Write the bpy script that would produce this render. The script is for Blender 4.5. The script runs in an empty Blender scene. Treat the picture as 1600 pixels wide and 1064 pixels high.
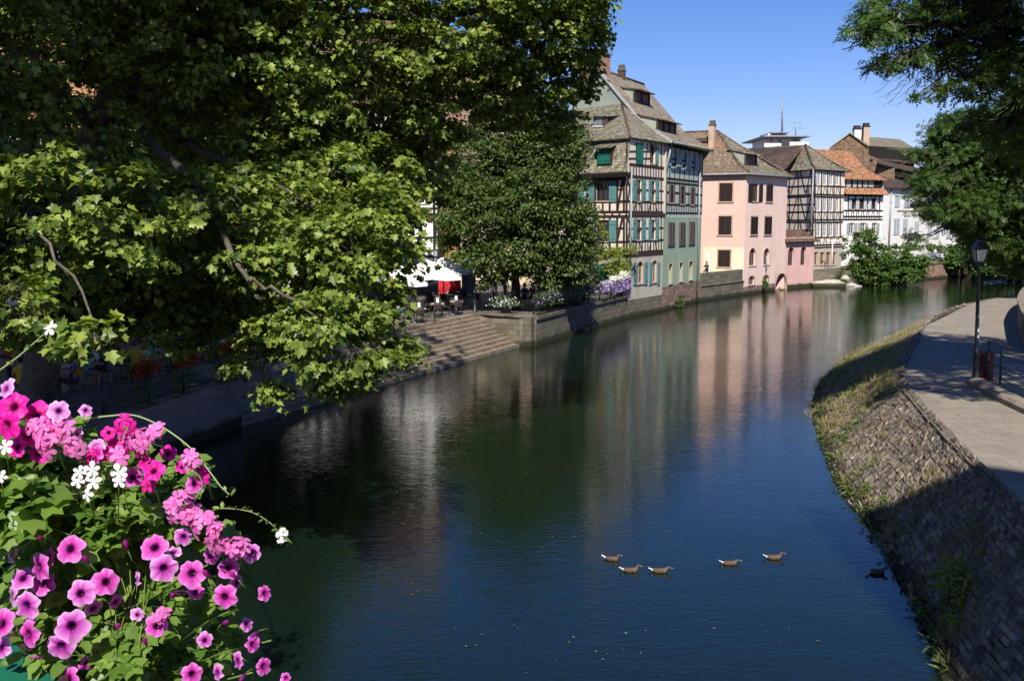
import bpy, math, random
import numpy as np
from mathutils import Vector, Matrix
R = math.radians
scn = bpy.context.scene
# ---------------------------------------------------------------- camera
PITCH = math.atan(190/1556.0); FP = 1556.0; CZ = 7.0
cd = bpy.data.cameras.new('camera'); cam = bpy.data.objects.new('camera', cd); scn.collection.objects.link(cam)
cam.location = (0, 0, CZ); cam.rotation_euler = (math.pi/2-PITCH, 0, 0)
cd.sensor_width = 36; cd.lens = 36*FP/1600; cd.clip_end = 3000; cd.clip_start = .05
scn.camera = cam
# ---------------------------------------------------------------- sky and sun
SAZ = Vector((-.04, -1, 0)).normalized(); SEL = R(44)
w = bpy.data.worlds.new('World'); scn.world = w; w.use_nodes = True
nt = w.node_tree; nt.nodes.clear()
sky = nt.nodes.new('ShaderNodeTexSky'); sky.sky_type = 'NISHITA'; sky.sun_disc = False
sky.sun_elevation = SEL; sky.sun_rotation = math.atan2(SAZ.x, SAZ.y)
sky.air_density = 1.0; sky.dust_density = 0.3; sky.ozone_density = 3.0; sky.altitude = 200
hs = nt.nodes.new('ShaderNodeHueSaturation'); hs.inputs['Saturation'].default_value = 1.3
bg = nt.nodes.new('ShaderNodeBackground'); bg.inputs[1].default_value = .082
wo = nt.nodes.new('ShaderNodeOutputWorld')
tn = nt.nodes.new('ShaderNodeMix'); tn.data_type = 'RGBA'; tn.blend_type = 'MULTIPLY'; tn.inputs[0].default_value = 1; tn.inputs[7].default_value = (.90, .80, 1.06, 1)
nt.links.new(sky.outputs[0], hs.inputs['Color']); nt.links.new(hs.outputs[0], tn.inputs[6]); nt.links.new(tn.outputs[2], bg.inputs[0]); nt.links.new(bg.outputs[0], wo.inputs[0])
sl = bpy.data.lights.new('sun', 'SUN'); sl.energy = 5.0; sl.angle = R(.53); sl.color = (1, .95, .86)
so = bpy.data.objects.new('sun', sl); scn.collection.objects.link(so)
sd = Vector((SAZ.x*math.cos(SEL), SAZ.y*math.cos(SEL), math.sin(SEL)))
so.rotation_euler = sd.to_track_quat('Z', 'Y').to_euler(); so.location = sd*80
scn.view_settings.view_transform = 'Standard'; scn.view_settings.look = 'None'
scn.view_settings.exposure = 0.55; scn.view_settings.gamma = 1
scn.render.engine = 'CYCLES'
scn.cycles.max_bounces = 6; scn.cycles.transparent_max_bounces = 8
scn.cycles.caustics_reflective = False; scn.cycles.caustics_refractive = False

# ---------------------------------------------------------------- picture -> place
def ray(px, py):
    a, b = (px-800)/FP, (532-py)/FP; c, s = math.cos(PITCH), math.sin(PITCH)
    return Vector((a, c+b*s, -s+b*c))
O0 = Vector((0, 0, CZ))
def atz(px, py, z): d = ray(px, py); return O0+d*((z-CZ)/d.z)
def aty(px, py, Y): d = ray(px, py); return O0+d*(Y/d.y)
def hit(P, n, px, py): d = ray(px, py); return O0+d*((P-O0).dot(n)/d.dot(n))
def V(*a): return Vector(a)
def xy(v, z): return Vector((v[0], v[1], z))
# ---------------------------------------------------------------- mesh builder
class MB:
    def __init__(s): s.v = []; s.f = []; s.m = []; s.sm = []
    def face(s, pts, mi=0, sm=False):
        b = len(s.v); s.v += [tuple(p) for p in pts]; s.f.append(tuple(range(b, b+len(pts)))); s.m.append(mi); s.sm.append(sm)
    def grid(s, rows, mi=0, closed=False, sm=True, cap=False):
        b = len(s.v); n = len(rows[0]); 
        for r in rows: s.v += [tuple(p) for p in r]
        for i in range(len(rows)-1):
            for j in range(n if closed else n-1):
                k = (j+1) % n
                s.f.append((b+i*n+j, b+i*n+k, b+(i+1)*n+k, b+(i+1)*n+j)); s.m.append(mi(i, j) if callable(mi) else mi); s.sm.append(sm)
        if cap:
            mm = mi(0, 0) if callable(mi) else mi
            s.f.append(tuple(b+j for j in range(n))[::-1]); s.m.append(mm); s.sm.append(False)
            e = b+(len(rows)-1)*n; s.f.append(tuple(e+j for j in range(n))); s.m.append(mm); s.sm.append(False)
    def box(s, c, X, Y, Z, mi=0):   # centre and three half vectors
        c = Vector(c); P = []
        for a in (-1, 1):
            for b_ in (-1, 1):
                for d in (-1, 1): P.append(c+X*a+Y*b_+Z*d)
        b = len(s.v); s.v += [tuple(p) for p in P]
        flip = X.cross(Y).dot(Z) < 0
        for q in ((0, 1, 3, 2), (4, 6, 7, 5), (0, 4, 5, 1), (2, 3, 7, 6), (0, 2, 6, 4), (1, 5, 7, 3)):
            s.f.append(tuple(b+i for i in (q[::-1] if flip else q))); s.m.append(mi); s.sm.append(False)
    def abox(s, x0, x1, y0, y1, z0, z1, mi=0):
        s.box(((x0+x1)/2, (y0+y1)/2, (z0+z1)/2), V((x1-x0)/2, 0, 0), V(0, (y1-y0)/2, 0), V(0, 0, (z1-z0)/2), mi)
    def bar(s, a, b_, w, h, up=V(0, 0, 1), mi=0):
        a = Vector(a); b_ = Vector(b_); d = b_-a; L = d.length
        if L < 1e-6: return
        d /= L; sd_ = d.cross(up)
        if sd_.length < 1e-4: sd_ = d.cross(V(1, 0, 0))
        sd_.normalize(); u = sd_.cross(d)
        s.box((a+b_)/2, d*(L/2), sd_*(w/2), u*(h/2), mi)
    def tube(s, pts, rad, n=8, mi=0, cap=True):
        pts = [Vector(p) for p in pts]; rows = []; pr = None
        for i, p in enumerate(pts):
            d = (pts[min(i+1, len(pts)-1)]-pts[max(i-1, 0)]).normalized()
            if pr is None: pr = d.orthogonal().normalized()
            pr = (pr-d*pr.dot(d)); pr = pr.normalized() if pr.length > 1e-5 else d.orthogonal().normalized()
            q = d.cross(pr); r = rad[i] if isinstance(rad, (list, tuple)) else rad
            rows.append([p+(pr*math.cos(2*math.pi*k/n)+q*math.sin(2*math.pi*k/n))*r for k in range(n)])
        s.grid(rows, mi, True, True, cap)
    def lathe(s, prof, c=(0, 0, 0), n=16, mi=0, ph=0):
        c = Vector(c)
        s.grid([[c+V(r*math.cos(2*math.pi*k/n+ph), r*math.sin(2*math.pi*k/n+ph), z) for k in range(n)] for r, z in prof], mi, True, n > 6, True)
    def ball(s, c, r, n=10, mi=0):
        c = Vector(c); r = r if hasattr(r, '__len__') else (r, r, r)
        s.grid([[c+V(r[0]*math.sin(t)*math.cos(a), r[1]*math.sin(t)*math.sin(a), r[2]*math.cos(t)) for a in [2*math.pi*k/n for k in range(n)]] for t in [math.pi*(.02+.96*i/(n//2+1)) for i in range(n//2+2)]], mi, True, True, True)
    def slab(s, pts, t, mi=0, me=None):     # polygon, thickness below it
        pts = [Vector(p) for p in pts]; n = (pts[1]-pts[0]).cross(pts[2]-pts[1]).normalized()
        if n.z < 0: pts = pts[::-1]; n = -n
        lo = [p-n*t for p in pts]; me = mi if me is None else me
        s.face(pts, mi); s.face(lo[::-1], me)
        for i in range(len(pts)):
            j = (i+1) % len(pts); s.face([pts[j], pts[i], lo[i], lo[j]], me)
    def prism(s, poly, z0, z1, mi=0, mt=None):
        a = sum(poly[i][0]*poly[(i+1) % len(poly)][1]-poly[(i+1) % len(poly)][0]*poly[i][1] for i in range(len(poly)))
        if a < 0: poly = poly[::-1]
        for i in range(len(poly)):
            p, q = poly[i], poly[(i+1) % len(poly)]
            s.face([xy(p, z0), xy(q, z0), xy(q, z1), xy(p, z1)], mi)
        s.face([xy(p, z1) for p in poly], mi if mt is None else mt)
    def build(s, name, mats, parent=None):
        if not isinstance(mats, (list, tuple)): mats = [mats]
        off = V(0, 0, 0); r = parent
        while r is not None: off += r.location; r = r.parent
        me = bpy.data.meshes.new(name)
        me.from_pydata([(x-off.x, y-off.y, z-off.z) for x, y, z in s.v], [], s.f)
        for m in mats: me.materials.append(m)
        if s.f:
            me.polygons.foreach_set('material_index', s.m); me.polygons.foreach_set('use_smooth', s.sm)
            vv = np.array(s.v); uv = np.zeros((sum(len(f) for f in s.f), 2)); k = 0
            for f in s.f:
                P = vv[list(f)]; n_ = np.cross(P[1]-P[0], P[-1]-P[0]); L = np.linalg.norm(n_)
                if L < 1e-12 and len(f) > 3: n_ = np.cross(P[2]-P[1], P[3]-P[2]); L = np.linalg.norm(n_)
                n_ = n_/L if L > 1e-12 else np.array([0, 0, 1.])
                if abs(n_[2]) > .995: t = np.array([1., 0, 0])
                else: t = np.array([-n_[1], n_[0], 0]); t /= np.linalg.norm(t)
                b = np.cross(n_, t)
                uv[k:k+len(f), 0] = P@t; uv[k:k+len(f), 1] = P@b; k += len(f)
            l = me.uv_layers.new(name='UVMap'); l.data.foreach_set('uv', uv.ravel())
        o = bpy.data.objects.new(name, me); scn.collection.objects.link(o)
        if parent is not None: o.parent = parent
        return o
def tag(o, label=None, cat=None, group=None, kind=None):
    if label: o['label'] = label
    if cat: o['category'] = cat
    if group: o['group'] = group
    if kind: o['kind'] = kind
    return o
def thing(name, loc, label, cat, group=None, rz=0):
    o = bpy.data.objects.new(name, None); scn.collection.objects.link(o); o.location = loc; o.rotation_euler = (0, 0, rz); o.empty_display_size = .3
    return tag(o, label, cat, group)
def kids(o): return [c for c in scn.collection.objects if c.parent == o]
def dup(o, loc=None, rz=None, label=None, parent=None, sc=None):
    c = o.copy(); scn.collection.objects.link(c)
    if parent is not None: c.parent = parent
    if loc is not None: c.location = loc
    if rz is not None: c.rotation_euler = (0, 0, rz)
    if sc: c.scale = (sc, sc, sc)
    if label: c['label'] = label
    for ch in kids(o): dup(ch, parent=c)
    return c
# ---------------------------------------------------------------- materials
def mat(name, col, rough=.8, var=.15, scale=2.0, bump=.2, bs=25, kind=None, col2=None, spec=.3, metal=0, **k):
    m = bpy.data.materials.new(name); m.use_nodes = True; n = m.node_tree.nodes; L = m.node_tree.links
    p = n['Principled BSDF']; p.inputs['Roughness'].default_value = rough; p.inputs['Specular IOR Level'].default_value = spec; p.inputs['Metallic'].default_value = metal
    tc = n.new('ShaderNodeTexCoord'); src = tc.outputs['Object']
    nz = n.new('ShaderNodeTexNoise'); nz.inputs['Scale'].default_value = scale; nz.inputs['Detail'].default_value = 6; nz.inputs['Roughness'].default_value = .65
    L.new(src, nz.inputs['Vector'])
    c2 = col2 or tuple(max(0, c*(1-var*1.6)) for c in col)
    mr = n.new('ShaderNodeMapRange'); mr.inputs[1].default_value = .35; mr.inputs[2].default_value = .65
    L.new(nz.outputs[0], mr.inputs[0])
    mx = n.new('ShaderNodeMix'); mx.data_type = 'RGBA'; mx.inputs[6].default_value = (*col, 1); mx.inputs[7].default_value = (*c2, 1)
    L.new(mr.outputs[0], mx.inputs[0]); out = mx.outputs[2]
    h = None
    if kind in ('tile', 'brick'):
        br = n.new('ShaderNodeTexBrick'); uvo = tc.outputs['UV']
        if k.get('warp'):
            wn = n.new('ShaderNodeTexNoise'); wn.inputs['Scale'].default_value = k.get('ws', 2.5); wn.inputs['Detail'].default_value = 3; L.new(uvo, wn.inputs['Vector'])
            wm = n.new('ShaderNodeVectorMath'); wm.operation = 'MULTIPLY_ADD'; wm.inputs[1].default_value = (k['warp'],)*3; L.new(wn.outputs['Color'], wm.inputs[0]); L.new(uvo, wm.inputs[2]); uvo = wm.outputs[0]
        L.new(uvo, br.inputs['Vector'])
        bw, bh, mo = k.get('bw', .17), k.get('bh', .15), k.get('mortar', .012)
        br.inputs['Scale'].default_value = 1; br.inputs['Brick Width'].default_value = bw; br.inputs['Row Height'].default_value = bh
        br.inputs['Mortar Size'].default_value = mo; br.inputs['Mortar Smooth'].default_value = .3; br.inputs['Bias'].default_value = k.get('bias', 0)
        br.inputs['Color1'].default_value = (*[c*k.get('cv', (1.4, .5))[0] for c in col], 1); br.inputs['Color2'].default_value = (*[c*k.get('cv', (1.4, .5))[1] for c in c2], 1)
        br.inputs['Mortar'].default_value = (*k.get('mc', tuple(c*.25 for c in col)), 1)
        m2 = n.new('ShaderNodeMix'); m2.data_type = 'RGBA'; m2.inputs[0].default_value = k.get('mixf', .6)
        L.new(out, m2.inputs[6]); L.new(br.outputs['Color'], m2.inputs[7]); out = m2.outputs[2]
        if kind == 'tile':      # each course overlaps the one below
            sp = n.new('ShaderNodeSeparateXYZ'); L.new(tc.outputs['UV'], sp.inputs[0])
            dv = n.new('ShaderNodeMath'); dv.operation = 'DIVIDE'; dv.inputs[1].default_value = bh; L.new(sp.outputs[1], dv.inputs[0])
            fr = n.new('ShaderNodeMath'); fr.operation = 'FRACT'; L.new(dv.outputs[0], fr.inputs[0])
            iv = n.new('ShaderNodeMath'); iv.operation = 'SUBTRACT'; iv.inputs[0].default_value = 1; L.new(fr.outputs[0], iv.inputs[1])
            a = n.new('ShaderNodeMath'); a.operation = 'SUBTRACT'; L.new(iv.outputs[0], a.inputs[0]); L.new(br.outputs['Fac'], a.inputs[1]); h = a.outputs[0]
        else:
            iv = n.new('ShaderNodeMath'); iv.operation = 'SUBTRACT'; iv.inputs[0].default_value = 1; L.new(br.outputs['Fac'], iv.inputs[1]); h = iv.outputs[0]
    if kind == 'tile' or k.get('speck'):
        n4 = n.new('ShaderNodeTexNoise'); n4.inputs['Scale'].default_value = 3.2; n4.inputs['Detail'].default_value = 10; n4.inputs['Roughness'].default_value = .8; L.new(src, n4.inputs['Vector'])
        r4 = n.new('ShaderNodeMapRange'); r4.inputs[1].default_value = .38; r4.inputs[2].default_value = .62; r4.inputs[3].default_value = .45; r4.inputs[4].default_value = 1.55; L.new(n4.outputs[0], r4.inputs[0])
        v4 = n.new('ShaderNodeVectorMath'); v4.operation = 'SCALE'; L.new(out, v4.inputs[0]); L.new(r4.outputs[0], v4.inputs['Scale']); out = v4.outputs[0]
    if k.get('stain'):          # weather streaks and patches
        sc, amt, cs = k['stain']
        n3 = n.new('ShaderNodeTexNoise'); n3.inputs['Scale'].default_value = sc; n3.inputs['Detail'].default_value = 8; n3.inputs['Roughness'].default_value = .75
        mp = n.new('ShaderNodeMapping'); mp.inputs['Scale'].default_value = (1, 1, k.get('streak', .4)); L.new(src, mp.inputs[0]); L.new(mp.outputs[0], n3.inputs['Vector'])
        r3 = n.new('ShaderNodeMapRange'); r3.inputs[1].default_value = .5; r3.inputs[2].default_value = .72; r3.inputs[4].default_value = amt; L.new(n3.outputs[0], r3.inputs[0])
        m3 = n.new('ShaderNodeMix'); m3.data_type = 'RGBA'; m3.inputs[7].default_value = (*cs, 1); L.new(r3.outputs[0], m3.inputs[0]); L.new(out, m3.inputs[6]); out = m3.outputs[2]
    if k.get('tide'):           # dark algae band above the waterline
        gp = n.new('ShaderNodeNewGeometry'); sz_ = n.new('ShaderNodeSeparateXYZ'); L.new(gp.outputs['Position'], sz_.inputs[0])
        ns = n.new('ShaderNodeMath'); ns.operation = 'MULTIPLY_ADD'; ns.inputs[1].default_value = -.5; L.new(nz.outputs[0], ns.inputs[0]); L.new(sz_.outputs[2], ns.inputs[2])
        tr_ = n.new('ShaderNodeMapRange'); tr_.inputs[1].default_value = k['tide']-.25; tr_.inputs[2].default_value = k['tide']-.45; L.new(ns.outputs[0], tr_.inputs[0])
        tm = n.new('ShaderNodeMix'); tm.data_type = 'RGBA'; tm.inputs[7].default_value = (.030, .032, .014, 1); L.new(tr_.outputs[0], tm.inputs[0]); L.new(out, tm.inputs[6]); out = tm.outputs[2]
    L.new(out, p.inputs['Base Color'])
    if bump:
        bn = n.new('ShaderNodeTexNoise'); bn.inputs['Scale'].default_value = bs; bn.inputs['Detail'].default_value = 5; L.new(src, bn.inputs['Vector'])
        bp = n.new('ShaderNodeBump'); bp.inputs['Strength'].default_value = bump; bp.inputs['Distance'].default_value = k.get('bd', .02)
        if h is not None:
            ad = n.new('ShaderNodeMath'); ad.operation = 'MULTIPLY_ADD'; ad.inputs[1].default_value = k.get('nb', .5); L.new(bn.outputs[0], ad.inputs[0]); L.new(h, ad.inputs[2]); L.new(ad.outputs[0], bp.inputs['Height'])
        else: L.new(bn.outputs[0], bp.inputs['Height'])
        L.new(bp.outputs[0], p.inputs['Normal'])
    return m
def leafmat(name, c1, c2, tr=.35, rough=.45, spec=.4):
    m = bpy.data.materials.new(name); m.use_nodes = True; n = m.node_tree.nodes; L = m.node_tree.links
    p = n['Principled BSDF']; p.inputs['Roughness'].default_value = rough; p.inputs['Specular IOR Level'].default_value = spec
    g = n.new('ShaderNodeNewGeometry'); rp = n.new('ShaderNodeMix'); rp.data_type = 'RGBA'
    rp.inputs[6].default_value = (*c1, 1); rp.inputs[7].default_value = (*c2, 1); L.new(g.outputs['Random Per Island'], rp.inputs[0])
    L.new(rp.outputs[2], p.inputs['Base Color'])
    t = n.new('ShaderNodeBsdfTranslucent'); gm = n.new('ShaderNodeMix'); gm.data_type = 'RGBA'; gm.blend_type = 'MULTIPLY'; gm.inputs[0].default_value = 1
    gm.inputs[7].default_value = (1.5, 1.6, .5, 1); L.new(rp.outputs[2], gm.inputs[6]); L.new(gm.outputs[2], t.inputs[0])
    mx = n.new('ShaderNodeMixShader'); mx.inputs[0].default_value = tr
    L.new(p.outputs[0], mx.inputs[1]); L.new(t.outputs[0], mx.inputs[2]); L.new(mx.outputs[0], n['Material Output'].inputs[0])
    return m
def glass(name, col=(.02, .025, .03), rough=.08): return mat(name, col, rough, 0, 1, 0, spec=.8)
M = dict(
 green_plaster=mat('green_plaster', (.32, .41, .29), .9, .10, .5, .25, 12, stain=(1.1, .45, (.22, .22, .18))),
 gable_plaster=mat('gable_plaster', (.30, .34, .28), .9, .12, .6, .2, 12, stain=(.7, .6, (.24, .22, .18))),
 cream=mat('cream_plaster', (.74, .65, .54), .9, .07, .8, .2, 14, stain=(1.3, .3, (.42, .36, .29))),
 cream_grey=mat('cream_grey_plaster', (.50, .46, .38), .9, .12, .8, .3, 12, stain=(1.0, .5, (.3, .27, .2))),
 pale_green=mat('pale_green_plaster', (.42, .48, .42), .9, .08, .8, .15, 12),
 pink=mat('pink_plaster', (.80, .59, .50), .92, .06, .5, .25, 9, stain=(.6, .7, (.60, .43, .37))),
 pink_light=mat('light_pink_plaster', (.70, .46, .385), .92, .06, .5, .2, 9, stain=(.5, .3, (.66, .46, .39))),
 pink_worn=mat('worn_pink_plaster', (.68, .42, .37), .92, .08, .7, .4, 9, stain=(1.2, .7, (.42, .35, .28)), streak=1, tide=.5),
 yellow=mat('pale_yellow_plaster', (.74, .63, .46), .9, .05, .8, .15, 12),
 white=mat('white_plaster', (.80, .78, .74), .9, .05, .6, .12, 12, stain=(.7, .3, (.66, .63, .57))),
 ochre=mat('ochre_plaster', (.50, .27, .12), .9, .1, .8, .2, 12, stain=(1, .3, (.4, .25, .14))),
 beige=mat('beige_plaster', (.62, .52, .36), .9, .1, .8, .2, 12, stain=(.8, .3, (.5, .42, .3))),
 timber=mat('dark_timber', (.055, .032, .022), .85, .3, 6, .5, 40),
 timber_black=mat('black_timber', (.022, .018, .016), .85, .3, 6, .5, 40),
 wood=mat('brown_wood', (.16, .085, .045), .8, .3, 5, .4, 30),
 chimney_brick=mat('chimney_brick', (.33, .17, .11), .95, .3, 3, .7, 20, 'brick', (.24, .14, .1), bw=.24, bh=.08, mortar=.012, mc=(.25, .21, .17), stain=(1.5, .6, (.2, .18, .14)), streak=1),
 roof_old=mat('old_tiles', (.26, .21, .15), .9, .3, 1.1, 1.0, 30, 'tile', (.30, .27, .21), bw=.24, bh=.21, stain=(.55, .75, (.30, .30, .20)), streak=1, bd=.10, mixf=.75),
 roof_moss=mat('mossy_tiles', (.27, .25, .17), .9, .3, 1.3, 1.0, 30, 'tile', (.19, .17, .12), bw=.24, bh=.21, stain=(.8, .7, (.22, .12, .08)), streak=1, bd=.10, mixf=.75),
 roof_red=mat('red_patched_tiles', (.25, .17, .11), .9, .3, .9, 1.0, 30, 'tile', (.26, .24, .16), bw=.24, bh=.21, stain=(.6, .8, (.36, .14, .07)), streak=1, bd=.10, mixf=.75),
 roof_dark=mat('dark_red_tiles', (.085, .05, .042), .9, .3, 1.5, 1.0, 30, 'tile', (.12, .085, .07), bw=.24, bh=.21, stain=(.7, .5, (.18, .15, .1)), streak=1, bd=.10, mixf=.75),
 roof_orange=mat('orange_tiles', (.52, .25, .12), .9, .3, 1.5, 1.0, 30, 'tile', (.36, .17, .09), bw=.24, bh=.21, stain=(.9, .6, (.40, .24, .15)), streak=1, bd=.10, mixf=.75),
 roof_brown=mat('brown_tiles', (.16, .10, .065), .9, .3, 2, 1.0, 30, 'tile', bw=.24, bh=.21, bd=.04),
 stone=mat('quay_stone', (.17, .15, .11), .95, .3, 1.2, .9, 14, 'brick', (.12, .105, .08), tide=.4, cv=(1.25, .7), bw=.62, bh=.30, mortar=.014, mc=(.09, .08, .06), stain=(.9, .8, (.10, .09, .055)), bd=.04),
 redstone=mat('red_sandstone', (.30, .19, .15), .95, .3, 1.2, .8, 14, 'brick', (.20, .13, .10), tide=.4, bw=.55, bh=.27, mortar=.012, mc=(.12, .09, .07), stain=(.8, .7, (.14, .11, .07)), bd=.04),
 rubble=mat('rubble_wall', (.27, .17, .10), .95, .5, 3.5, 1.0, 7, 'brick', (.13, .09, .06), bw=.33, bh=.2, mortar=.03, mc=(.10, .07, .05), stain=(1.5, .8, (.33, .27, .2)), streak=1, bd=.12, nb=1.2),
 sandstone=mat('sandstone_trim', (.50, .36, .26), .9, .15, 3, .2, 20),
 pinkstone=mat('pink_stone', (.26, .19, .17), .95, .15, 1, .4, 20, 'brick', (.20, .15, .13), tide=.5, bw=1.1, bh=.42, mortar=.008, mixf=.35, mc=(.2, .15, .13), stain=(.7, .5, (.16, .13, .11))),
 step=mat('worn_step_stone', (.30, .25, .19), .95, .3, 1.8, .6, 22, stain=(1.1, .6, (.17, .13, .08)), streak=1),
 teal=mat('blue_green_paint', (.11, .25, .25), .6, .12, 3, .15, 20),
 green_sh=mat('emerald_paint', (.012, .14, .09), .55, .12, 3, .15, 20),
 greyblue=mat('pale_grey_shutter_paint', (.50, .54, .57), .6, .08, 3, .1, 20),
 greysh=mat('grey_shutter_paint', (.33, .36, .38), .6, .08, 3, .1, 20),
 brown_sh=mat('dark_brown_shutter', (.04, .026, .022), .7, .2, 3, .2, 20),
 lattice=mat('grey_brown_shutter', (.15, .11, .10), .7, .3, 8, .2, 20),
 window_white=mat('white_window_paint', (.72, .72, .70), .5, .05, 3, .05, 20),
 window_brown=mat('brown_window_paint', (.10, .06, .045), .6, .1, 3, .05, 20),
 glass=glass('window_glass'), glass_pale=glass('curtained_glass', (.20, .22, .24), .15),
 metal=mat('zinc', (.30, .31, .32), .5, .1, 4, .05, 20, metal=.3),
 dark_metal=mat('dark_green_iron', (.018, .03, .028), .45, .2, 6, .1, 40, spec=.5),
 black=mat('black_matt', (.012, .012, .013), .7, .1, 4, .1, 20),
 verge=mat('white_verge_board', (.40, .40, .39), .6, .1, 4, .05, 20),
 thatch=mat('pale_eave_moss', (.42, .35, .16), .95, .3, 6, .8, 30),
 canvas=mat('white_canvas', (.80, .79, .75), .9, .03, 2, .1, 8),
 canvas_grey=mat('grey_canvas', (.30, .33, .36), .9, .05, 2, .1, 8),
 red=mat('red_canvas', (.55, .03, .035), .8, .1, 2, .1, 8), blue=mat('blue_grey_canvas', (.16, .23, .36), .8, .1, 2, .1, 8),
 bark=mat('plane_bark', (.14, .125, .09), .9, .3, 3.0, .6, 14, col2=(.06, .05, .035)),
 bark_dark=mat('dark_bark', (.06, .05, .04), .95, .3, 3, .8, 14),
 leaf_plane=leafmat('plane_leaf', (.04, .08, .011), (.27, .34, .06), .30),
 leaf_lime=leafmat('lime_leaf', (.025, .055, .011), (.11, .155, .03), .26),
 leaf_right=leafmat('ash_leaf', (.03, .07, .013), (.09, .15, .03), .35),
 leaf_dark=leafmat('dark_leaf', (.025, .055, .014), (.06, .11, .02), .28),
 leaf_bush=leafmat('bush_leaf', (.035, .085, .012), (.11, .18, .03), .3),
 leaf_vine=leafmat('vine_leaf', (.16, .22, .03), (.33, .34, .06), .4),
 leaf_pot=leafmat('petunia_leaf', (.07, .15, .02), (.21, .31, .06), .35, .4),
 grass=leafmat('dry_grass', (.26, .22, .09), (.40, .34, .17), .3), grass_green=leafmat('green_grass', (.10, .17, .03), (.2, .24, .06), .35),
 skin=mat('skin', (.50, .29, .20), .6, .08, 5, .02, 30),
)
# ================================================================ SETTING
def water_mat():
    m = bpy.data.materials.new('river_water'); m.use_nodes = True; n = m.node_tree.nodes; L = m.node_tree.links
    p = n['Principled BSDF']; p.inputs['Base Color'].default_value = (.0045, .011, .006, 1); p.inputs['Roughness'].default_value = .03; p.inputs['IOR'].default_value = 1.5
    tc = n.new('ShaderNodeTexCoord'); last = None; acc = None
    for sc, st, amp, rz in ((5.5, (.5, 1.5, 1), .008, 20), (1.3, (.6, 1.2, 1), .007, -15), (14, (.6, 1.4, 1), .0024, 5), (.3, (1, 1, 1), .014, 40)):
        mp = n.new('ShaderNodeMapping'); mp.inputs['Scale'].default_value = st; mp.inputs['Rotation'].default_value = (0, 0, R(rz)); L.new(tc.outputs['Object'], mp.inputs[0])
        z = n.new('ShaderNodeTexNoise'); z.inputs['Scale'].default_value = sc; z.inputs['Detail'].default_value = 2; z.inputs['Distortion'].default_value = .6; L.new(mp.outputs[0], z.inputs['Vector'])
        k = n.new('ShaderNodeMath'); k.operation = 'MULTIPLY_ADD'; k.inputs[1].default_value = amp; L.new(z.outputs[0], k.inputs[0])
        if acc is not None: L.new(acc, k.inputs[2])
        else: k.inputs[2].default_value = 0
        acc = k.outputs[0]
    # patches of calmer and livelier water
    cz = n.new('ShaderNodeTexNoise'); cz.inputs['Scale'].default_value = .09; cz.inputs['Detail'].default_value = 2; L.new(tc.outputs['Object'], cz.inputs['Vector'])
    cr = n.new('ShaderNodeMapRange'); cr.inputs[1].default_value = .35; cr.inputs[2].default_value = .65; cr.inputs[3].default_value = .45; cr.inputs[4].default_value = 1; L.new(cz.outputs[0], cr.inputs[0])
    mu = n.new('ShaderNodeMath'); mu.operation = 'MULTIPLY'; L.new(acc, mu.inputs[0]); L.new(cr.outputs[0], mu.inputs[1])
    b = n.new('ShaderNodeBump'); b.inputs['Strength'].default_value = 1; b.inputs['Distance'].default_value = 1.0; L.new(mu.outputs[0], b.inputs['Height']); L.new(b.outputs[0], p.inputs['Normal'])
    return m
M['water'] = water_mat()
b = MB(); b.face([(-60, -60, 0), (500, -60, 0), (500, 400, 0), (-60, 400, 0)]); tag(b.build('river', M['water']), kind='structure')

def pav_mat():
    return mat('path_paving', (.28, .24, .19), .95, .2, .8, .8, 18, 'brick', (.22, .19, .15), bw=.62, bh=.62, mortar=.012, mixf=.25, cv=(1.08, .9), mc=(.01, .01, .01), stain=(.9, .6, (.17, .145, .12)), streak=1, warp=.05)
M['paving'] = pav_mat()
M['cobble'] = mat('embankment_stone', (.26, .22, .17), .95, .4, 2.5, 1.0, 9, 'brick', (.14, .11, .09), bw=.42, bh=.17, mortar=.02, mc=(.07, .06, .045), stain=(1.4, .7, (.36, .30, .17)), streak=1, bd=.12, nb=1.3, warp=.35, ws=1.8)
M['terrace'] = mat('terrace_paving', (.15, .13, .11), .95, .2, 1.5, .4, 25, 'brick', bw=.3, bh=.3, mortar=.01, mixf=.4)
M['ground'] = mat('ground_soil', (.10, .11, .05), 1, .3, .5, .4, 8)

GZ = 1.6
K1, K2, K3 = atz(980, 497, 0), atz(1034, 486, 0), atz(1093, 471, 0)
PC = atz(1161, 461, 0); PR = atz(1225, 452, 0); PX = atz(1270, 448, 0)
Q0 = V(-12.2, 20, 0); QA = atz(300, 695, 0); QB = atz(377, 666, 0); SB = atz(812, 542, 0); QC = atz(830, 543, 0)
W1 = atz(1445, 437, 0); W2 = atz(1530, 430, 0)
sdir = (SB-QB).normalized(); sn = V(-sdir.y, sdir.x, 0)       # along the steps, and away from the water
NS = 10; TW = .34
CT = QC+sn*4.2+sdir*.3
# left bank ground (one sheet to the horizon)
left = [(-14, -60), Q0, QA, QB, QB+sn*(TW*NS+.2), SB+sn*(TW*NS+.2)+sdir*.9, QC+sn*.02, K1+V(-.14, .146, 0), K1+V(-1.0, 2.2, 0), K2+V(-1.6, 2, 0), K3+V(-2.5, 1.5, 0), PC+V(-2.5, 1.9, 0), PR+V(-2.5, 1.9, 0), PX+V(-2, 3, 0), atz(1275, 447, 0)+V(0, 1, 0), atz(1320, 447, 0), atz(1400, 444, 0), W1, W2, atz(1640, 427, 0), (140, 170), (900, 500), (900, 1500), (-900, 1500), (-900, -60)]
b = MB(); b.prism(left, -.6, GZ, 1, 0); tag(b.build('ground', [M['terrace'], M['stone']]), kind='structure')
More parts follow.
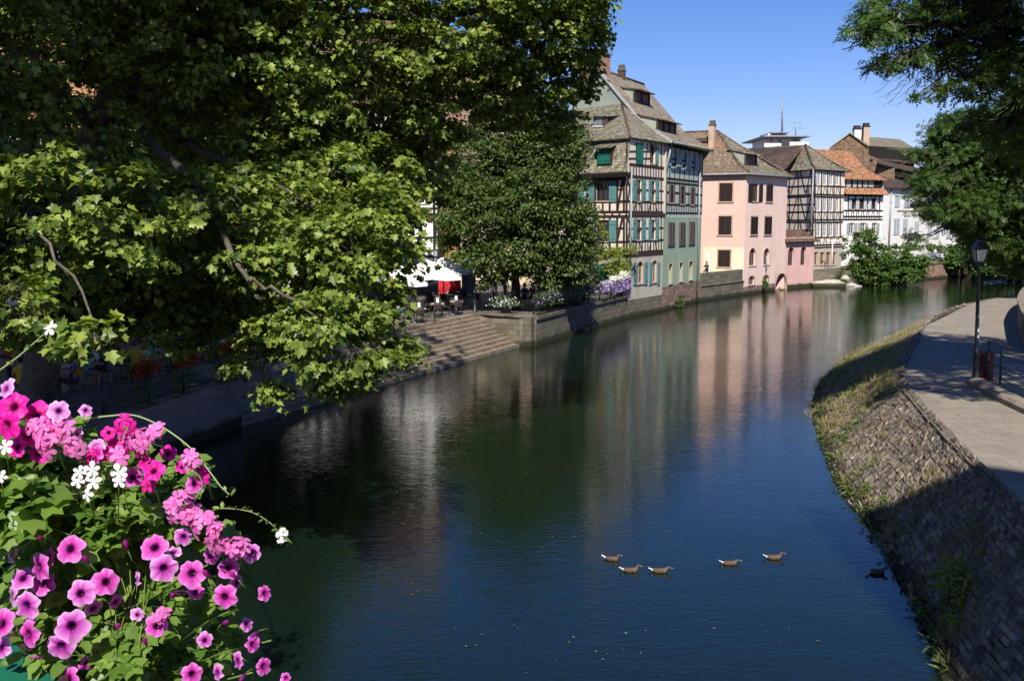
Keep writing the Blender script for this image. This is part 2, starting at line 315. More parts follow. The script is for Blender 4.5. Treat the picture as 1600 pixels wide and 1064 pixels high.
# riverside path on the right
PE = [atz(x, y, 2) for x, y in ((1600, 459), (1520, 473), (1445, 510), (1405, 574), (1409, 600), (1439, 638), (1503, 706), (1556, 758))]
PE = [V(60, 84, 2), V(44, 74, 2)]+PE+[V(8.4, 15, 2), V(7.8, 9, 2), V(7.3, 0, 2), V(7, -20, 2)]
b = MB(); b.prism([V(300, 100), V(200, 110)]+[p for p in PE]+[V(300, -20)], -.5, 2.0)
tag(b.build('path', M['paving']), kind='structure')
b = MB(); b.slab([(-700, -60, 1.95), (900, -60, 1.95), (900, -400, 1.95), (-700, -400, 1.95)], .2); tag(b.build('street', M['paving']), kind='structure')
# sloping embankment
WE = [V(58, 88, 0), V(41, 77, 0), V(31, 69, 0), V(24.2, 61, 0), atz(1330, 555, 0), atz(1290, 590, 0), atz(1274, 610, 0), atz(1270, 653, 0), atz(1304, 750, 0), atz(1350, 812, 0)]
WE += [atz(1400, 900, 0)-V(0, 0, 0), atz(1450, 990, 0), atz(1484, 1075, 0), V(6.2, 9, 0), V(5.9, 0, 0), V(5.6, -20, 0)]
def resamp(P, n):
    P = [Vector(p) for p in P]; L = [0]
    for i in range(1, len(P)): L.append(L[-1]+(P[i]-P[i-1]).length)
    out = []
    for k in range(n):
        t = L[-1]*k/(n-1); i = max(j for j in range(len(P)) if L[j] <= t+1e-9); i = min(i, len(P)-2)
        out.append(P[i].lerp(P[i+1], (t-L[i])/(L[i+1]-L[i])))
    return out
def spar(P, n):     # resample by point index so both edges stay paired
    out = []
    for k in range(n):
        t = (len(P)-1)*k/(n-1); i = min(int(t), len(P)-2); f = t-i
        p0, p1, p2, p3 = P[max(i-1, 0)], P[i], P[i+1], P[min(i+2, len(P)-1)]
        out.append(.5*((2*p1)+(p2-p0)*f+(2*p0-5*p1+4*p2-p3)*f*f+(3*p1-p0-3*p2+p3)*f**3))
    return out
PE2 = [V(60, 84, 2), V(44, 74, 2), V(34.2, 66.5, 2), V(27.5, 59.4, 2), V(21.5, 50.8, 2)]+[atz(x, y, 2) for x, y in ((1425, 535), (1405, 574), (1409, 600), (1439, 638), (1470, 672), (1503, 706), (1556, 758))]+[V(8.4, 15, 2), V(7.8, 9, 2), V(7.3, 0, 2), V(7, -20, 2)]
NB = 240; A_ = spar(WE, NB); B_ = spar(PE2, NB)
rng = random.Random(5)
rows = []
from mathutils import noise
for a, c in zip(A_, B_):
    r = []
    for j in range(15):
        t = (j-1)/12.0
        p = a.lerp(c, min(max(t, -.08), 1.0)); 
        if j == 14: p = c+(c-a)*.05; p.z = 1.97
        else:
            p = p+V(0, 0, .05*noise.noise(p*1.3)+.04*noise.noise(p*4.1))*(1 if 0 < t < 1 else .3)
            if j == 0: p.z = -.35
        if j == 1: p += V(1, 0, 0)*.10*noise.noise(p*1.1)
        r.append(p)
    rows.append(r)
b = MB()
nb = len(rows[0]); base = len(b.v)
b.grid(rows, 0, False, False)
o = b.build('embankment', M['cobble']); tag(o, kind='structure')
uvl = o.data.uv_layers[0]
# running coordinates along the bank for the courses
run = [0]
for i in range(1, NB): run.append(run[-1]+(A_[i]-A_[i-1]).lerp(B_[i]-B_[i-1], .5).length)
acr = [0]
for j in range(1, nb): acr.append(acr[-1]+.26)
for lp in o.data.loops:
    i, j = divmod(lp.vertex_index, nb); uvl.data[lp.index].uv = (run[i], acr[j]*1.15)
# set stones with real depth, laid in uneven courses up the slope
def stone_mat():
    m = mat('set_stone', (.27, .22, .165), .95, .4, 2.5, .9, 14, tide=.42, stain=(1.5, .75, (.33, .27, .15)), streak=1, bd=.05)
    n = m.node_tree.nodes; L = m.node_tree.links; p = n['Principled BSDF']; src = p.inputs['Base Color'].links[0].from_socket
    g = n.new('ShaderNodeNewGeometry'); r = n.new('ShaderNodeMapRange'); r.inputs[3].default_value = .45; r.inputs[4].default_value = 1.5; L.new(g.outputs['Random Per Island'], r.inputs[0])
    v = n.new('ShaderNodeVectorMath'); v.operation = 'SCALE'; L.new(src, v.inputs[0]); L.new(r.outputs[0], v.inputs['Scale']); L.new(v.outputs[0], p.inputs['Base Color']); return m
sb_ = MB(); NC = 24; rs_ = random.Random(9)
def slope_pt(u, t):
    i = min(int(u), NB-2); f = u-i; return A_[i].lerp(A_[i+1], f).lerp(B_[i].lerp(B_[i+1], f), t)
i0 = min(range(NB), key=lambda k: abs(B_[k].y-58) if k > 20 else 999)
for j in range(NC):
    u = float(i0)
    while u < NB-30:
        t0 = (j+.04)/NC*1.05; t1 = (j+.96)/NC*1.05; pa = slope_pt(u, (t0+t1)/2); pb_ = slope_pt(min(u+1, NB-2), (t0+t1)/2); st = max(.02, (pb_-pa).length)
        Ls = rs_.uniform(.13, .42); du = Ls/st; u2 = u+du
        if rs_.random() > .10 and noise.noise(pa*.5+V(3, 3, 3)) < .42:
            jt = (rs_.uniform(-.25, .25))/NC*.5
            c = [slope_pt(u+du*.03, t0+jt), slope_pt(u2-du*.03, t0+jt), slope_pt(u2-du*.03, t1+jt), slope_pt(u+du*.03, t1+jt)]
            c = [p+V(rs_.uniform(-.02, .02), rs_.uniform(-.02, .02), 0) for p in c]
            n_ = (c[1]-c[0]).cross(c[3]-c[0]).normalized(); n_ = n_ if n_.z > 0 else -n_; m_ = (c[0]+c[1]+c[2]+c[3])/4
            h_ = rs_.uniform(.008, .042); top = [m_+(p-m_)*rs_.uniform(.78, .95)+n_*(h_+rs_.uniform(-.012, .012)) for p in c]; bt = [p-n_*.05 for p in c]
            mid_ = [p+n_*h_*.5 for p in c]
            sb_.grid([bt, mid_, top], 0, True, False); sb_.face(top if (top[1]-top[0]).cross(top[2]-top[0]).dot(n_) > 0 else top[::-1], 0)
        u = u2
tag(sb_.build('embankment', stone_mat()), kind='structure')
# kerb course along the path edge
b = MB()
cb = resamp(B_[30:], 120)
for i in range(len(cb)-1):
    p, q = cb[i], cb[i+1]; d = (q-p); L = d.length; s_ = V(-d.y, d.x, 0).normalized()
    off = V(0, 0, .02+rng.random()*.012)
    b.box((p+q)/2+s_*(.05+.04*rng.random())+V(0, 0, -.092)+off, d/2*.97, s_*(.13+.03*rng.random()), V(0, 0, .07))
tag(b.build('kerb', mat('kerb_stone', (.19, .165, .13), .95, .35, 1.5, .8, 15, bd=.04)), kind='structure')

# left stone quay: wall under the plane tree, steps, cheek block, wall with flowers
def wallstrip(name, label, pts, thick, z0, z1, mt, coping=None, cm=None):
    t = thing(name, xy(pts[0], z0), label, 'wall'); b = MB(); c = MB()
    for p, q in zip(pts[:-1], pts[1:]):
        p = xy(p, 0); q = xy(q, 0); d = (q-p).normalized(); n_ = V(d.y, -d.x, 0)
        b.box((p+q)/2-n_*(thick/2-.03)+V(0, 0, (z0+z1)/2), (q-p)/2, n_*thick/2, V(0, 0, (z1-z0)/2))
        if coping: c.box((p+q)/2-n_*(thick/2-.06)+V(0, 0, z1+coping/2), (q-p)/2+d*.01, n_*(thick/2+.05), V(0, 0, coping/2-.002))
    b.build('wall_face', mt, t)
    if coping: c.build('coping', cm or mt, t)
    return t
wallstrip('quay_wall', 'dark pinkish smooth stone quay wall under the railing with hanging flowers', [Q0, QA, QB], .5, -.5, 1.38, M['pinkstone'], .26, M['pinkstone'])
t = thing('quay_steps', QB, 'broad flight of worn stone steps going down to the water', 'steps')
for k in range(NS):
    z1 = GZ*(k+1)/NS+.004; b = MB()
    p = QB+sn*(TW*k+.03); q = SB+sn*(TW*k+.03)+sdir*(.85*k/NS)
    b.box((p+q)/2+sn*(TW/2+.05)+V(0, 0, z1/2-.15), (q-p)/2, sn*(TW/2+.07), V(0, 0, z1/2+.15))
    st = b.build('step', M['step'], t)
    n_ = MB(); n_.box((p+q)/2+sn*.04+V(0, 0, z1+.004), (q-p)/2, sn*.045, V(0, 0, .008)); n_.build('nosing', mat('rusty_nosing', (.38, .22, .10), .9, .4, 2, .2, 20) if k == 0 else bpy.data.materials['rusty_nosing'], st)
t = thing('stone_pier', SB, 'lichened stone block closing the right end of the steps', 'wall'); b = MB()
a0 = SB+sdir*.02; a1 = SB+sn*(TW*NS-.1)+sdir*.9; a2 = QC+V(.05, .1, 0)
b.prism([a0, QC+sdir*.6, QC+sdir*.6+sn*3.6, a1], -.5, 1.62); b.build('block', M['stone'], t)
b = MB(); cc = (a0+QC+sdir*.6)/2
b.slab([xy(a0+V(-.05, -.07, 0), 1.75), xy(QC+sdir*.6+V(.07, 0, 0), 1.75), xy(QC+sdir*.6+sn*3.6, 1.75), xy(a1-sdir*.08, 1.75)], .125); b.build('coping', M['stone'], t)
wallstrip('quay_wall', 'rough stone quay wall with flowers on its railing beside the tall timbered house', [QC+sdir*.62, atz(905, 519, 0), K1-V(.05, .1, 0)], .5, -.5, 1.45, M['stone'], .2, M['stone'])
wallstrip('quay_wall', 'low red sandstone river wall in front of the white houses', [W1, W2, atz(1560, 427.5, 0)], .6, -.5, 1.75, M['redstone'], .12, M['redstone'])
tw = wallstrip('terrace_wall', 'mossy stone terrace wall between the green house and the pink house', [K3+V(.05, .08, 0), PC-V(.02, .02, 0)], .5, -.5, 1.25, M['stone'], .12, M['stone'])
b = MB(); d = (PC-K3).normalized(); n_ = V(d.y, -d.x, 0)
b.box((K3+PC)/2-n_*.28+V(0, 0, 1.86), (PC-K3)/2-d*.03, n_*.22, V(0, 0, .5)); b.build('parapet', M['stone'], tw)
b = MB(); b.slab([xy(K3-n_*.1, 1.7), xy(PC-n_*.1, 1.7), xy(PC+V(-9, 8, 0), 1.7), xy(K3+V(-9, 8, 0), 1.7)], .06); tag(b.build('terrace', M['terrace']), kind='structure')
# ================================================================ BUILDINGS
class Fac:
    def __init__(s, l, r, z0=0):
        s.O = xy(l, 0); s.u = (xy(r, 0)-s.O); s.L = s.u.length; s.u.normalize(); s.n = V(s.u.y, -s.u.x, 0); s.op = []
    def pt(s, a, z, o=0): return s.O+s.u*a+s.n*o+V(0, 0, z)
    def sz(s, px, py, o=0):
        p = hit(s.O+s.n*o, s.n, px, py)-s.O; return p.dot(s.u), p.z
    def rect(s, x0, x1, y0, y1, o=0):
        xm, ym = (x0+x1)/2, (y0+y1)/2
        return s.sz(x0, ym, o)[0], s.sz(x1, ym, o)[0], s.sz(xm, y1, o)[1], s.sz(xm, y0, o)[1]
    def box(s, b, s0, s1, z0, z1, o0, o1, mi=0):
        b.box(s.pt((s0+s1)/2, (z0+z1)/2, (o0+o1)/2), s.u*((s1-s0)/2), s.n*((o1-o0)/2), V(0, 0, (z1-z0)/2), mi)
    def beam(s, b, a, c, w=.17, o0=-.02, o1=.025, mi=0):
        p, q = s.pt(a[0], a[1]), s.pt(c[0], c[1]); d = q-p; L = d.length
        if L < 1e-4: return
        d /= L; b.box((p+q)/2+s.n*((o0+o1)/2), d*(L/2), d.cross(s.n)*(w/2), s.n*((o1-o0)/2), mi)
    def pbeam(s, b, x0, y0, x1, y1, w=.17, o1=.025): s.beam(b, s.sz(x0, y0), s.sz(x1, y1), w, -.02, o1)
def wall_open(b, F, s0, s1, z0, z1, mi=0, depth=.16, rev=None):
    rev = mi if rev is None else rev
    ops = [o for o in F.op if o[1] > s0+.01 and o[0] < s1-.01 and o[3] > z0+.01 and o[2] < z1-.01]
    S = sorted({s0, s1} | {min(max(v, s0), s1) for o in ops for v in o[:2]}); Z = sorted({z0, z1} | {min(max(v, z0), z1) for o in ops for v in o[2:4]})
    for i in range(len(S)-1):
        for j in range(len(Z)-1):
            a, c = (S[i]+S[i+1])/2, (Z[j]+Z[j+1])/2
            if S[i+1]-S[i] < 1e-5 or Z[j+1]-Z[j] < 1e-5 or any(o[0] < a < o[1] and o[2] < c < o[3] for o in ops): continue
            b.face([F.pt(S[i], Z[j]), F.pt(S[i+1], Z[j]), F.pt(S[i+1], Z[j+1]), F.pt(S[i], Z[j+1])], mi)
    for o in ops:
        a0, a1, c0, c1 = max(o[0], s0), min(o[1], s1), max(o[2], z0), min(o[3], z1); D = o[4] if len(o) > 4 and o[4] else depth
        b.face([F.pt(a0, c0), F.pt(a0, c1), F.pt(a0, c1, -D), F.pt(a0, c0, -D)], rev)
        b.face([F.pt(a1, c1), F.pt(a1, c0), F.pt(a1, c0, -D), F.pt(a1, c1, -D)], rev)
        if o[2] >= z0: b.face([F.pt(a1, c0), F.pt(a0, c0), F.pt(a0, c0, -D), F.pt(a1, c0, -D)], rev)
        if o[3] <= z1:
            b.face([F.pt(a0, c1), F.pt(a1, c1), F.pt(a1, c1, -D), F.pt(a0, c1, -D)], rev)
            if len(o) > 5 and o[5]:     # arched head: spandrels in the plane of the wall
                r = (a1-a0)/2; h = min(r, (c1-c0)*.5); m = (a0+a1)/2
                for sg in (-1, 1):
                    e = m+sg*r
                    pts = [F.pt(e, c1)]+[F.pt(m+sg*r*math.cos(k*math.pi/12), c1-h+h*math.sin(k*math.pi/12)) for k in range(0, 7)]
                    b.face(pts if sg < 0 else pts[::-1], mi)
                    for k in range(6):
                        x0_, z0_ = m+sg*r*math.cos(k*math.pi/12), c1-h+h*math.sin(k*math.pi/12); x1_, z1_ = m+sg*r*math.cos((k+1)*math.pi/12), c1-h+h*math.sin((k+1)*math.pi/12)
                        b.face([F.pt(x0_, z0_), F.pt(x1_, z1_), F.pt(x1_, z1_, -D), F.pt(x0_, z0_, -D)], rev)
def win(par, F, x0, x1, y0, y1, mf='window_brown', mg='glass', cols=2, rows=3, depth=.15, arch=False, sur=None, label=None, sill=True):
    s0, s1, z0, z1 = F.rect(x0, x1, y0, y1); F.op.append((s0, s1, z0, z1, depth, arch))
    b = MB(); fw = .055; o0, o1 = -depth+.01, -depth+.06
    for a in (s0, s1-fw): F.box(b, a, a+fw, z0, z1, o0, o1)
    for a in (z0, z1-fw): F.box(b, s0+fw+.001, s1-fw-.001, a, a+fw, o0, o1)
    for i in range(1, cols): m = s0+(s1-s0)*i/cols; F.box(b, m-.025, m+.025, z0+fw, z1-fw, o0, o1-.004)
    for i in range(1, rows): m = z0+(z1-z0)*i/rows; F.box(b, s0+fw, s1-fw, m-.015, m+.015, o0, o1-.012)
    w_ = b.build('window', M[mf], par)
    if label: w_['label'] = label
    g = MB(); g.face([F.pt(s0, z0, -depth+.012), F.pt(s1, z0, -depth+.012), F.pt(s1, z1, -depth+.012), F.pt(s0, z1, -depth+.012)]); g.build('pane', M[mg], w_)
    if sur or sill:
        c = MB(); e = .12 if sur else 0
        if sur:
            F.box(c, s0-e, s0, z0, z1, -.03, .03); F.box(c, s1, s1+e, z0, z1, -.03, .03)
            if not arch: F.box(c, s0-e, s1+e, z1, z1+e, -.03, .032)
            else:
                r = (s1-s0)/2; h = min(r, (z1-z0)*.5); m = (s0+s1)/2; pr = None
                for k in range(13):
                    t = k*math.pi/12; q = ((m+(r+e/2)*math.cos(t), z1-h+(h+e/2)*math.sin(t)))
                    if pr: F.beam(c, pr, q, e, -.03, .031)
                    pr = q
        F.box(c, s0-e-.03, s1+e+.03, z0-.09, z0, -.03, .07)
        c.build('sill' if not sur else 'surround', M[sur or 'sandstone'], w_)
    return w_
def shut(par, F, x0, x1, y0, y1, mt='teal', o=.03, lou=0, name='shutter', batt=True):
    s0, s1, z0, z1 = F.rect(x0, x1, y0, y1); b = MB(); F.box(b, s0, s1, z0, z1, o, o+.045)
    if lou:
        n_ = int((z1-z0)/lou)
        for k in range(n_): z = z0+(k+.5)*(z1-z0)/n_; F.box(b, s0+.04, s1-.04, z-.012, z+.022, o+.046, o+.075)
        for a in (s0, s1-.045): F.box(b, a, a+.045, z0, z1, o+.046, o+.08)
    elif batt:
        for f in (.18, .82): z = z0+(z1-z0)*f; F.box(b, s0+.02, s1-.02, z-.04, z+.04, o+.046, o+.066)
        for k in (1, 2): a = s0+(s1-s0)*k/3; F.box(b, a-.006, a+.006, z0, z1, o+.0455, o+.05)
    return b.build(name, M[mt], par)
def dshut(par, F, x0, x1, y0, y1, mt, lou=.09, sur='sandstone'):     # closed pair
    m = (x0+x1)/2; s0, s1, z0, z1 = F.rect(x0, x1, y0, y1)
    if sur:
        c = MB(); e = .13
        F.box(c, s0-e, s0, z0, z1, -.01, .03); F.box(c, s1, s1+e, z0, z1, -.01, .03); F.box(c, s0-e, s1+e, z1, z1+e, -.01, .033); F.box(c, s0-e-.04, s1+e+.04, z0-.12, z0, -.01, .09)
        c.build('window_surround', M[sur], par)
    shut(par, F, x0, m-.15, y0, y1, mt, .015, lou); shut(par, F, m+.15, x1, y0, y1, mt, .015, lou)
def pipe(par, F, px, y0, y1, o=.12, r=.06, name='downpipe'):
    s, z1 = F.sz(px, y0); _, z0 = F.sz(px, y1); b = MB(); b.tube([F.pt(s, z0, o), F.pt(s, z1, o)], r, 8)
    k = z0+1
    while k < z1: b.tube([F.pt(s, k, o), F.pt(s, k+.05, o)], r*1.35, 8); k += 2.2
    return b.build(name, M['metal'], par)
def shed_dormer(par, P0, n, F, r, s0, s1, h, over, mroof, posts=3, slope=.12, mw='timber', back=None, wins=True):
    """front wall at inset r from facade F between s0 and s1 on roof plane (P0,n); lid runs back to the roof"""
    def zr(s, rr): q = F.pt(s, 0, -rr); return P0.z-((q.x-P0.x)*n.x+(q.y-P0.y)*n.y)/n.z
    t = MB(); zb0, zb1 = zr(s0, r), zr(s1, r); sl = MB(); rr = r
    while zr(s0, rr) < zb0+h+slope*(rr-r) and rr < r+6: rr += .05
    rb = rr
    lid = [F.pt(s0-.15, zb0+h-slope*over, -(r-over)), F.pt(s1+.15, zb1+h-slope*over, -(r-over)), F.pt(s1+.15, zb1+h+slope*(rb-r)+.03, -rb-.05), F.pt(s0-.15, zb0+h+slope*(rb-r)+.03, -rb-.05)]
    sl.slab([p+V(0, 0, .08) for p in lid], .09)
    body = MB()
    body.face([F.pt(s0, zb0-.1, -r-.05), F.pt(s1, zb1-.1, -r-.05), F.pt(s1, zb1+h, -r-.05), F.pt(s0, zb0+h, -r-.05)], 1)
    for s in (s0, s1): body.face([F.pt(s, zr(s, r)-.1, -r), F.pt(s, zr(s, r)+h, -r), F.pt(s, zr(s, rb)-.02, -rb)], 0)
    for k in range(posts+1): s = s0+(s1-s0)*k/posts; F.box(body, s-.09, s+.09, zr(s, r)-.15, zr(s, r)+h, -r-.06, -r+.06, 2)
    F.box(body, s0, s1, zb0-.05, zb0+.12, -r-.05, -r+.075, 2)
    d = body.build('dormer', [M['gable_plaster'], M['black'], M[mw]], par)
    sl.build('dormer_roof', M[mroof], d)
    if wins:
        g = MB()
        for k in range(posts):
            a, c = s0+(s1-s0)*k/posts+.16, s0+(s1-s0)*(k+1)/posts-.16; F.box(g, a, c, zb0+.16, zb0+h-.1, -r-.045, -r-.02)
        g.build('dormer_panel', M['lattice'], d)
    return d
def chimney(par, c, X, Y, z0, z1, mt='sandstone', cap='stone', name='chimney'):
    b = MB(); c = xy(c, 0)
    b.box(c+V(0, 0, (z0+z1)/2), X, Y, V(0, 0, (z1-z0)/2)); o = b.build(name, M[mt], par)
    k = MB(); k.box(c+V(0, 0, z1+.07), X*1.15, Y*1.15, V(0, 0, .07)); k.box(c+V(0, 0, z1+.32), X*.85, Y*.85, V(0, 0, .18)); k.build('cap', M[cap], o)
    return o

# ---------------------------------------------------------------- tall timbered house (with green river front)
ld = V(-.69, .73, 0).normalized()
AL = Fac(K1+ld*9, K1); AM = Fac(K1, K2); AG = Fac(K2, K3); GP = Fac(K2+ld*13, K2)
A = thing('timbered_house', K1, 'tall cream timbered house with teal shutters, steep mossy roof and green plaster river front', 'house')
H = A
ZE = 12.75
# windows of the green front
for x0, x1, y0, y1 in ((1045, 1050, 413, 443), (1061.7, 1066.5, 411, 439.5), (1076.8, 1082, 409, 437)): win(H, AG, x0, x1, y0, y1, 'window_brown', 'glass', 1, 1, .3, sur='sandstone')
for x0, x1, y0, y1 in ((1044.5, 1053, 350, 382), (1061.7, 1069.7, 350, 381), (1077, 1084.5, 349, 380)): dshut(H, AG, x0, x1, y0, y1, 'lattice', .14, 'lattice')
for x0, x1, y0, y1 in ((1045.5, 1053, 289, 317), (1062.3, 1069.4, 291, 319), (1078.4, 1085, 293, 320)):
    win(H, AG, x0, x1, y0, y1, 'window_brown', 'glass', 2, 4, .1); 
    s0, s1, z0, z1 = AG.rect(x0, x1, y0, y1); b = MB()
    for a in (s0-.08, s1-.3): AG.box(b, a, a+.38, z0, z1, .03, .07)
    b.build('shutter', M['lattice'], H)
for x0, x1, y0, y1 in ((1042.5, 1047.5, 233, 259.5), (1056, 1063.7, 237, 263), (1071, 1078.8, 240, 266), (1085.5, 1092, 243, 268)): dshut(H, AG, x0, x1, y0, y1, 'greysh', .2, None)
b = MB(); L = AG.L
wall_open(b, AG, 0, L, -.4, 1.8, 0); zt = 7.36
wall_open(b, AG, 0, L, 1.8, zt, 1, .3); wall_open(b, AG, 0, L, zt, ZE, 2)
for p, q in ((K3, K3+ld*13), (K3+ld*13, K2+ld*13)): b.face([xy(p, -.4), xy(q, -.4), xy(q, ZE), xy(p, ZE)], 1)
for k in range(12): AG.box(b, L*(k+.5)/12-.12, L*(k+.5)/12+.12, zt-.30, zt-.02, 0, .035, 2)
wg = b.build('river_front_wall', [M['redstone'], M['green_plaster'], M['pale_green']], H)
tf = MB()
def zrow(F, z, w=.17, s0=0, s1=None, o=.025): F.beam(tf, (s0, z), (F.L if s1 is None else s1, z), w, -.02, o)
for z in (zt+.08, 8.1, 9.0, 9.75, 10.05, 11.15, 11.55, 12.5): zrow(AG, z, .15)
for k in range(17):
    s = AG.L*k/16
    for za, zb in ((zt, 8.1), (9.75, 10.05)) : AG.beam(tf, (s, za), (s, zb), .12, -.02, .022)
    if k % 4 in (0, 2) or k in (1, 15): AG.beam(tf, (s, 8.1), (s, 9.75), .14, -.02, .022)
    if k % 2 == 0: AG.beam(tf, (s, 10.05), (s, 12.5), .14, -.02, .022)
tf.build('timber_frame', M['timber_black'], H)
# cream river front
for x0, x1, y0, y1 in ((994.8, 1002, 281, 314.5), (1017.2, 1023.8, 283, 315), (994.8, 1002, 343, 375), (1017.5, 1024, 343.5, 374)): win(H, AM, x0, x1, y0, y1, 'window_brown', 'glass', 2, 3)
win(H, AM, 1017, 1023, 226, 256, 'window_brown', 'glass', 2, 3)
for x0, x1, y0, y1 in ((995, 1004.3, 409, 443), (1018.8, 1025.5, 407, 441)): win(H, AM, x0, x1, y0, y1, 'sandstone', 'glass', 2, 3, arch=True, sur='sandstone')
for x0, x1 in ((988, 994), (1003, 1008), (1012.7, 1017), (1024.4, 1028.6)):
    for y0, y1 in ((281, 315), (342, 376)): shut(H, AM, x0, x1, y0, y1, 'teal')
for x0, x1 in ((989.3, 994), (1006, 1011), (1014.2, 1018), (1026.8, 1030.2)): shut(H, AM, x0, x1, 410, 445, 'teal')
shut(H, AM, 994.4, 1004, 224.4, 257, 'green_sh'); shut(H, AM, 1023.6, 1028, 229, 257, 'teal')
b = MB(); L = AM.L; zs = AM.sz(1005, 396)[1]
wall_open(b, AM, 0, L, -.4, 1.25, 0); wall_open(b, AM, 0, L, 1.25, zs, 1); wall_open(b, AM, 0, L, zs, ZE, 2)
# left face
for y0, y1 in ((283.5, 314), (344, 377)): win(H, AL, 931, 951.4, y0, y1, 'window_brown', 'glass', 3, 3)
for y0, y1 in ((284, 315), (345, 378)): win(H, AL, 888, 903, y0, y1, 'window_brown', 'glass', 3, 3)
for x0, x1 in ((918, 929), (952.5, 963.4), (904.5, 914)):
    for y0, y1 in ((283, 316), (344, 378)): shut(H, AL, x0, x1, y0, y1, 'teal')
win(H, AL, 932, 953, 412, 444.5, 'green_sh', 'glass', 2, 2, arch=True, sur='sandstone')
shut(H, AL, 933, 942, 414, 444, 'green_sh'); shut(H, AL, 943, 952.5, 414, 444, 'green_sh')
L = AL.L; ztk = AL.sz(960, 270)[1]
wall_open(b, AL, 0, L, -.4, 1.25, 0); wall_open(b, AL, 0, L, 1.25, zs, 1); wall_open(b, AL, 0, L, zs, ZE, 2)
b.build('cream_wall', [M['stone'], M['cream_grey'], M['cream']], H)
tf = MB()
F = AM
for y, wd in ((259.5, .2), (277.6, .2), (315.6, .16), (332, .2), (337.5, .22), (376.5, .16), (396.3, .4)):
    z = F.sz(1005, y)[1]; zrow(F, z, wd)
F.beam(tf, (0, F.sz(1005, 297)[1]), (F.L, F.sz(1005, 297)[1]), .12); F.beam(tf, (0, F.sz(1005, 357)[1]), (F.L, F.sz(1005, 357)[1]), .12)
for x in (979.5, 994, 1003, 1016.3, 1024.8, 1033): F.pbeam(tf, x, 395, x, 338, .16); F.pbeam(tf, x, 332, x, 222, .16)
for ya, yb in ((376, 340), (314, 280)): F.pbeam(tf, 981, ya, 986, yb, .14); F.pbeam(tf, 987, ya, 981.5, yb, .14)
for x in (984, 990, 998.5, 1008, 1012, 1021, 1029):
    F.pbeam(tf, x, 395, x, 377, .11); F.pbeam(tf, x, 331, x, 316, .11); F.pbeam(tf, x, 277, x, 260, .13)
for x, d in ((990, 4), (1003, -4), (1013, 4), (1027, -4)): F.pbeam(tf, x, 394, x+d, 378, .11); F.pbeam(tf, x, 331, x+d, 316, .11)
for y in (237, 248): F.pbeam(tf, 1004, y, 1017, y, .12); F.pbeam(tf, 983, y, 994, y, .12)
F.pbeam(tf, 1012, 224, 1008, 258, .12)
F = AL
for y, wd in ((280.5, .24), (315.6, .18), (331.5, .18), (338.5, .2), (377.5, .16), (397, .34)): z = F.sz(940, y)[1]; zrow(F, z, wd)
for x in (975, 964.5, 952.8, 930, 917, 904, 888, 872):
    F.pbeam(tf, x, 396, x, 338.5, .18); F.pbeam(tf, x, 331.5, x, 280, .18)
for x in (942,): F.pbeam(tf, x, 331.5, x, 316, .16); F.pbeam(tf, x, 396, x, 378, .16)
for ya, yb in ((376, 340), (331, 283)): F.pbeam(tf, 964.5, ya, 973, yb, .2)
F.pbeam(tf, 964, 357, 975, 357, .14); F.pbeam(tf, 964, 296, 975, 296, .14)
for x in (920, 932, 945, 957, 968): F.pbeam(tf, x, 338, x, 332, .16)
tf.build('timber_frame', M['timber'], H)
b = MB(); b.tube([AM.pt(-.05, ZE-2.3, .2), AM.pt(-.05, 2, .2)], .07); b.build('downpipe', M['metal'], H)
pipe(H, AG, 1092.6, 236, 470, .1, .07); b = MB(); s_, z_ = AG.sz(1037, 222); b.tube([AG.pt(.1, ZE-.2, .5), AG.pt(.0, ZE-2.2, .12), AG.pt(.2, 10.3, .1)], .07); b.build('downpipe', M['metal'], H)
b = MB(); s0 = GP.L-.15; AG.box(b, -.12, .1, 7.4, ZE-.2, 0, .16); b.build('corner_post', M['cream_grey'], H)
# tiled skirt on the left face
zb, ztp = AL.sz(950, 270.5)[1], AL.sz(950, 219)[1]
b = MB(); b.slab([AL.pt(-.2, zb, .62), AL.pt(AL.L+.25, zb, .62), AL.pt(AL.L+.06, ztp, .06), AL.pt(-.2, ztp, .06)], .10)
b.build('tile_skirt', M['roof_moss'], H)
b = MB(); b.box(AL.pt(AL.L/2, zb-.1, .35), AL.u*(AL.L/2+.2), AL.n*.3, V(0, 0, .07)); b.build('soffit', M['timber_black'], H)
for x0, x1, y0, y1 in ((935.5, 954, 234, 256.5), (892, 904.5, 238, 257.5), (850, 862, 240, 259)):
    s0, s1, z0, z1 = AL.rect(x0, x1, y0, y1, .5); b = MB()
    AL.box(b, s0-.12, s1+.12, z0-.08, z1+.12, .05, .56, 0); d = b.build('dormer', M['timber'], H)
    b = MB(); b.slab([AL.pt(s0-.35, z1+.12, .95), AL.pt(s1+.35, z1+.12, .95), AL.pt(s1+.3, z1+.42, .1), AL.pt(s0-.3, z1+.42, .1)], .07); b.build('dormer_roof', M['roof_moss'], d)
    for a, c in ((s0, (s0+s1)/2-.01), ((s0+s1)/2+.01, s1)):
        b = MB(); AL.box(b, a, c, z0, z1, .57, .61); m = (a+c)/2; AL.box(b, a+.02, c-.02, z0+.2, z0+.28, .611, .63); AL.box(b, a+.02, c-.02, z1-.4, z1-.33, .611, .63)
        b.ball(AL.pt(m, z1-.22, .612), (.05, .05, .05), 8, 1); b.build('shutter', [M['green_sh'], M['black']], d)
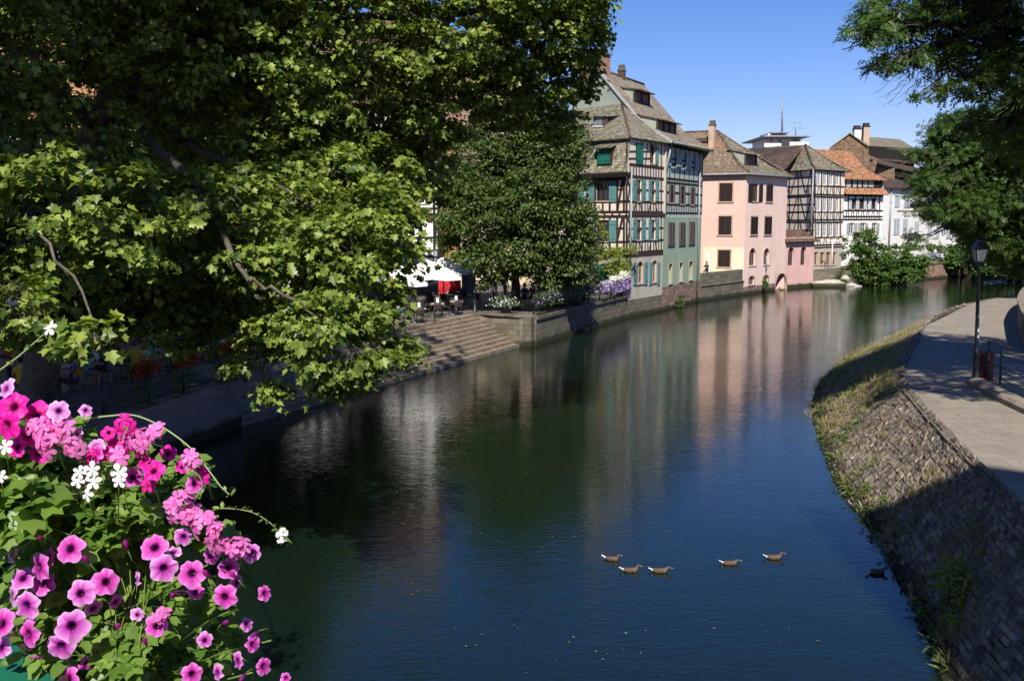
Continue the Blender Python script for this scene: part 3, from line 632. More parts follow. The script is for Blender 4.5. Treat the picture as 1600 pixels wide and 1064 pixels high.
# lower hipped roof
sH, zH = GP.sz(972, 163); HP = GP.pt(sH, zH, .03); HL = GP.pt(-.2, zH, .03)
cor = AL.pt(AL.L, ZE-.15)+AL.n*.45+AM.n*.35; e2 = GP.pt(GP.L, ZE-.15, .03)+AG.n*.5
b = MB(); b.slab([AL.pt(-.3, ZE-.15, .6), cor, HP, HL], .12); b.slab([cor, e2, HP], .12); b.build('lower_roof', M['roof_moss'], H)
b = MB(); b.tube([cor+V(0, 0, .03), HP+V(0, 0, .03)], .09, 6); b.build('hip_tiles', M['roof_brown'], H)
nl = (cor-AL.pt(-.3, ZE-.15, .6)).cross(HP-cor).normalized(); 
a = hit(cor, nl, 930, 198); c = hit(cor, nl, 943, 198)
b = MB(); up = V(0, 0, 1); b.box((a+c)/2+V(0, 0, .35)+AL.n*(-.15), (c-a)/2, AL.n*.3, V(0, 0, .42)); d = b.build('skylight', M['window_brown'], H)
b = MB(); b.slab([a+V(0, 0, .78)+AL.n*.35-AL.u*.2, c+V(0, 0, .78)+AL.n*.35+AL.u*.2, c+V(0, 0, 1.25)-AL.n*1.6+AL.u*.2, a+V(0, 0, 1.25)-AL.n*1.6-AL.u*.2], .08); b.build('dormer_roof', M['roof_moss'], d)
b = MB(); b.face([a+V(0, 0, .1)+AL.n*.16, c+V(0, 0, .1)+AL.n*.16, c+V(0, 0, .62)+AL.n*.16, a+V(0, 0, .62)+AL.n*.16]); b.build('pane', M['glass_pale'], d)
b = MB(); AL.box(b, 0, 0, 0, 0, 0, 0) if 0 else None; b.box((a+c)/2+AL.n*.22, (c-a)/2*1.1, AL.n*.05, V(0, 0, .05)); b.build('sill', M['window_white'], d)
# main roof with bell-cast, gable wall
sR, zR = GP.sz(936, 108); sK, zK = GP.sz(1005, 190); sE = GP.L+.8; zEv = GP.sz(1043, 221)[1]
sK2 = 2*sR-sK; sE2 = 2*sR-sE
prof = [(sE, zEv), (sK, zK), (sR, zR), (sK2, zK), (sE2, zEv)]
dv = AG.u
def off(p, d_): return p+dv*d_
b = MB(); g = [GP.pt(s, z-.1) for s, z in prof]; b.face([GP.pt(GP.L, ZE-1)]+[GP.pt(min(s, GP.L), z-.1) for s, z in prof[:3]]+[GP.pt(s, z-.1) for s, z in prof[3:]]+[GP.pt(0, 1)])
g2 = [off(p, AG.L) for p in g]; b.face([off(GP.pt(GP.L, ZE-1), AG.L)]+g2+[off(GP.pt(0, 1), AG.L)])
b.build('gable_wall', M['gable_plaster'], H)
b = MB()
for i in range(4):
    p, q = GP.pt(*prof[i], .06), GP.pt(*prof[i+1], .06); b.slab([p, off(p, AG.L+.5), off(q, AG.L+.5), q], .14)
b.build('roof', M['roof_old'], H)
b = MB()
for i in range(4): p, q = GP.pt(*prof[i], .12), GP.pt(*prof[i+1], .12); b.bar(p+V(0, 0, -.12), q+V(0, 0, -.10), .08, .17)
b.build('verge_board', M['verge'], H)
b = MB(); p = GP.pt(sR, zR, .1); b.tube([p+V(0, 0, .02), off(p, AG.L+.6)+V(0, 0, .02)], .12, 8); b.build('ridge_tiles', M['roof_brown'], H)
b = MB(); p = GP.pt(sE, zEv-.12, .0); pts = [off(p, AG.L*k/24)+V(0, 0, .05*math.sin(k*2.1)+.03) for k in range(10, 26)]; b.tube(pts, [.12+.06*random.Random(k).random() for k in range(16)], 8); b.build('eave_moss', M['thatch'], H)
b = MB(); b.box(AG.pt(AG.L/2, ZE-.13, .32), AG.u*AG.L/2, AG.n*.36, V(0, 0, .06)); b.build('soffit', M['timber_black'], H)
b = MB(); b.tube([off(p, 0)+AG.n*.1, off(p, AG.L+.4)+AG.n*.1], .08, 8); b.build('gutter', M['metal'], H)
# roof-plane dormers
Pa, Pb = GP.pt(*prof[1]), GP.pt(*prof[2]); nr = (Pa-Pb).cross(dv).normalized(); nr = nr if nr.z > 0 else -nr
for (x0, y0, x1, y1, h, po, sp) in ((990, 158, 1015, 167, .95, 2, .16), (1036, 208, 1066, 216, 1.0, 3, .22)):
    if y0 > 190: Pq, nq = GP.pt(*prof[0]), (GP.pt(*prof[0])-GP.pt(*prof[1])).cross(dv).normalized(); nq = nq if nq.z > 0 else -nq
    else: Pq, nq = Pa, nr
    p = hit(Pq, nq, x0, y0); q = hit(Pq, nq, x1, y1)
    s0 = (p-AG.O).dot(AG.u); s1 = (q-AG.O).dot(AG.u); r = -((p-AG.O).dot(AG.n)+(q-AG.O).dot(AG.n))/2
    shed_dormer(H, Pa, nr, AG, max(r, .9) if y0 > 190 else r, s0, s1, h+(.25 if y0 > 190 else 0), .5, 'roof_brown', po, sp)
cx = hit(GP.pt(0, 0), GP.n, 925, 100); 
s0, _ = GP.sz(906, 100); s1, _ = GP.sz(940, 100)
ch = chimney(H, GP.pt((s0+s1)/2, 0, -.55), GP.u*((s1-s0)/2), GP.n*.5, zR-1.2, zR+1.1, 'chimney_brick')
chimney(H, off(GP.pt(sR, 0), AG.L*.5), dv*.3, GP.u*.3, zR-.5, zR+.45, 'roof_brown')

# ---------------------------------------------------------------- pink house
bl = V(-.87, .48, 0).normalized()
BL = Fac(PC+bl*10, PC); BR = Fac(PC, PR); BX = Fac(PR, PX)
B = thing('pink_house', PC, 'pink plastered house with dark brown shutters, hipped roof and water gate arch', 'house'); H = B
ZB = 11.15
dshut(H, BL, 1124.5, 1144.5, 286.5, 315, 'brown_sh'); dshut(H, BL, 1123.5, 1143, 338, 367, 'brown_sh'); dshut(H, BL, 1122.5, 1141, 391, 417, 'brown_sh')
win(H, BR, 1175, 1184.8, 287.5, 315, 'window_brown', 'glass', 2, 3); shut(H, BR, 1168.8, 1174.6, 287, 315.5, 'brown_sh', lou=.12); shut(H, BR, 1185.4, 1190.6, 287.5, 315.5, 'brown_sh', lou=.12)
dshut(H, BR, 1197, 1206.5, 289, 315, 'brown_sh')
for x0, x1, y0, y1 in ((1172.8, 1183, 339, 366.5), (1194.3, 1204.8, 339, 366.5)): dshut(H, BR, x0, x1, y0, y1, 'brown_sh')
for x0, x1, y0, y1 in ((1170.3, 1180.4, 388, 415), (1192.8, 1201.8, 388, 413.5)): win(H, BR, x0, x1, y0, y1, 'window_brown', 'glass', 2, 4, .25, True, 'pink_light')
for x0, x1, y0, y1 in ((1169.6, 1178.6, 431.5, 445), (1192, 1200.6, 430, 443)): win(H, BR, x0, x1, y0, y1, 'metal', 'glass', 2, 2, .2, True, 'sandstone')
for x0, x1, y0, y1 in ((1231.3, 1240.6, 386.5, 415), (1251, 1259.6, 385.5, 414.5)): win(H, BX, x0, x1, y0, y1, 'window_brown', 'glass', 1, 1, .28, True, sill=False)
s0, s1, z0, z1 = BX.rect(1214, 1229.5, 427, 457); s0 = max(s0, .03)
sa0, _, _, _ = BR.rect(1211.6, 1214, 427, 457)
# the gate arch straddles the joint: put it whole on the lower wing
BXF = Fac(PC, PX)
b = MB(); L = BR.L
wall_open(b, BL, 0, BL.L, -.4, ZB, 1)
xg0, _ = BR.sz(1211.6, 440); 
BR.op.append((xg0, BR.L+.5, -.5, BR.sz(1220, 427)[1], .001, False))
zst = BR.sz(1190, 445)[1]
wall_open(b, BR, 0, L, -.4, zst, 2, .3, 4); wall_open(b, BR, 0, L, zst, ZB, 0, .3)
xg1, _ = BX.sz(1229.5, 440); BX.op.append((-.5, xg1, -.5, BX.sz(1220, 427)[1], .001, False))
zx = BX.sz(1248, 371)[1]
wall_open(b, BX, 0, BX.L, -.4, zx, 3, .4)
for p, q, z in ((PX, PX+bl*6, zx), (PR, PR+bl*10, ZB), (PR+bl*10, PC+bl*10, ZB)): b.face([xy(p, -.4), xy(q, -.4), xy(q, z), xy(p, z)], 1)
wl = b.build('wall', [M['pink'], M['pink_light'], M['redstone'], M['pink_worn'], M['sandstone']], H)
b = MB(); ga, gb = BR.pt(xg0, 0), BX.pt(xg1, 0); zt_ = BR.sz(1220, 427)[1]; GF = Fac(ga, gb); r = GF.L/2
for sg in (-1, 1):
    e = r+sg*r; pts = [(e, zt_)]+[(r+sg*r*math.cos(k*math.pi/16), zt_-r+r*math.sin(k*math.pi/16)) for k in range(9)]
    b.face([GF.pt(x, z, .02) for x, z in (pts if sg < 0 else pts[::-1])], 0)
pr = None
for k in range(17):
    t = k*math.pi/16; q = (r+(r-.01)*math.cos(t), zt_-r+(r-.01)*math.sin(t))
    if pr: b.face([GF.pt(*pr, .03), GF.pt(*q, .03), GF.pt(*q, -.45), GF.pt(*pr, -.45)], 1)
    pr = q
b.face([GF.pt(-.2, -.4, -1.5), GF.pt(2*r+.2, -.4, -1.5), GF.pt(2*r+.2, zt_, -1.5), GF.pt(-.2, zt_, -1.5)], 2)  # black faces put the shade of the gate's interior into the colour
for sg_, x_ in ((0, .0), (1, 2*r)): b.face([GF.pt(x_, -.4, .03), GF.pt(x_, zt_-r, .03), GF.pt(x_, zt_-r, -.45), GF.pt(x_, -.4, -.45)], 1)
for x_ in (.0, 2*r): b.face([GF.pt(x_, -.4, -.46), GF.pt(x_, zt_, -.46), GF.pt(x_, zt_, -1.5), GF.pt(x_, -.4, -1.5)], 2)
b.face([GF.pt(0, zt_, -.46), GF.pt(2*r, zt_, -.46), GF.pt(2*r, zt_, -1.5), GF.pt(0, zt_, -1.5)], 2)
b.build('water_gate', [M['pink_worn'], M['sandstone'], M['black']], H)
b = MB(); BL.box(b, BL.L-3.9, BL.L-.02, 1.7, BL.sz(1150, 387)[1], 0, .02); b.build('yellow_wall_panel', M['yellow'], H)
ov = .5; cl = BL.pt(0, ZB, ov); cc = PC+V(0, 0, ZB)+(BL.n+BR.n)*ov*.75; cr = BR.pt(BR.L+.4, ZB, ov)
mid = (PC+PR)/2; AP = None
apx = hit(mid, BR.u, 1121, 205); AP = apx
rl = bl; RL = AP+rl*7
b = MB(); 
k1, k2 = .22, .16
def kink(e, t): q = e.lerp(t, .30); q.z -= .42; return q
ka, kb, kc, kd = kink(cc, AP), kink(cr, AP), kink(cl, RL), None
b.slab([cl, cc, ka, kc], .1); b.slab([kc, ka, AP, RL], .1); 
b2 = MB(); b2.slab([cc, cr, kb, ka], .1); b2.slab([ka, kb, AP], .1)
bk = PR+bl*12+V(0, 0, ZB)
b2.slab([cr, bk, RL, AP, kb][:2]+[RL, AP], .1)
b.build('roof', M['roof_red'], H); b2.build('roof', M['roof_moss'], H)
b = MB(); b.tube([cc, ka, AP, RL], .12, 8); b.tube([AP, kb, cr], .1, 8); b.build('ridge_tiles', M['roof_brown'], H)
b = MB(); b.tube([cl+V(0, 0, -.1), cc+V(0, 0, -.1), cr+V(0, 0, -.1)], .08, 8); b.build('gutter', M['metal'], H)
nB = (kb-ka).cross(AP-kb).normalized(); nB = nB if nB.z > 0 else -nB
p = hit(ka, nB, 1165, 259); q = hit(ka, nB, 1181, 260)
s0 = (p-BR.O).dot(BR.u); s1 = (q-BR.O).dot(BR.u); r = -((p-BR.O).dot(BR.n)+(q-BR.O).dot(BR.n))/2
d = shed_dormer(H, ka, nB, BR, r, s0, s1, 1.15, .6, 'roof_moss', 1, .22)
nA = (ka-kc).cross(AP-ka).normalized(); nA = nA if nA.z > 0 else -nA
p = hit(ka, nA, 1112.5, 228)
chimney(H, p, BL.u*.27, BL.n*.3, p.z-.3, aty(1112, 197, p.y).z, 'sandstone')
b = MB(); q = hit(ka, nA, 1098, 226); b.slab([q+BL.u*1.1+V(0, 0, .3), q-BL.u*1.3+V(0, 0, .3), q-BL.u*1.3-BL.n*1.4+V(0, 0, .95), q+BL.u*1.1-BL.n*1.4+V(0, 0, .95)], .08); b.build('dormer_roof', M['roof_dark'], H)
# little roof over the water wing
b = MB(); b.slab([BX.pt(-.2, BX.sz(1224, 378)[1], .45), BX.pt(BX.L+.3, BX.sz(1224, 378)[1], .45), BX.pt(BX.L-.3, zx+.75, -1.2), BX.pt(-.2, zx+.75, -1.2)], .1); b.build('lean_to_roof', M['roof_brown'], H)
b = MB(); b.slab([BX.pt(-.2, zx+.75, -1.2), BX.pt(BX.L-.3, zx+.75, -1.2), BX.pt(BX.L-.3, zx+.75, -6), BX.pt(-.2, zx+.75, -6)], .1); b.build('lean_to_roof', M['roof_brown'], H)
pipe(H, BR, 1195.8, 400, 423, .15, .07)

# ---------------------------------------------------------------- black and white timbered house
c0 = aty(1269, 430, 107.0); CC = xy(c0, 0); CLd = V(-1.6, 5, 0).normalized(); CRp = xy(aty(1314, 425, 111.5), 0)
CL = Fac(CC+CLd*13, CC); CR = Fac(CC, CRp)
C_ = thing('timbered_house', CC, 'narrow cream house with thin dark timber lattice and rows of small pale windows', 'house'); H = C_
ZC = CR.sz(1290, 265.5)[1]; zcg = CR.sz(1290, 386)[1]
for y0, y1 in ((269, 289.5), (309, 330), (349, 369.5)):
    for x0, x1 in ((1275.6, 1281.6), (1285.3, 1291.3), (1295, 1301), (1304.8, 1310.4)): win(H, CR, x0, x1, y0, y1, 'window_white', 'glass_pale', 2, 3, .08)
for x0, x1 in ((1271.5, 1277.4), (1280.9, 1287.5), (1290.4, 1297), (1300, 1306)): win(H, CR, x0, x1, 394.5, 414, 'sandstone', 'glass', 2, 2, .15, sur='sandstone')
b = MB(); wall_open(b, CR, 0, CR.L, 0, zcg, 1); wall_open(b, CR, 0, CR.L, zcg, ZC, 0); wall_open(b, CL, 0, CL.L, 0, ZC, 0)
for p, q in ((CRp, CRp+CLd*13), (CRp+CLd*13, CC+CLd*13)): b.face([xy(p, 0), xy(q, 0), xy(q, ZC), xy(p, ZC)], 0)
b.build('wall', [M['cream'], M['cream_grey']], H)
tf = MB(); F = CR
for y in (267, 291, 304.5, 307.8, 331.4, 343.8, 347.5, 371, 383, 386.6): zrow(F, F.sz(1290, y)[1], .17)
for x in (1269.8, 1273.6, 1283.5, 1293.2, 1303, 1312.8): F.pbeam(tf, x, 371, x, 266, .2)
for k in range(9):
    x = 1272+k*4.9
    for ya, yb in ((303, 292), (343, 332), (382, 372)): F.pbeam(tf, x, ya, x+(1.6 if k % 2 else -1.6), yb, .11)
F = CL
for y in (267, 278.3, 291.4, 305.3, 308, 320, 331.6, 344.2, 347.6, 360): z = F.sz(1250, y)[1]; F.beam(tf, (F.sz(1225, y)[0]-5, z), (F.L, z), .16)
for x in (1233.5, 1247.4, 1225, 1268.3): F.pbeam(tf, x, 372, x, 267, .18)
for yo in (0, 42):
    for x0, y0, x1, y1 in ((1245, 268+yo, 1236, 303+yo), (1250.6, 268+yo, 1258.6, 302+yo), (1267, 268+yo, 1259.4, 302+yo), (1227, 280+yo, 1232.7, 303+yo)):
        if yo: y0 += 0
        F.pbeam(tf, x0, y0, x1, y1, .16)
for x0, x1 in ((1225, 1231), (1243, 1238), (1250, 1256), (1266, 1258)): F.pbeam(tf, x0, 349, x1, 370, .15)
tf.build('timber_frame', M['timber_black'], H)
pipe(H, CR, 1269.5, 265, 372, .1, .09)
CA = aty(1258, 226, 110.5); nL = V(CLd.x, CLd.y, 0)
e0, e1, e2, e3 = CL.pt(CL.L, ZC)+(CL.n+CR.n)*.45, CR.pt(CR.L+.5, ZC, .5), CR.pt(CR.L+.5, ZC, .5)+CLd*13.5, CL.pt(-.3, ZC, .5)
def kk(e): q = e.lerp(CA, .3); q.z -= .35; return q
b = MB(); far = CA+V(-7.6, 6.2, -.1)
for p, q in ((e0, e1), (e3, e0)): b.slab([p, q, kk(q), kk(p)], .1); b.slab([kk(p), kk(q), CA], .1)
b.slab([e1, e2, CA], .1); b.build('roof', M['roof_moss'], H)
b = MB(); a = e3+V(-9, 6, 0); b.slab([kk(e3)+V(0, 0, -.2), kk(e0)+V(0, 0, -.1), CA, far+V(-4, 3, 0), e3+V(-13, 6, 1)], .1); 
b = MB(); r0 = aty(1258, 228, 111.2); r1 = aty(1165, 234, 116); g0 = aty(1227, 265, 109); g1 = aty(1150, 263, 110)
b.slab([g1, g0, r0, r1], .1); b.slab([r1, r0, r0+V(3, 8, -4), r1+V(3, 8, -4)], .1); b.build('rear_roof', M['roof_dark'], H)
b = MB(); b.face([g1+V(0, .5, 0), g0+V(0, .5, 0), xy(g0, 0)+V(0, .5, 0), xy(g1, 0)+V(0, .5, 0)]); b.build('rear_wall', M['cream'], H)
b = MB()
for (p, q) in ((e0, CA), (e1, CA)):
    m_ = p.lerp(q, .3)+V(0, 0, -.35); b.tube([p, m_, q], .11, 6)
b.tube([r1, r0], .11, 6); b.build('ridge_tiles', M['roof_brown'], H)

# ---------------------------------------------------------------- white house with two tier orange roof
D0, D1 = xy(aty(1315, 400, 115.5), 0), xy(aty(1376, 400, 119), 0); DF = Fac(D0, D1)
D = thing('timbered_house', D0, 'white timbered house with a two tier orange tile roof and a row of attic windows', 'house'); H = D
for x0, x1 in ((1317, 1320.5), (1323, 1329.2), (1333, 1338.2), (1341.4, 1346), (1349.2, 1355.2), (1357.8, 1364.6)): win(H, DF, x0, x1, 282, 292, 'window_white', 'glass_pale', 2, 2, .06, sill=False)
for x0, x1 in ((1330, 1335.8), (1342.8, 1348.5), (1361, 1366.8)): win(H, DF, x0, x1, 310, 327, 'window_brown', 'glass', 2, 3, .1)
for x0, x1 in ((1325.8, 1329.6), (1337, 1341.6), (1349.3, 1353), (1357, 1360.6), (1367.2, 1370)): shut(H, DF, x0, x1, 309.5, 327.5, 'greyblue', lou=.15)
for x0, x1 in ((1326.6, 1333.6), (1344.2, 1351.4), (1362.4, 1369)): win(H, DF, x0, x1, 349, 365.5, 'window_white', 'glass', 2, 3, .12, sur='sandstone')
for x0, x1 in ((1322.4, 1326), (1335, 1338.6), (1340.3, 1343.6), (1352.4, 1355.6), (1370, 1373)): shut(H, DF, x0, x1, 348.5, 366, 'greysh', lou=.15)
zt1, zt2, zt3 = DF.sz(1345, 304)[1], DF.sz(1345, 293.5)[1], DF.sz(1345, 280.5)[1]
b = MB(); wall_open(b, DF, -.4, DF.L, 0, zt1, 0); wall_open(b, DF, 0, DF.L-.3, zt1, zt3+.2, 1, .06)
bk_ = DF.n*-11
for a in (0, DF.L): b.face([DF.pt(a, 0), DF.pt(a, 0)+bk_, DF.pt(a, zt3)+bk_, DF.pt(a, zt3)], 0)
b.build('wall', [M['white'], M['timber_black']], H)
tf = MB(); F = DF
for y in (306, 329.5, 338.8, 343.5): zrow(F, F.sz(1345, y)[1], .2)
for x in (1317, 1325.2, 1336.5, 1349, 1355, 1361, 1367, 1374.5): F.pbeam(tf, x, 329.5, x, 305, .18)
for k in range(15): x = 1318+k*4; F.pbeam(tf, x, 343, x, 339, .12); F.pbeam(tf, x, 338.5, x+(1 if k % 2 else -1), 330, .12)
for k in (0, 1, 4): pass
F.pbeam(tf, 1352, 317, 1375, 317, .14)
tf.build('timber_frame', M['timber_black'], H)
b = MB(); b.slab([DF.pt(-.4, zt1, .75), DF.pt(DF.L+.1, zt1, .75), DF.pt(DF.L+.1, zt2, -.02), DF.pt(-.4, zt2, -.02)], .08)
sA, zA = DF.sz(1300, 235, -5.5); sB, zB2 = DF.sz(1330, 235, -5.5)
b.slab([DF.pt(-4, zt3, .5), DF.pt(DF.L+.1, zt3, .5), DF.pt(DF.L*.8, zt3+(zA-zt3)*.35, -1.6), DF.pt(-4, zt3+(zA-zt3)*.35, -1.6)], .1)
b.slab([DF.pt(-4, zt3+(zA-zt3)*.35, -1.6), DF.pt(DF.L*.8, zt3+(zA-zt3)*.35, -1.6), DF.pt(sB, zA, -5.5), DF.pt(-6, zA, -5.5)], .1)
b.slab([DF.pt(-6, zA, -5.5), DF.pt(sB, zA, -5.5), DF.pt(DF.L, zt3, -11), DF.pt(-6, zt3, -11)], .1)
b.build('roof', M['roof_orange'], H)
b = MB(); b.face([DF.pt(DF.L*.8+.05, zt3+(zA-zt3)*.35-.1, -1.6), DF.pt(DF.L+.1, zt3, .4), DF.pt(DF.L+.1, zt3, -11), DF.pt(sB, zA-.1, -5.5)]); b.build('gable_wall', M['rubble'], H)

# ---------------------------------------------------------------- rubble gable house with wooden loft
EY = 128.0; E = thing('stone_house', xy(aty(1328, 400, EY), 0), 'brown rubble gable house with a dark wooden loft, behind the orange roof', 'house'); H = E
def ep(x, y, Y=EY): return aty(x, y, Y)
b = MB(); g = [ep(1296, 232), ep(1328, 208), ep(1357, 226), ep(1357, 242), ep(1398, 262), ep(1398, 330)]
gf = g+[xy(g[-1], 0), xy(g[0], 0)]; b.face(gf[::-1]); sb = [p+V(4, 12, 0) for p in gf]; b.face(sb)
for i in range(len(gf)): j = (i+1) % len(gf); b.face([gf[i], gf[j], sb[j], sb[i]])
b.build('rubble_gable', M['rubble'], H)
b = MB(); l0, l1, l2, l3 = ep(1357, 228, EY), ep(1430, 233, EY+7), ep(1430, 253, EY+7), ep(1357, 248, EY)
b.face([l3, l2, l1, l0]); b.face([l2, l2+V(2, 10, 0), l1+V(2, 10, 0), l1]); LF = Fac(l3, l2); b.face([xy(l3, 0)+V(0, .3, 0), xy(l2, 0)+V(0, .3, 0), l2+V(0, .3, 0), l3+V(0, .3, 0)]); b.build('wooden_loft', M['timber_black'], H)
b = MB(); zl0 = l3.z; 
for k in range(1, 12): LF.box(b, LF.L*k/12-.05, LF.L*k/12+.05, l3.z+.1, l0.z-.2, 0, .07)
b.build('loft_boards', M['timber'], H)
b = MB(); b.slab([ep(1355, 229.5), ep(1434, 235, EY+7), ep(1406, 218, EY+11), ep(1341, 213, EY+4)], .12); b.slab([ep(1294, 232.5), ep(1328, 207, EY-.3), ep(1328, 207, EY-.3)+V(5, 12, .2), ep(1294, 232.5)+V(5, 12, .2)], .12)
b.slab([ep(1328, 207, EY-.3), ep(1357, 228, EY-.3), ep(1357, 228, EY-.3)+V(4, 10, .2), ep(1328, 207, EY-.3)+V(4, 10, .2)], .12)
b.build('roof', M['roof_old'], H)
b = MB(); b.slab([ep(1360, 249, EY-.5), ep(1436, 256, EY+6), ep(1432, 250, EY+8), ep(1362, 245, EY+1)], .1); b.slab([ep(1372, 255, EY-1.5), ep(1432, 270, EY+2), ep(1432, 262, EY+5), ep(1372, 250, EY)], .1); b.build('lower_roof', M['roof_dark'], H)
for x, y0, y1, w_ in ((1338.5, 214, 203, .42), (1352, 225, 199, .38)):
    p = ep(x, y0, EY+1); chimney(H, p, V(w_, 0, 0), V(0, w_, 0), p.z-1, ep(x, y1, EY+1).z, 'sandstone' if w_ < .4 else 'white', 'brown_sh')

# ---------------------------------------------------------------- long white house behind the bushes
F0, F1 = xy(aty(1376, 400, 121), 0), xy(aty(1545, 400, 150), 0); FF = Fac(F0, F1)
Fh = thing('white_house', F0, 'long white rendered house with light grey shutters behind the river bushes', 'house'); H = Fh
for x0, x1, y0, y1 in ((1397.5, 1405, 305, 324), (1412, 1419, 306, 325), (1432, 1438.5, 308, 327), (1449, 1455, 312, 329), (1463, 1469, 314, 331), (1478, 1484, 315, 332), (1494, 1500, 317, 333),
    (1395.5, 1404.6, 341.5, 367), (1409.7, 1417, 342, 367), (1428, 1435, 346, 367.5), (1448.5, 1455.4, 352.5, 367.5), (1461.8, 1467, 354, 373), (1478, 1486, 356, 373), (1495, 1502, 358, 374), (1395, 1401, 390, 408), (1448, 1454, 388, 407), (1462, 1466, 390, 408)):
    dshut(H, FF, x0, x1, y0, y1, 'greyblue', .16, None)
zf = FF.sz(1400, 294)[1]
b = MB(); wall_open(b, FF, 0, FF.L, 0, zf)
for a in (0, FF.L): b.face([FF.pt(a, 0), FF.pt(a, 0, -9), FF.pt(a, zf, -9), FF.pt(a, zf)])
b.build('wall', M['white'], H)
b = MB(); FF.box(b, FF.sz(1401, 329)[0], FF.L, FF.sz(1401, 329)[1]-.06, FF.sz(1401, 329)[1]+.06, -.01, .09); b.build('string_course', M['sandstone'], H)
b = MB(); b.slab([FF.pt(-.1, zf, .5), FF.pt(FF.L+.4, zf, .5), FF.pt(FF.L+.4, zf+2.3, -4.5), FF.pt(-.1, zf+2.3, -4.5)], .12); b.slab([FF.pt(-.1, zf+2.3, -4.5), FF.pt(FF.L+.4, zf+2.3, -4.5), FF.pt(FF.L+.4, zf, -9.5), FF.pt(-.1, zf, -9.5)], .12); b.build('roof', M['roof_dark'], H)
pipe(H, FF, 1391.5, 296, 386, .1, .12)

# ---------------------------------------------------------------- white rooftop tower far behind, with antennas
TY = 250.0; T = thing('rooftop_tower', xy(aty(1222, 400, TY), 0), 'white modern tower storey with flat projecting roofs and antennas on the skyline', 'building'); H = T
def tp(x, y): return aty(x, y, TY)
def tbox(b, x0, x1, y0, y1, dn, df=14, mi=0):
    p, q = tp(x0, y1), tp(x1, y0); b.abox(p.x, q.x, TY+dn, TY+df, p.z, q.z, mi)
b = MB(); tbox(b, 1193, 1251, 217, 345, 0); tbox(b, 1205, 1234, 208, 217, 3, 10); tbox(b, 1203, 1209, 208, 215, 2, 6); b.build('wall', M['white'], H)
b = MB(); tbox(b, 1185, 1258, 214.6, 216.4, -5, 18); tbox(b, 1206.5, 1236, 206, 207.4, 1, 12); b.build('flat_roof', M['metal'], H)
b = MB(); tbox(b, 1188, 1214, 226, 231, -4, -3.5); tbox(b, 1227, 1256, 224, 231, -4, -3.5); tbox(b, 1188, 1256, 230.6, 232, -4, 0); b.build('balcony', M['white'], H)
for x0, x1 in ((1203, 1206.5), (1215.5, 1222), (1237, 1242), (1243, 1248)):
    b = MB(); tbox(b, x0, x1, 218.4, 226, -.1, -.02); b.build('window', M['glass'], H)
b = MB()
for k in range(6): tbox(b, 1211+k*3.2, 1213.4+k*3.2, 209.4, 212, 2.8, 2.95)
b.build('window', M['glass'], H)
b = MB(); p, q = tp(1222, 206), tp(1222.4, 146); b.tube([p, q], [.25, .1], 6)
for z in (.3, .5, .7): m_ = p.lerp(q, z); b.tube([m_-V(.9, 0, 0), m_+V(.9, 0, 0)], .06, 4)
b.build('antenna', M['metal'], H)
b = MB(); p, q = tp(1243, 213), tp(1243, 191); b.tube([p, q], .12, 6)
for z, l in ((.55, 2.2), (.62, 1.6), (.97, 1.4)): m_ = p.lerp(q, z); b.tube([m_-V(l*.4, 0, 0), m_+V(l, 0, 0)], .07, 4)
b.build('antenna', M['metal'], H)

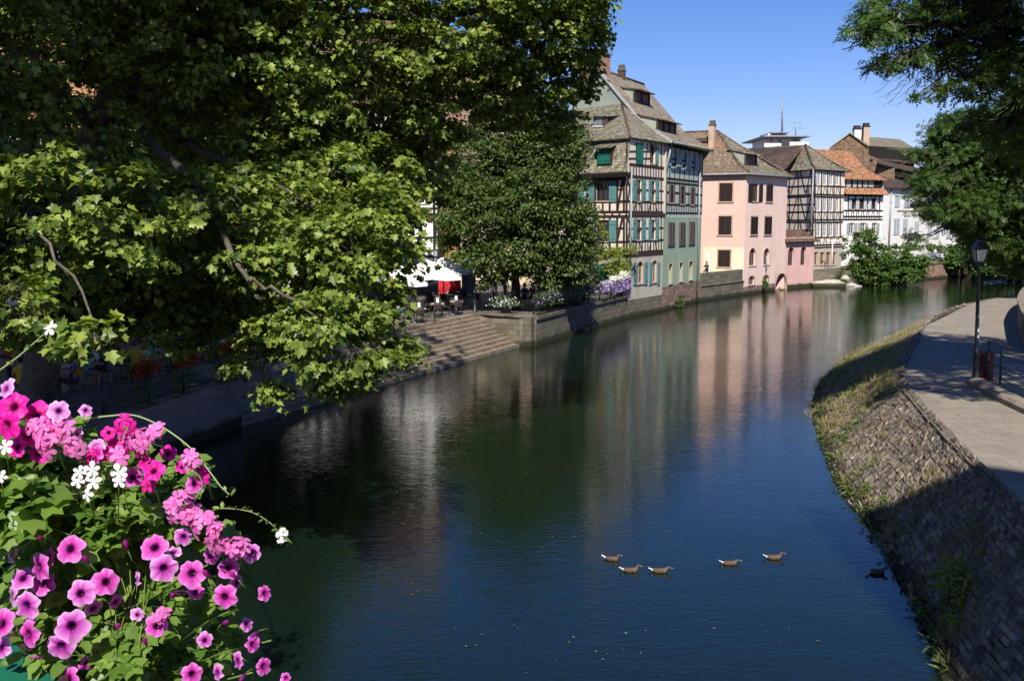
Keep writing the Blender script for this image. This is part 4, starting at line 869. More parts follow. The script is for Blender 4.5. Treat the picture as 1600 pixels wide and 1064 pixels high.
# ---------------------------------------------------------------- square behind the plane tree
def simple_house(name, label, l, r, z1, depth, mw, mr, rise, wins=(), timber=(), base=None, ov=.5, tm='timber_black', wf='window_white', roofhip=False):
    F = Fac(l, r); t = thing(name, xy(l, GZ), label, 'house'); 
    for w_ in wins:
        q = F.rect(*w_)
        if q[0] < .3 or q[1] > F.L-.3 or q[2] < GZ+.3 or q[3] > z1-.3: continue
        win(t, F, *w_, mf=wf, mg='glass', cols=2, rows=3, depth=.12, sur='sandstone')
    b = MB(); wall_open(b, F, 0, F.L, GZ-.2, (base or GZ), 1) if base else None
    wall_open(b, F, 0, F.L, base or GZ-.2, z1, 0); B_ = F.n*-depth
    b.face([F.pt(F.L, GZ), F.pt(F.L, GZ)+B_, F.pt(F.L, z1)+B_, F.pt(F.L, z1)+B_/2+V(0, 0, rise), F.pt(F.L, z1)], 0)
    b.face([F.pt(0, GZ)+B_, F.pt(0, GZ), F.pt(0, z1), F.pt(0, z1)+B_/2+V(0, 0, rise), F.pt(0, z1)+B_], 0)
    b.face([F.pt(F.L, GZ)+B_, F.pt(0, GZ)+B_, F.pt(0, z1)+B_, F.pt(F.L, z1)+B_], 0)
    b.build('wall', [M[mw], M['stone']], t)
    b = MB(); s = rise/(depth/2)
    b.slab([F.pt(-.3, z1-ov*s+.12, ov), F.pt(F.L+.3, z1-ov*s+.12, ov), F.pt(F.L+.3, z1+rise+.12, -depth/2), F.pt(-.3, z1+rise+.12, -depth/2)], .12)
    b.slab([F.pt(F.L+.3, z1-ov*s+.12, -depth-ov), F.pt(-.3, z1-ov*s+.12, -depth-ov), F.pt(-.3, z1+rise+.12, -depth/2), F.pt(F.L+.3, z1+rise+.12, -depth/2)], .12)
    rf = b.build('roof', M[mr], t)
    b = MB(); b.tube([F.pt(-.3, z1+rise+.15, -depth/2), F.pt(F.L+.3, z1+rise+.15, -depth/2)], .13, 8); b.build('ridge_tiles', M['roof_brown'], rf)
    p = F.pt(F.L*.3, z1+rise*.8, -depth*.42); chimney(t, p, V(.45, 0, 0), V(0, .35, 0), p.z-.5, z1+rise+1.3, 'rubble')
    if timber:
        tf = MB(); z = timber[0]
        while z < z1-.2:
            F.beam(tf, (0, z), (F.L, z), .22); F.beam(tf, (0, z+.42), (F.L, z+.42), .16); F.beam(tf, (0, z+1.35), (F.L, z+1.35), .16); z += 3.0
        k = 0; s = .1
        while s < F.L:
            F.beam(tf, (s, timber[0]), (s, z1), .18)
            if k % 3 == 0:
                z = timber[0]
                while z < z1-2: F.beam(tf, (s, z+.45), (min(s+.9, F.L), z+2.9), .15); z += 3.0
            s += 1.05; k += 1
        tf.build('timber_frame', M[tm], t)
    return t, F
l2r = xy(aty(684, 461, 72), 0); l2l = xy(aty(470, 461, 71), 0)
L2, L2F = simple_house('timbered_house', 'white and black timbered house behind the white parasols', l2l, l2r, 15.5, 9, 'white', 'roof_brown', 6, [(656, 678, 347, 378.5), (600, 622, 347, 378.5), (640, 657, 410, 445), (661, 675, 412, 444), (612, 628, 410, 445), (640, 664, 285, 318), (560, 580, 347, 378)], (4.3,), GZ+.75)
b = MB(); s0, s1, z0, z1 = L2F.rect(677, 683.5, 392, 401); L2F.box(b, s0, s1, z0, z1, .05, .09); sgn = b.build('sign_panel', M['blue'], L2)
b = MB(); 
for k in range(3): z = z0+(z1-z0)*(.25+.25*k); L2F.box(b, s0+.05, s1-.05-(.05 if k == 1 else 0), z-.018, z+.018, .09, .095)
b.build('lettering', M['white'], sgn)
simple_house('ochre_house', 'orange ochre house behind the red parasol hanging', xy(aty(686, 460, 77), 0), xy(aty(716, 460, 78), 0), 13.2, 8, 'ochre', 'roof_red', 4.5, [(690, 700, 340, 372), (704, 713, 340, 372)], (), None)
L4, L4F = simple_house('cream_house', 'long cream house with a brown door behind the lime tree', xy(aty(717, 458, 80), 0), xy(aty(898, 455, 84), 0), 8.4, 9, 'beige', 'roof_red', 5.5, [(735, 745, 350, 375), (760, 772, 350, 375), (790, 800, 350, 375), (812, 824, 405, 430), (870, 882, 405, 430)], ())
b = MB(); s0, s1, z0, z1 = L4F.rect(842, 856, 434, 461); L4F.box(b, s0, s1, GZ, z1, -.02, .06); L4F.box(b, s0-.15, s0, GZ, z1+.15, -.01, .1, 1); L4F.box(b, s1, s1+.15, GZ, z1+.15, -.01, .1, 1); L4F.box(b, s0, s1, z1, z1+.15, -.01, .1, 1); dr = b.build('door', [M['wood'], M['sandstone']], L4)
b = MB(); b.ball(L4F.pt(s0+.12, 2.7, .1), .05, 8); b.build('handle', M['metal'], dr)
simple_house('orange_roofed_house', 'big white house with a steep red tiled roof behind the plane tree', V(-42, 46, 0), V(-23, 62, 0), 13, 12, 'white', 'roof_orange', 10, [(30, 60, 190, 240), (100, 130, 190, 240), (170, 200, 195, 245), (240, 265, 210, 250), (40, 60, 330, 370), (120, 140, 330, 370), (200, 220, 330, 370)], (4.5,), None)
simple_house('grey_roofed_house', 'tall grey roofed house seen through gaps in the plane tree', V(-24, 70, 0), V(-13, 74, 0), 15, 10, 'white', 'roof_dark', 9, [(380, 400, 330, 360), (430, 450, 330, 360), (380, 400, 250, 280), (430, 450, 250, 280)], (4.5,), None)
simple_house('red_roofed_house', 'dark red roofed house rising behind the timbered house in the gap of leaves', V(-16, 92, 0), V(2, 96, 0), 16, 12, 'cream_grey', 'roof_red', 7, [(560, 575, 250, 280), (610, 625, 250, 280), (660, 675, 250, 280)], ())

# ---------------------------------------------------------------- tall house behind the photographer's bridge (casts the shade on the bank)
px_, py_ = V(-SAZ.y, SAZ.x, 0), V(-SAZ.x, -SAZ.y, 0)
LC = V(7.15, 24.4, 0)-py_*34
b = MB(); hz = 34*math.tan(SEL)-.1
t = thing('street_house', LC-py_*0, 'tall plastered house standing behind the bridge', 'house')
P = [LC, LC+px_*13, LC+px_*13-py_*11, LC-py_*11]
b.prism(P, 2, hz-9); b.build('wall', M['beige'], t)
b = MB(); a_, c_ = LC-py_*1+V(0, 0, hz), LC-py_*10+V(0, 0, hz); e = [xy(p, hz-9) for p in P]
top0, top1 = LC-py_*.4+px_*.0+V(0, 0, hz), LC-py_*10.6+V(0, 0, hz)
b.slab([e[0], e[1], top0], .15); b.face([e[3], e[0], top0, top1]); b.slab([e[1], e[2], top1, top0], .15); b.slab([e[2], e[3], top1], .15); b.build('roof', M['roof_brown'], t)
b = MB(); wf_ = Fac(P[1], P[0])
for i in range(4):
    for j in range(6):
        s_ = 1.5+i*3; z = 4+j*3.3; wf_.box(b, s_, s_+1.1, z, z+1.8, -.05, .03)
b.build('window', M['glass'], t)
# ================================================================ VEGETATION
def leaf_tpl(kind):
    if kind == 'plane':
        h = [(0, 0), (.20, -.08), (.52, .10), (.34, .24), (.60, .56), (.26, .60), (0, 1.0)]
        P = [(0, 0, 0)]+[(x, y, .20*x-.10*y*y) for x, y in h[1:-1]]+[(0, 1, -.16)]+[(-x, y, .26*x-.08*y*y) for x, y in h[1:-1][::-1]]
        return P, [(0, 1, 2, 3, 4, 5, 6), (0, 6, 7, 8, 9, 10, 11)]
    if kind == 'oval':
        P = [(0, 0, 0), (.26, .28, .06), (.24, .68, .06), (0, 1, -.06), (-.24, .68, .06), (-.26, .28, .06)]
        return P, [(0, 1, 2, 3), (0, 3, 4, 5)]
    if kind == 'ivy':
        P = [(0, 0, 0), (.28, -.12, .05), (.55, .18, .02), (.36, .42, .07), (.48, .72, 0), (.18, .78, .05), (0, 1.0, -.04), (-.18, .78, .05), (-.48, .72, 0), (-.36, .42, .07), (-.55, .18, .02), (-.28, -.12, .05)]
        return P, [(0, 1, 2, 3, 4, 5, 6), (0, 6, 7, 8, 9, 10, 11)]
    if kind == 'lance':
        P = [(0, 0, 0), (.13, .35, .03), (0, 1, -.08), (-.13, .35, .03)]
        return P, [(0, 1, 2), (0, 2, 3)]
    if kind == 'pinnate':      # a spray of leaflets on one stalk
        P = []; F = []
        for k in range(4):
            for sg in (-1, 1):
                y = .10+.21*k; b = len(P); P += [(0, y, 0), (sg*.20, y-.06, -.01), (sg*.46, y+.12, -.06), (sg*.20, y+.15, 0)]; F.append((b, b+1, b+2, b+3) if sg > 0 else (b, b+3, b+2, b+1))
        b = len(P); P += [(0, .85, 0), (.10, 1.0, 0), (0, 1.25, -.05), (-.10, 1.0, 0)]; F.append((b, b+1, b+2, b+3))
        return P, F
    if kind == 'blade':
        return [(-.03, 0, 0), (.03, 0, 0), (.02, .55, .05), (0, 1, .2)], [(0, 1, 2, 3)]
def leaf_mesh(name, C, size, mt, kind, rs, parent=None, tilt=.6, droop=.35, jitter=.35, out=None, up=None, extra=None):
    """C: Nx3 positions. Each leaf gets its own random turn, mostly facing up and outwards"""
    tp, tf = leaf_tpl(kind); tp = np.array(tp); n = len(C)
    nrm = rs.normal(0, tilt, (n, 3)) + np.array([0, 0, 1.0]) if up is None else rs.normal(0, tilt, (n, 3))+np.array(up)
    if out is not None: nrm += out*.7
    nrm /= np.linalg.norm(nrm, axis=1)[:, None]
    d = rs.normal(0, 1, (n, 3)); 
    if out is not None: d += out*1.2
    d[:, 2] -= droop
    d -= nrm*(d*nrm).sum(1)[:, None]; d /= np.linalg.norm(d, axis=1)[:, None]
    x = np.cross(d, nrm); s = size*(1+rs.uniform(-jitter, jitter, n))[:, None, None]
    Vt = C[:, None, :]+s*(tp[None, :, 0:1]*x[:, None, :]+tp[None, :, 1:2]*d[:, None, :]+tp[None, :, 2:3]*nrm[:, None, :])
    k = len(tp); Vt = Vt.reshape(-1, 3)
    loops = np.concatenate([np.array(f) for f in tf]); lens = np.array([len(f) for f in tf])
    L = (np.arange(n)[:, None]*k+loops[None, :]).ravel(); T = np.tile(lens, n)
    if parent is not None:
        off = np.array(parent.location); Vt = Vt-off
    me = bpy.data.meshes.new(name); me.vertices.add(len(Vt)); me.vertices.foreach_set('co', Vt.astype(np.float32).ravel())
    me.loops.add(len(L)); me.loops.foreach_set('vertex_index', L.astype(np.int32))
    st = np.concatenate([[0], np.cumsum(T)[:-1]]); me.polygons.add(len(T)); me.polygons.foreach_set('loop_start', st.astype(np.int32))
    try: me.polygons.foreach_set('loop_total', T.astype(np.int32))
    except Exception: pass
    me.update(calc_edges=True); me.validate(); me.materials.append(mt)
    o = bpy.data.objects.new(name, me); scn.collection.objects.link(o)
    if parent is not None: o.parent = parent
    return o
def cloud(blobs, nper, clump, per, rs, shell=.5):
    """blobs: (centre, radii, weight). returns leaf centres, outward directions, clump centres"""
    C = []; Ou = []; K = []
    for c, r, wgt in blobs:
        c = np.array(c); r = np.array(r if hasattr(r, '__len__') else (r, r, r)); m = max(1, int(nper*wgt*(r[0]*r[1]*r[2])**(2/3)))
        v = rs.normal(0, 1, (m, 3)); v /= np.linalg.norm(v, axis=1)[:, None]; q = rs.uniform(shell**3, 1, (m, 1))**(1/3)
        kc = c+v*q*r; K.append(np.hstack([kc, np.tile(c, (m, 1))]))
        for p, vv in zip(kc, v):
            k = int(per*rs.uniform(.5, 1.5)); cr = clump*rs.uniform(.6, 1.3)
            o = rs.normal(0, .5, (k, 3))*np.array([cr, cr, cr*.45]); C.append(p+o); Ou.append(np.tile(vv, (k, 1))*.6+o/(cr+1e-6)*.7)
    return np.vstack(C), np.vstack(Ou), np.vstack(K)
def twigs(b, K, rs, ln=1.2, r=.012, frac=1.0):
    for row in K:
        if rs.uniform() > frac: continue
        p = V(*row[:3]); c = V(*row[3:6]); d = (c-p); L = d.length
        if L < .05: continue
        d /= L; q = p+d*min(L, ln*rs.uniform(.6, 1.3))+V(*(rs.normal(0, .12, 3)*ln)); b.tube([p-d*.15, (p+q)/2+V(*(rs.normal(0, .05, 3)*ln)), q], [r*.5, r, r*1.5], 3, cap=False)
def limb(b, pts, r0, r1, rs, n=8, wob=.12, seg=6):
    P = spar([Vector(p) for p in pts], seg*(len(pts)-1)+1) if len(pts) > 2 else resamp(pts, seg+1)
    L = len(P); P = [p+V(*rs.normal(0, wob*.5, 3))*(0 if i in (0, L-1) else 1) for i, p in enumerate(P)]
    b.tube(P, [r0+(r1-r0)*(i/(L-1))**.8 for i in range(L)], n); return P
def tree(name, label, cat, base, trunk, blobs, lk, lm, size, nper, clump, per, seed, tr=(.3, .15), bark='bark', droop=.35, limbs=True, tilt=.6, group=None, twf=1.0, shell=.5, limb_r=.1):
    rs = np.random.RandomState(seed); t = thing(name, base, label, cat, group)
    b = MB(); P = limb(b, trunk, tr[0], tr[1], rs, 10, .08)
    b.v = [tuple(v) for v in b.v]
    C, Ou, K = cloud(blobs, nper, clump, per, rs, shell)
    if limbs:
        for c, r, w_ in blobs:
            c = Vector(c); j = min(range(len(P)//3, len(P)), key=lambda i: (P[i]-c).length+.6*max(0, P[i].z-c.z+1)); a = P[j]
            mid = a.lerp(c, .5)+V(0, 0, .12*(c-a).length); e = limb(b, [a, mid, c], limb_r*.9, .03, rs, 6, .15)
            rr = r if not hasattr(r, '__len__') else max(r)
            for k in range(3): q = c+V(*rs.normal(0, .5, 3))*rr; limb(b, [e[len(e)*2//3], q], limb_r*.4, .012, rs, 5, .12, 4)
    b.build('trunk', M[bark], t)
    tw_ = MB(); twigs(tw_, K, rs, clump*2, .008+size*.02, twf)
    if tw_.v: tw_.build('twigs', M[bark], t)
    o = leaf_mesh('crown', C, size, M[lm], lk, rs, t, tilt, droop, out=Ou); return t
def pb(px, py, Y, r, w=1): p = aty(px, py, Y); return ((p.x, p.y, p.z), r, w)
# the big plane tree on the left quay
PB = [  # seen from the bridge: right-hand lower lobe, near lobe, top, left mass
 pb(560, 420, 17, (1.1, 1.2, 1.3)), pb(520, 520, 16, (.9, 1, .8)), pb(590, 345, 18, (.8, 1.2, .8)), pb(600, 500, 17, (.5, .6, .6)), pb(545, 590, 16, (.45, .5, .35)), pb(480, 440, 17, (1.2, 1.2, 1.2)),
 pb(430, 520, 18, (1., 1, .7)), pb(410, 590, 18, (.35, .4, .7), .7), pb(428, 630, 18, (.2, .25, .3), .7), pb(370, 560, 18, (.3, .3, .4), .7), pb(620, 555, 17, (.35, .4, .3)),
 pb(330, 440, 19, (1.6, 1.4, 1.0)), pb(250, 470, 19, (1.4, 1.3, .7)), pb(160, 440, 18, (1.7, 1.5, 1.2)), pb(60, 400, 18, (1.7, 1.6, 1.4)), pb(-40, 330, 18, (1.8, 1.8, 2.2)), pb(40, 500, 17, (.9, .9, .5), .8), pb(120, 520, 17, (.8, .8, .3), .6), pb(150, 535, 9.5, (.45, .45, .18), .55), pb(30, 455, 13, (.6, .6, .5), .7),
 pb(300, 515, 18, (.8, .8, .35), .8), pb(110, 330, 15, (1.6, 1.5, 1.2)), pb(280, 350, 17, (1.7, 1.5, 1.1)), pb(400, 350, 19, (1.6, 1.5, 1.2)), pb(20, 210, 19, (1.9, 1.6, 1.6), .3), pb(200, 30, 22, (3., 2.5, 1.8), .5), pb(60, 80, 20, (2.5, 2.5, 2.), .5),
 pb(330, 60, 22, (2.6, 2.5, 2.2)), pb(340, 190, 25, (2.2, 2, 1.6), .4), pb(450, 200, 23, (2.2, 2, 2.), .6), pb(470, 80, 24, (2.6, 2.5, 2.2), .45), pb(560, 200, 26, (2.2, 2.2, 2.2), .6), pb(480, 310, 22, (1.7, 1.6, 1.4)),
 pb(600, 60, 24, (2.2, 2.2, 1.6), .5), pb(640, 150, 26, (1.9, 2, 1.6), .7), pb(700, 40, 25, (2.2, 2.2, 1.4), .75), pb(740, 120, 27, (1.9, 2, 1.2), .8), pb(820, 60, 27, (1.9, 2, 1.4), .8), pb(880, 100, 28, (1.1, 1.4, 1.2)), pb(905, 30, 27, (.9, 1.1, 1.1)), pb(925, 8, 27, (.6, .8, .6)), pb(860, -20, 27, (1.6, 2, 1.2)),
 pb(660, 230, 27, (1.4, 1.6, 1.2), .8), pb(620, 290, 27, (1.3, 1.5, 1.2), .8), pb(800, 160, 28, (1.3, 1.5, .8), .8), pb(580, 300, 24, (1.3, 1.5, 1.3)), pb(870, 190, 29, (.8, 1, .7), .8),
 pb(500, -80, 24, (4, 4, 2.5), .6), pb(200, -120, 22, (5, 4, 3), .6), pb(750, -100, 26, (4, 4, 2.2), .6), pb(-200, 100, 20, (3, 4, 4), .6), pb(350, -200, 30, (6, 5, 3), .5), pb(-250, 380, 16, (2, 2.5, 2), .6)]
rs = np.random.RandomState(11)
base = V(-13.2, 27, GZ)
T1 = thing('plane_tree', base, 'huge plane tree with big lobed leaves leaning over the water on the left', 'tree')
b = MB()
tp_ = [base+V(0, 0, -.1), aty(95, 420, 26.5), aty(150, 205, 26), aty(215, 110, 25.5), aty(290, 20, 25), aty(380, -120, 25)]
P = limb(b, tp_, .52, .22, rs, 12, .04); b.tube([base+V(0, 0, -.1), base+V(.05, 0, .6)], [.8, .56], 12)
LB = [([aty(150, 205, 26), aty(100, 155, 24), aty(0, 130, 21), aty(-120, 160, 18)], .2, .09), ([aty(135, 260, 26), aty(180, 160, 23), aty(235, 220, 21), aty(290, 275, 19), aty(330, 340, 17), aty(390, 440, 16)], .15, .04),
 ([aty(215, 110, 25.5), aty(330, 60, 25), aty(480, 40, 25), aty(640, 20, 25.5), aty(800, 20, 26.5), aty(900, 20, 27)], .24, .04), ([aty(190, 140, 25.5), aty(270, 210, 24), aty(330, 240, 22), aty(450, 300, 20), aty(560, 400, 17)], .15, .03),
 ([aty(130, 300, 26.3), aty(60, 260, 21), aty(40, 330, 15), aty(120, 440, 12), aty(150, 530, 9.6)], .05, .008),
 ([aty(260, 60, 25), aty(420, 110, 25), aty(560, 180, 26), aty(650, 250, 27)], .14, .03), ([aty(110, 380, 26.5), aty(160, 300, 24), aty(240, 330, 22), aty(300, 420, 19), aty(420, 520, 18)], .12, .02), ([aty(80, 400, 26), aty(-60, 260, 23), aty(-200, 100, 20)], .2, .08)]
LP = []
for pts, r0, r1 in LB: LP += limb(b, pts, r0, r1, rs, 8, .05)
LP += P
for c, r, w_ in PB:
    c = Vector(c); a = min(LP, key=lambda q: (q-c).length)
    if (a-c).length > .8: limb(b, [a, a.lerp(c, .5)+V(0, 0, .1*(a-c).length), c], .04, .012, rs, 5, .1, 5)
    for k in range(4): limb(b, [c, c+V(*(np.clip(rs.normal(0, .5, 3), -.7, .7)*np.minimum(np.array(r), 1.6)))], min(.022, .02*min(r)), .004, rs, 4, .08, 4)
b.build('trunk', M['bark'], T1)
C, Ou, K = cloud(PB, 34, .32, 46, rs, .25)
tw_ = MB(); twigs(tw_, K, rs, .8, .006, .8); tw_.build('twigs', M['bark'], T1)
leaf_mesh('crown', C, .118, M['leaf_plane'], 'plane', rs, T1, .6, .5, .45, out=Ou)

T2B = [((-13, 46, 12), (6, 6, 5), 1), ((-18, 40, 13), (6, 6, 5), 1), ((-12.5, 40, 14.5), (4, 5, 3.5), 1), ((-20, 48, 9), (5, 5, 4), 1), ((-14, 36, 16), (6, 5, 3.5), 1), ((-22, 34, 11), (6, 6, 5), .9)]
tree('plane_tree', 'second plane tree whose dark crown fills the view behind the leaning one', 'tree', V(-15, 43, GZ), [V(-15, 43, GZ-.1), V(-15, 43, 6), V(-14.5, 43, 11)], T2B, 'plane', 'leaf_plane', .24, 9, .8, 34, 13, (.45, .2), 'bark', shell=.35, twf=.3)
T3B = [((-19, 17, 15), (6, 6, 5), 1), ((-15, 12, 18), (6, 6, 4), 1), ((-13.5, 20, 20), (5, 5, 3), 1), ((-22, 24, 14), (6, 6, 5), 1), ((-17, 22, 19), (6, 5, 3), 1), ((-9.5, 9.5, 16.5), (3.6, 4, 2.3), .8), ((-12, 4, 18.5), (4.5, 4, 2.5), .8), ((-8, 14.5, 16), (2.4, 2.6, 1.7), .8), ((-13, 14, 15.5), (3.5, 3.5, 3), .9), ((-8, 6, 20), (3.5, 4, 2), .8), ((-12.5, 8, 20), (4, 4, 2.5), .8), ((-8.5, 11, 23.5), (4, 4, 2), .8), ((-13, 13, 22), (4, 4, 2.5), .8), ((-9, 15.5, 26), (4, 4, 2), .8), ((-13, 3, 17.5), (4, 4, 2), .7)]  # unseen canopy added between the sun and the leaning tree to darken it
tree('plane_tree', 'unseen plane tree added left of the bridge to shade the leaning one', 'tree', V(-19, 17, GZ), [V(-19, 17, GZ-.1), V(-19, 17, 7), V(-17.5, 17, 13)], T3B, 'plane', 'leaf_plane', .26, 9, .8, 34, 14, (.45, .2), 'bark', shell=.35, twf=0)
T4B = [((-6.8, 63, 10.8), (1.5, 1.5, 1.9), 1.3), ((-8.3, 63, 5), (1.6, 1.5, 2), 1.3), ((-8.4, 63, 9.5), (1.8, 1.6, 2.6), 1.3), ((-9.5, 61, 7), (2.1, 2, 4), 1), ((-9.2, 62, 11), (2.1, 2, 3), 1), ((-13, 58, 8.5), (4.5, 4, 3), 1), ((-18, 56, 9), (5, 5, 4), 1), ((-12.5, 57, 12), (4.5, 4, 3.5), 1), ((-9.8, 56, 6.8), (2, 2.5, 1.6), 1), ((-22, 56, 6.5), (5, 5, 3), 1), ((-15, 53, 5.8), (4, 3, 1.8), 1)]  # added crown: blocks the white house's reflection and shades the terrace
tree('screen_tree', 'dark tree added on the square to block the white house reflection in the river', 'tree', V(-14, 57, GZ), [V(-14, 57, GZ-.1), V(-14, 57, 6), V(-14, 57, 11)], T4B, 'oval', 'leaf_dark', .3, 20, .6, 36, 15, (.35, .15), 'bark_dark', shell=.35, twf=0)
# rounder lime tree on the square
LBm = [pb(x, y, Y, r, w_) for x, y, Y, r, w_ in ((800, 215, 60, (2.6, 2.4, 2.2), 1), (850, 250, 59, (2.2, 2, 2.), 1), (745, 260, 61, (2.2, 2.2, 2.3), 1), (880, 300, 58, (1.6, 1.8, 1.9), 1), (825, 320, 57, (2.3, 2, 2.), 1), (765, 340, 58, (2.2, 2, 1.8), 1), (715, 330, 60, (1.4, 1.6, 1.4), .9), (875, 360, 57.5, (1.7, 1.7, 1.6), 1), (820, 385, 57, (2, 1.8, 1.1), 1), (755, 400, 57.5, (1.5, 1.5, .8), 1), (895, 410, 58, (1.1, 1.3, 1.3), 1), (712, 345, 58, (.9, 1, .7), .8), (800, 300, 61, (3, 2.4, 3), .8), (730, 385, 59, (1.4, 1.5, 1.), 1), (850, 415, 57.5, (1.5, 1.4, .8), 1), (780, 425, 58, (1.2, 1.3, .6), .9), (700, 290, 61, (1.2, 1.4, 1.4), .9), (905, 340, 58, (1., 1.2, 1.4), 1), (800, 180, 61, (2.4, 2.2, 1.4), 1), (880, 230, 59, (1.5, 1.6, 1.6), 1), (895, 385, 57.5, (1., 1.1, .8), 1), (920, 370, 58, (.6, .8, .6), .9), (700, 380, 60, (.7, .8, .5), .8), (735, 300, 59, (1, 1.2, .8), 1), (855, 440, 58, (1.1, 1.2, .5), .9), (760, 445, 58, (.7, .9, .3), .7), (820, 405, 56, (.9, .8, .6), 1))]
tree('lime_tree', 'dense round lime tree with yellowish green leaves standing on the square', 'tree', V(.25, 59.5, GZ), [V(.25, 59.5, GZ-.1), V(.2, 59.5, 4), V(.3, 59.6, 8), V(0, 59.8, 11.5)], LBm, 'oval', 'leaf_lime', .19, 30, .6, 46, 3, (.33, .12), 'bark_dark', shell=.45, twf=.4)
tree('small_tree', 'small dark leafy tree behind the purple flowers beside the timbered house', 'tree', V(4.6, 64.5, GZ), [V(4.6, 64.5, GZ-.1), V(4.6, 64.5, 2.8), V(4.5, 64.5, 3.8)], [pb(905, 425, 64, (1.2, 1.2, 1.2)), pb(895, 448, 63.5, (1.1, 1, .7)), pb(915, 395, 64.5, (.8, .9, .9)), pb(890, 468, 62.5, (1., .8, .6)), pb(868, 470, 61.5, (.9, .7, .7))], 'oval', 'leaf_dark', .16, 50, .35, 34, 4, (.1, .05), 'bark_dark', limb_r=.04, twf=0)
# vine on the corner of the tall house
rs = np.random.RandomState(8); V1 = thing('climbing_vine', xy(AL.pt(AL.L-1, 0, .3), GZ), 'yellow green climbing vine hanging over the corner of the timbered house', 'vine')
C, Ou, K = cloud([pb(970, 405, 69.8, (.55, .3, .8)), pb(955, 420, 70, (.5, .3, .6)), pb(945, 395, 70.2, (.9, .3, .5)), pb(985, 390, 69.6, (.5, .25, .35)), pb(918, 388, 71.5, (.7, .3, .4)), pb(945, 365, 70.6, (.3, .25, .3), .7), pb(936, 350, 71, (.2, .2, .5), .6), pb(965, 435, 69.7, (.35, .25, .4), .8), pb(900, 385, 72.5, (.5, .3, .3)), pb(975, 420, 69.5, (.4, .25, .5)), pb(930, 400, 70.6, (.8, .3, .4)), pb(960, 392, 69.9, (.6, .25, .4))], 110, .2, 26, rs, .2)
b = MB(); 
for px, py in ((970, 405), (955, 420), (945, 395), (985, 390), (918, 388), (936, 350), (900, 385)): limb(b, [aty(968, 470, 69.8), aty(px, py+15, 70), aty(px, py, 70)], .03, .01, rs, 5, .05)
b.build('stems', M['bark_dark'], V1); leaf_mesh('foliage', C, .13, M['leaf_vine'], 'oval', rs, V1, .7, .9, out=Ou)

# big trees on the right bank
RB = [pb(x, y, Y, r, w_) for x, y, Y, r, w_ in ((1400, 10, 27, (1.1, 1.2, .6), 1), (1360, 50, 26, (.6, .8, .7), .9), (1440, 50, 27, (1.2, 1.2, .5), .9), (1480, 10, 28, (1.5, 1.5, .8), .9), (1420, 90, 27, (.8, .9, .35), .9), (1480, 100, 27, (1., 1., .4), .9), (1370, 100, 26.5, (.35, .5, .25), .8), (1550, 60, 27, (1.3, 1.4, .9), .8), (1530, 130, 26, (.9, 1, .5), .9),
 (1460, 140, 26, (.5, .6, .25), .7), (1600, 120, 26, (1.1, 1.3, .9), 1), (1590, 20, 28, (1.6, 1.6, 1.2), .9), (1560, 190, 28, (1, 1.2, .6), 1), (1620, 220, 27, (1.2, 1.3, 1.), 1), (1700, 80, 28, (2.5, 3, 2.5), .7), (1700, -80, 27, (4, 4, 2.), .6), (1500, -60, 29, (3, 3, 1.2), .6), (1720, 260, 28, (2, 2, 2), .6), (1850, 100, 28, (4, 4, 3), .5))]+[((14, 23, 14.5), (3.5, 3, 1.8), .8), ((12.5, 28, 16), (3.2, 3, 1.8), .8), ((16.5, 27, 15), (3.5, 3.5, 2.2), .8), ((13.5, 18.5, 13.2), (3, 2.6, 1.6), 1), ((14, 25, 15), (4, 3, 2), 1), ((18, 22, 12), (3, 3, 2), .8)]
def rlimb(): pass
t = tree('ash_tree', 'tall tree with feathery leaves hanging over the path from the right', 'tree', V(19.5, 29, 2), [V(19.5, 29, 1.9), V(18.8, 29, 6), V(17.2, 28.5, 9), aty(1640, 120, 27.5), aty(1560, 85, 27), aty(1530, 0, 27)], RB, 'pinnate', 'leaf_right', .24, 34, .36, 14, 21, (.42, .14), 'bark_dark', droop=.6, limb_r=.09, shell=.3)
b = MB(); rs = np.random.RandomState(3)
for x0, y0, x1, y1 in ((1435, 105, 1367, 143), (1432, 110, 1388, 165), (1440, 108, 1402, 168), (1430, 108, 1385, 155), (1445, 105, 1422, 148)):
    p = limb(b, [aty(x0, y0, 26.8), aty((x0+x1)/2+5, (y0+y1)/2-5, 26.8), aty(x1, y1, 26.6)], .014, .004, rs, 4, .06)
    for k in (4, 6, 8, 10): limb(b, [p[k], p[k]+V(-.28, 0, -.10-.12*rs.uniform())], .006, .003, rs, 3, .03, 3)
b.build('bare_twigs', M['bark_dark'], t)
R2 = [pb(x, y, Y, r, w_) for x, y, Y, r, w_ in ((1500, 260, 62, (2.2, 2.2, 1.6), 1), (1560, 220, 62, (3, 3, 2.2), 1), (1452, 282, 60, (1., 1.2, .6), 1), (1470, 210, 63, (1.2, 1.4, .8), .9), (1505, 205, 62, (1.6, 1.8, 1.3), 1), (1440, 245, 62, (.8, 1, .5), .8), (1500, 325, 60, (1.5, 2, .8), .8), (1448, 330, 59, (.7, 1, .3), .6), (1540, 320, 62, (3, 2.5, 2), 1), (1590, 290, 62, (3, 3, 2.5), 1), (1540, 370, 62, (1.4, 1.6, .8), .9), (1570, 380, 63, (2.5, 2.5, 1.2), 1), (1610, 400, 64, (2, 2.5, 1.2), 1), (1605, 200, 60, (2.5, 3, 2), 1), (1428, 305, 60, (.5, .7, .2), .7), (1650, 300, 62, (4, 4, 5), .7), (1700, 200, 60, (5, 5, 5), .5), (1440, 368, 60, (.6, .7, .25), .6), (1500, 300, 66, (3, 2, 2.5), .8))]
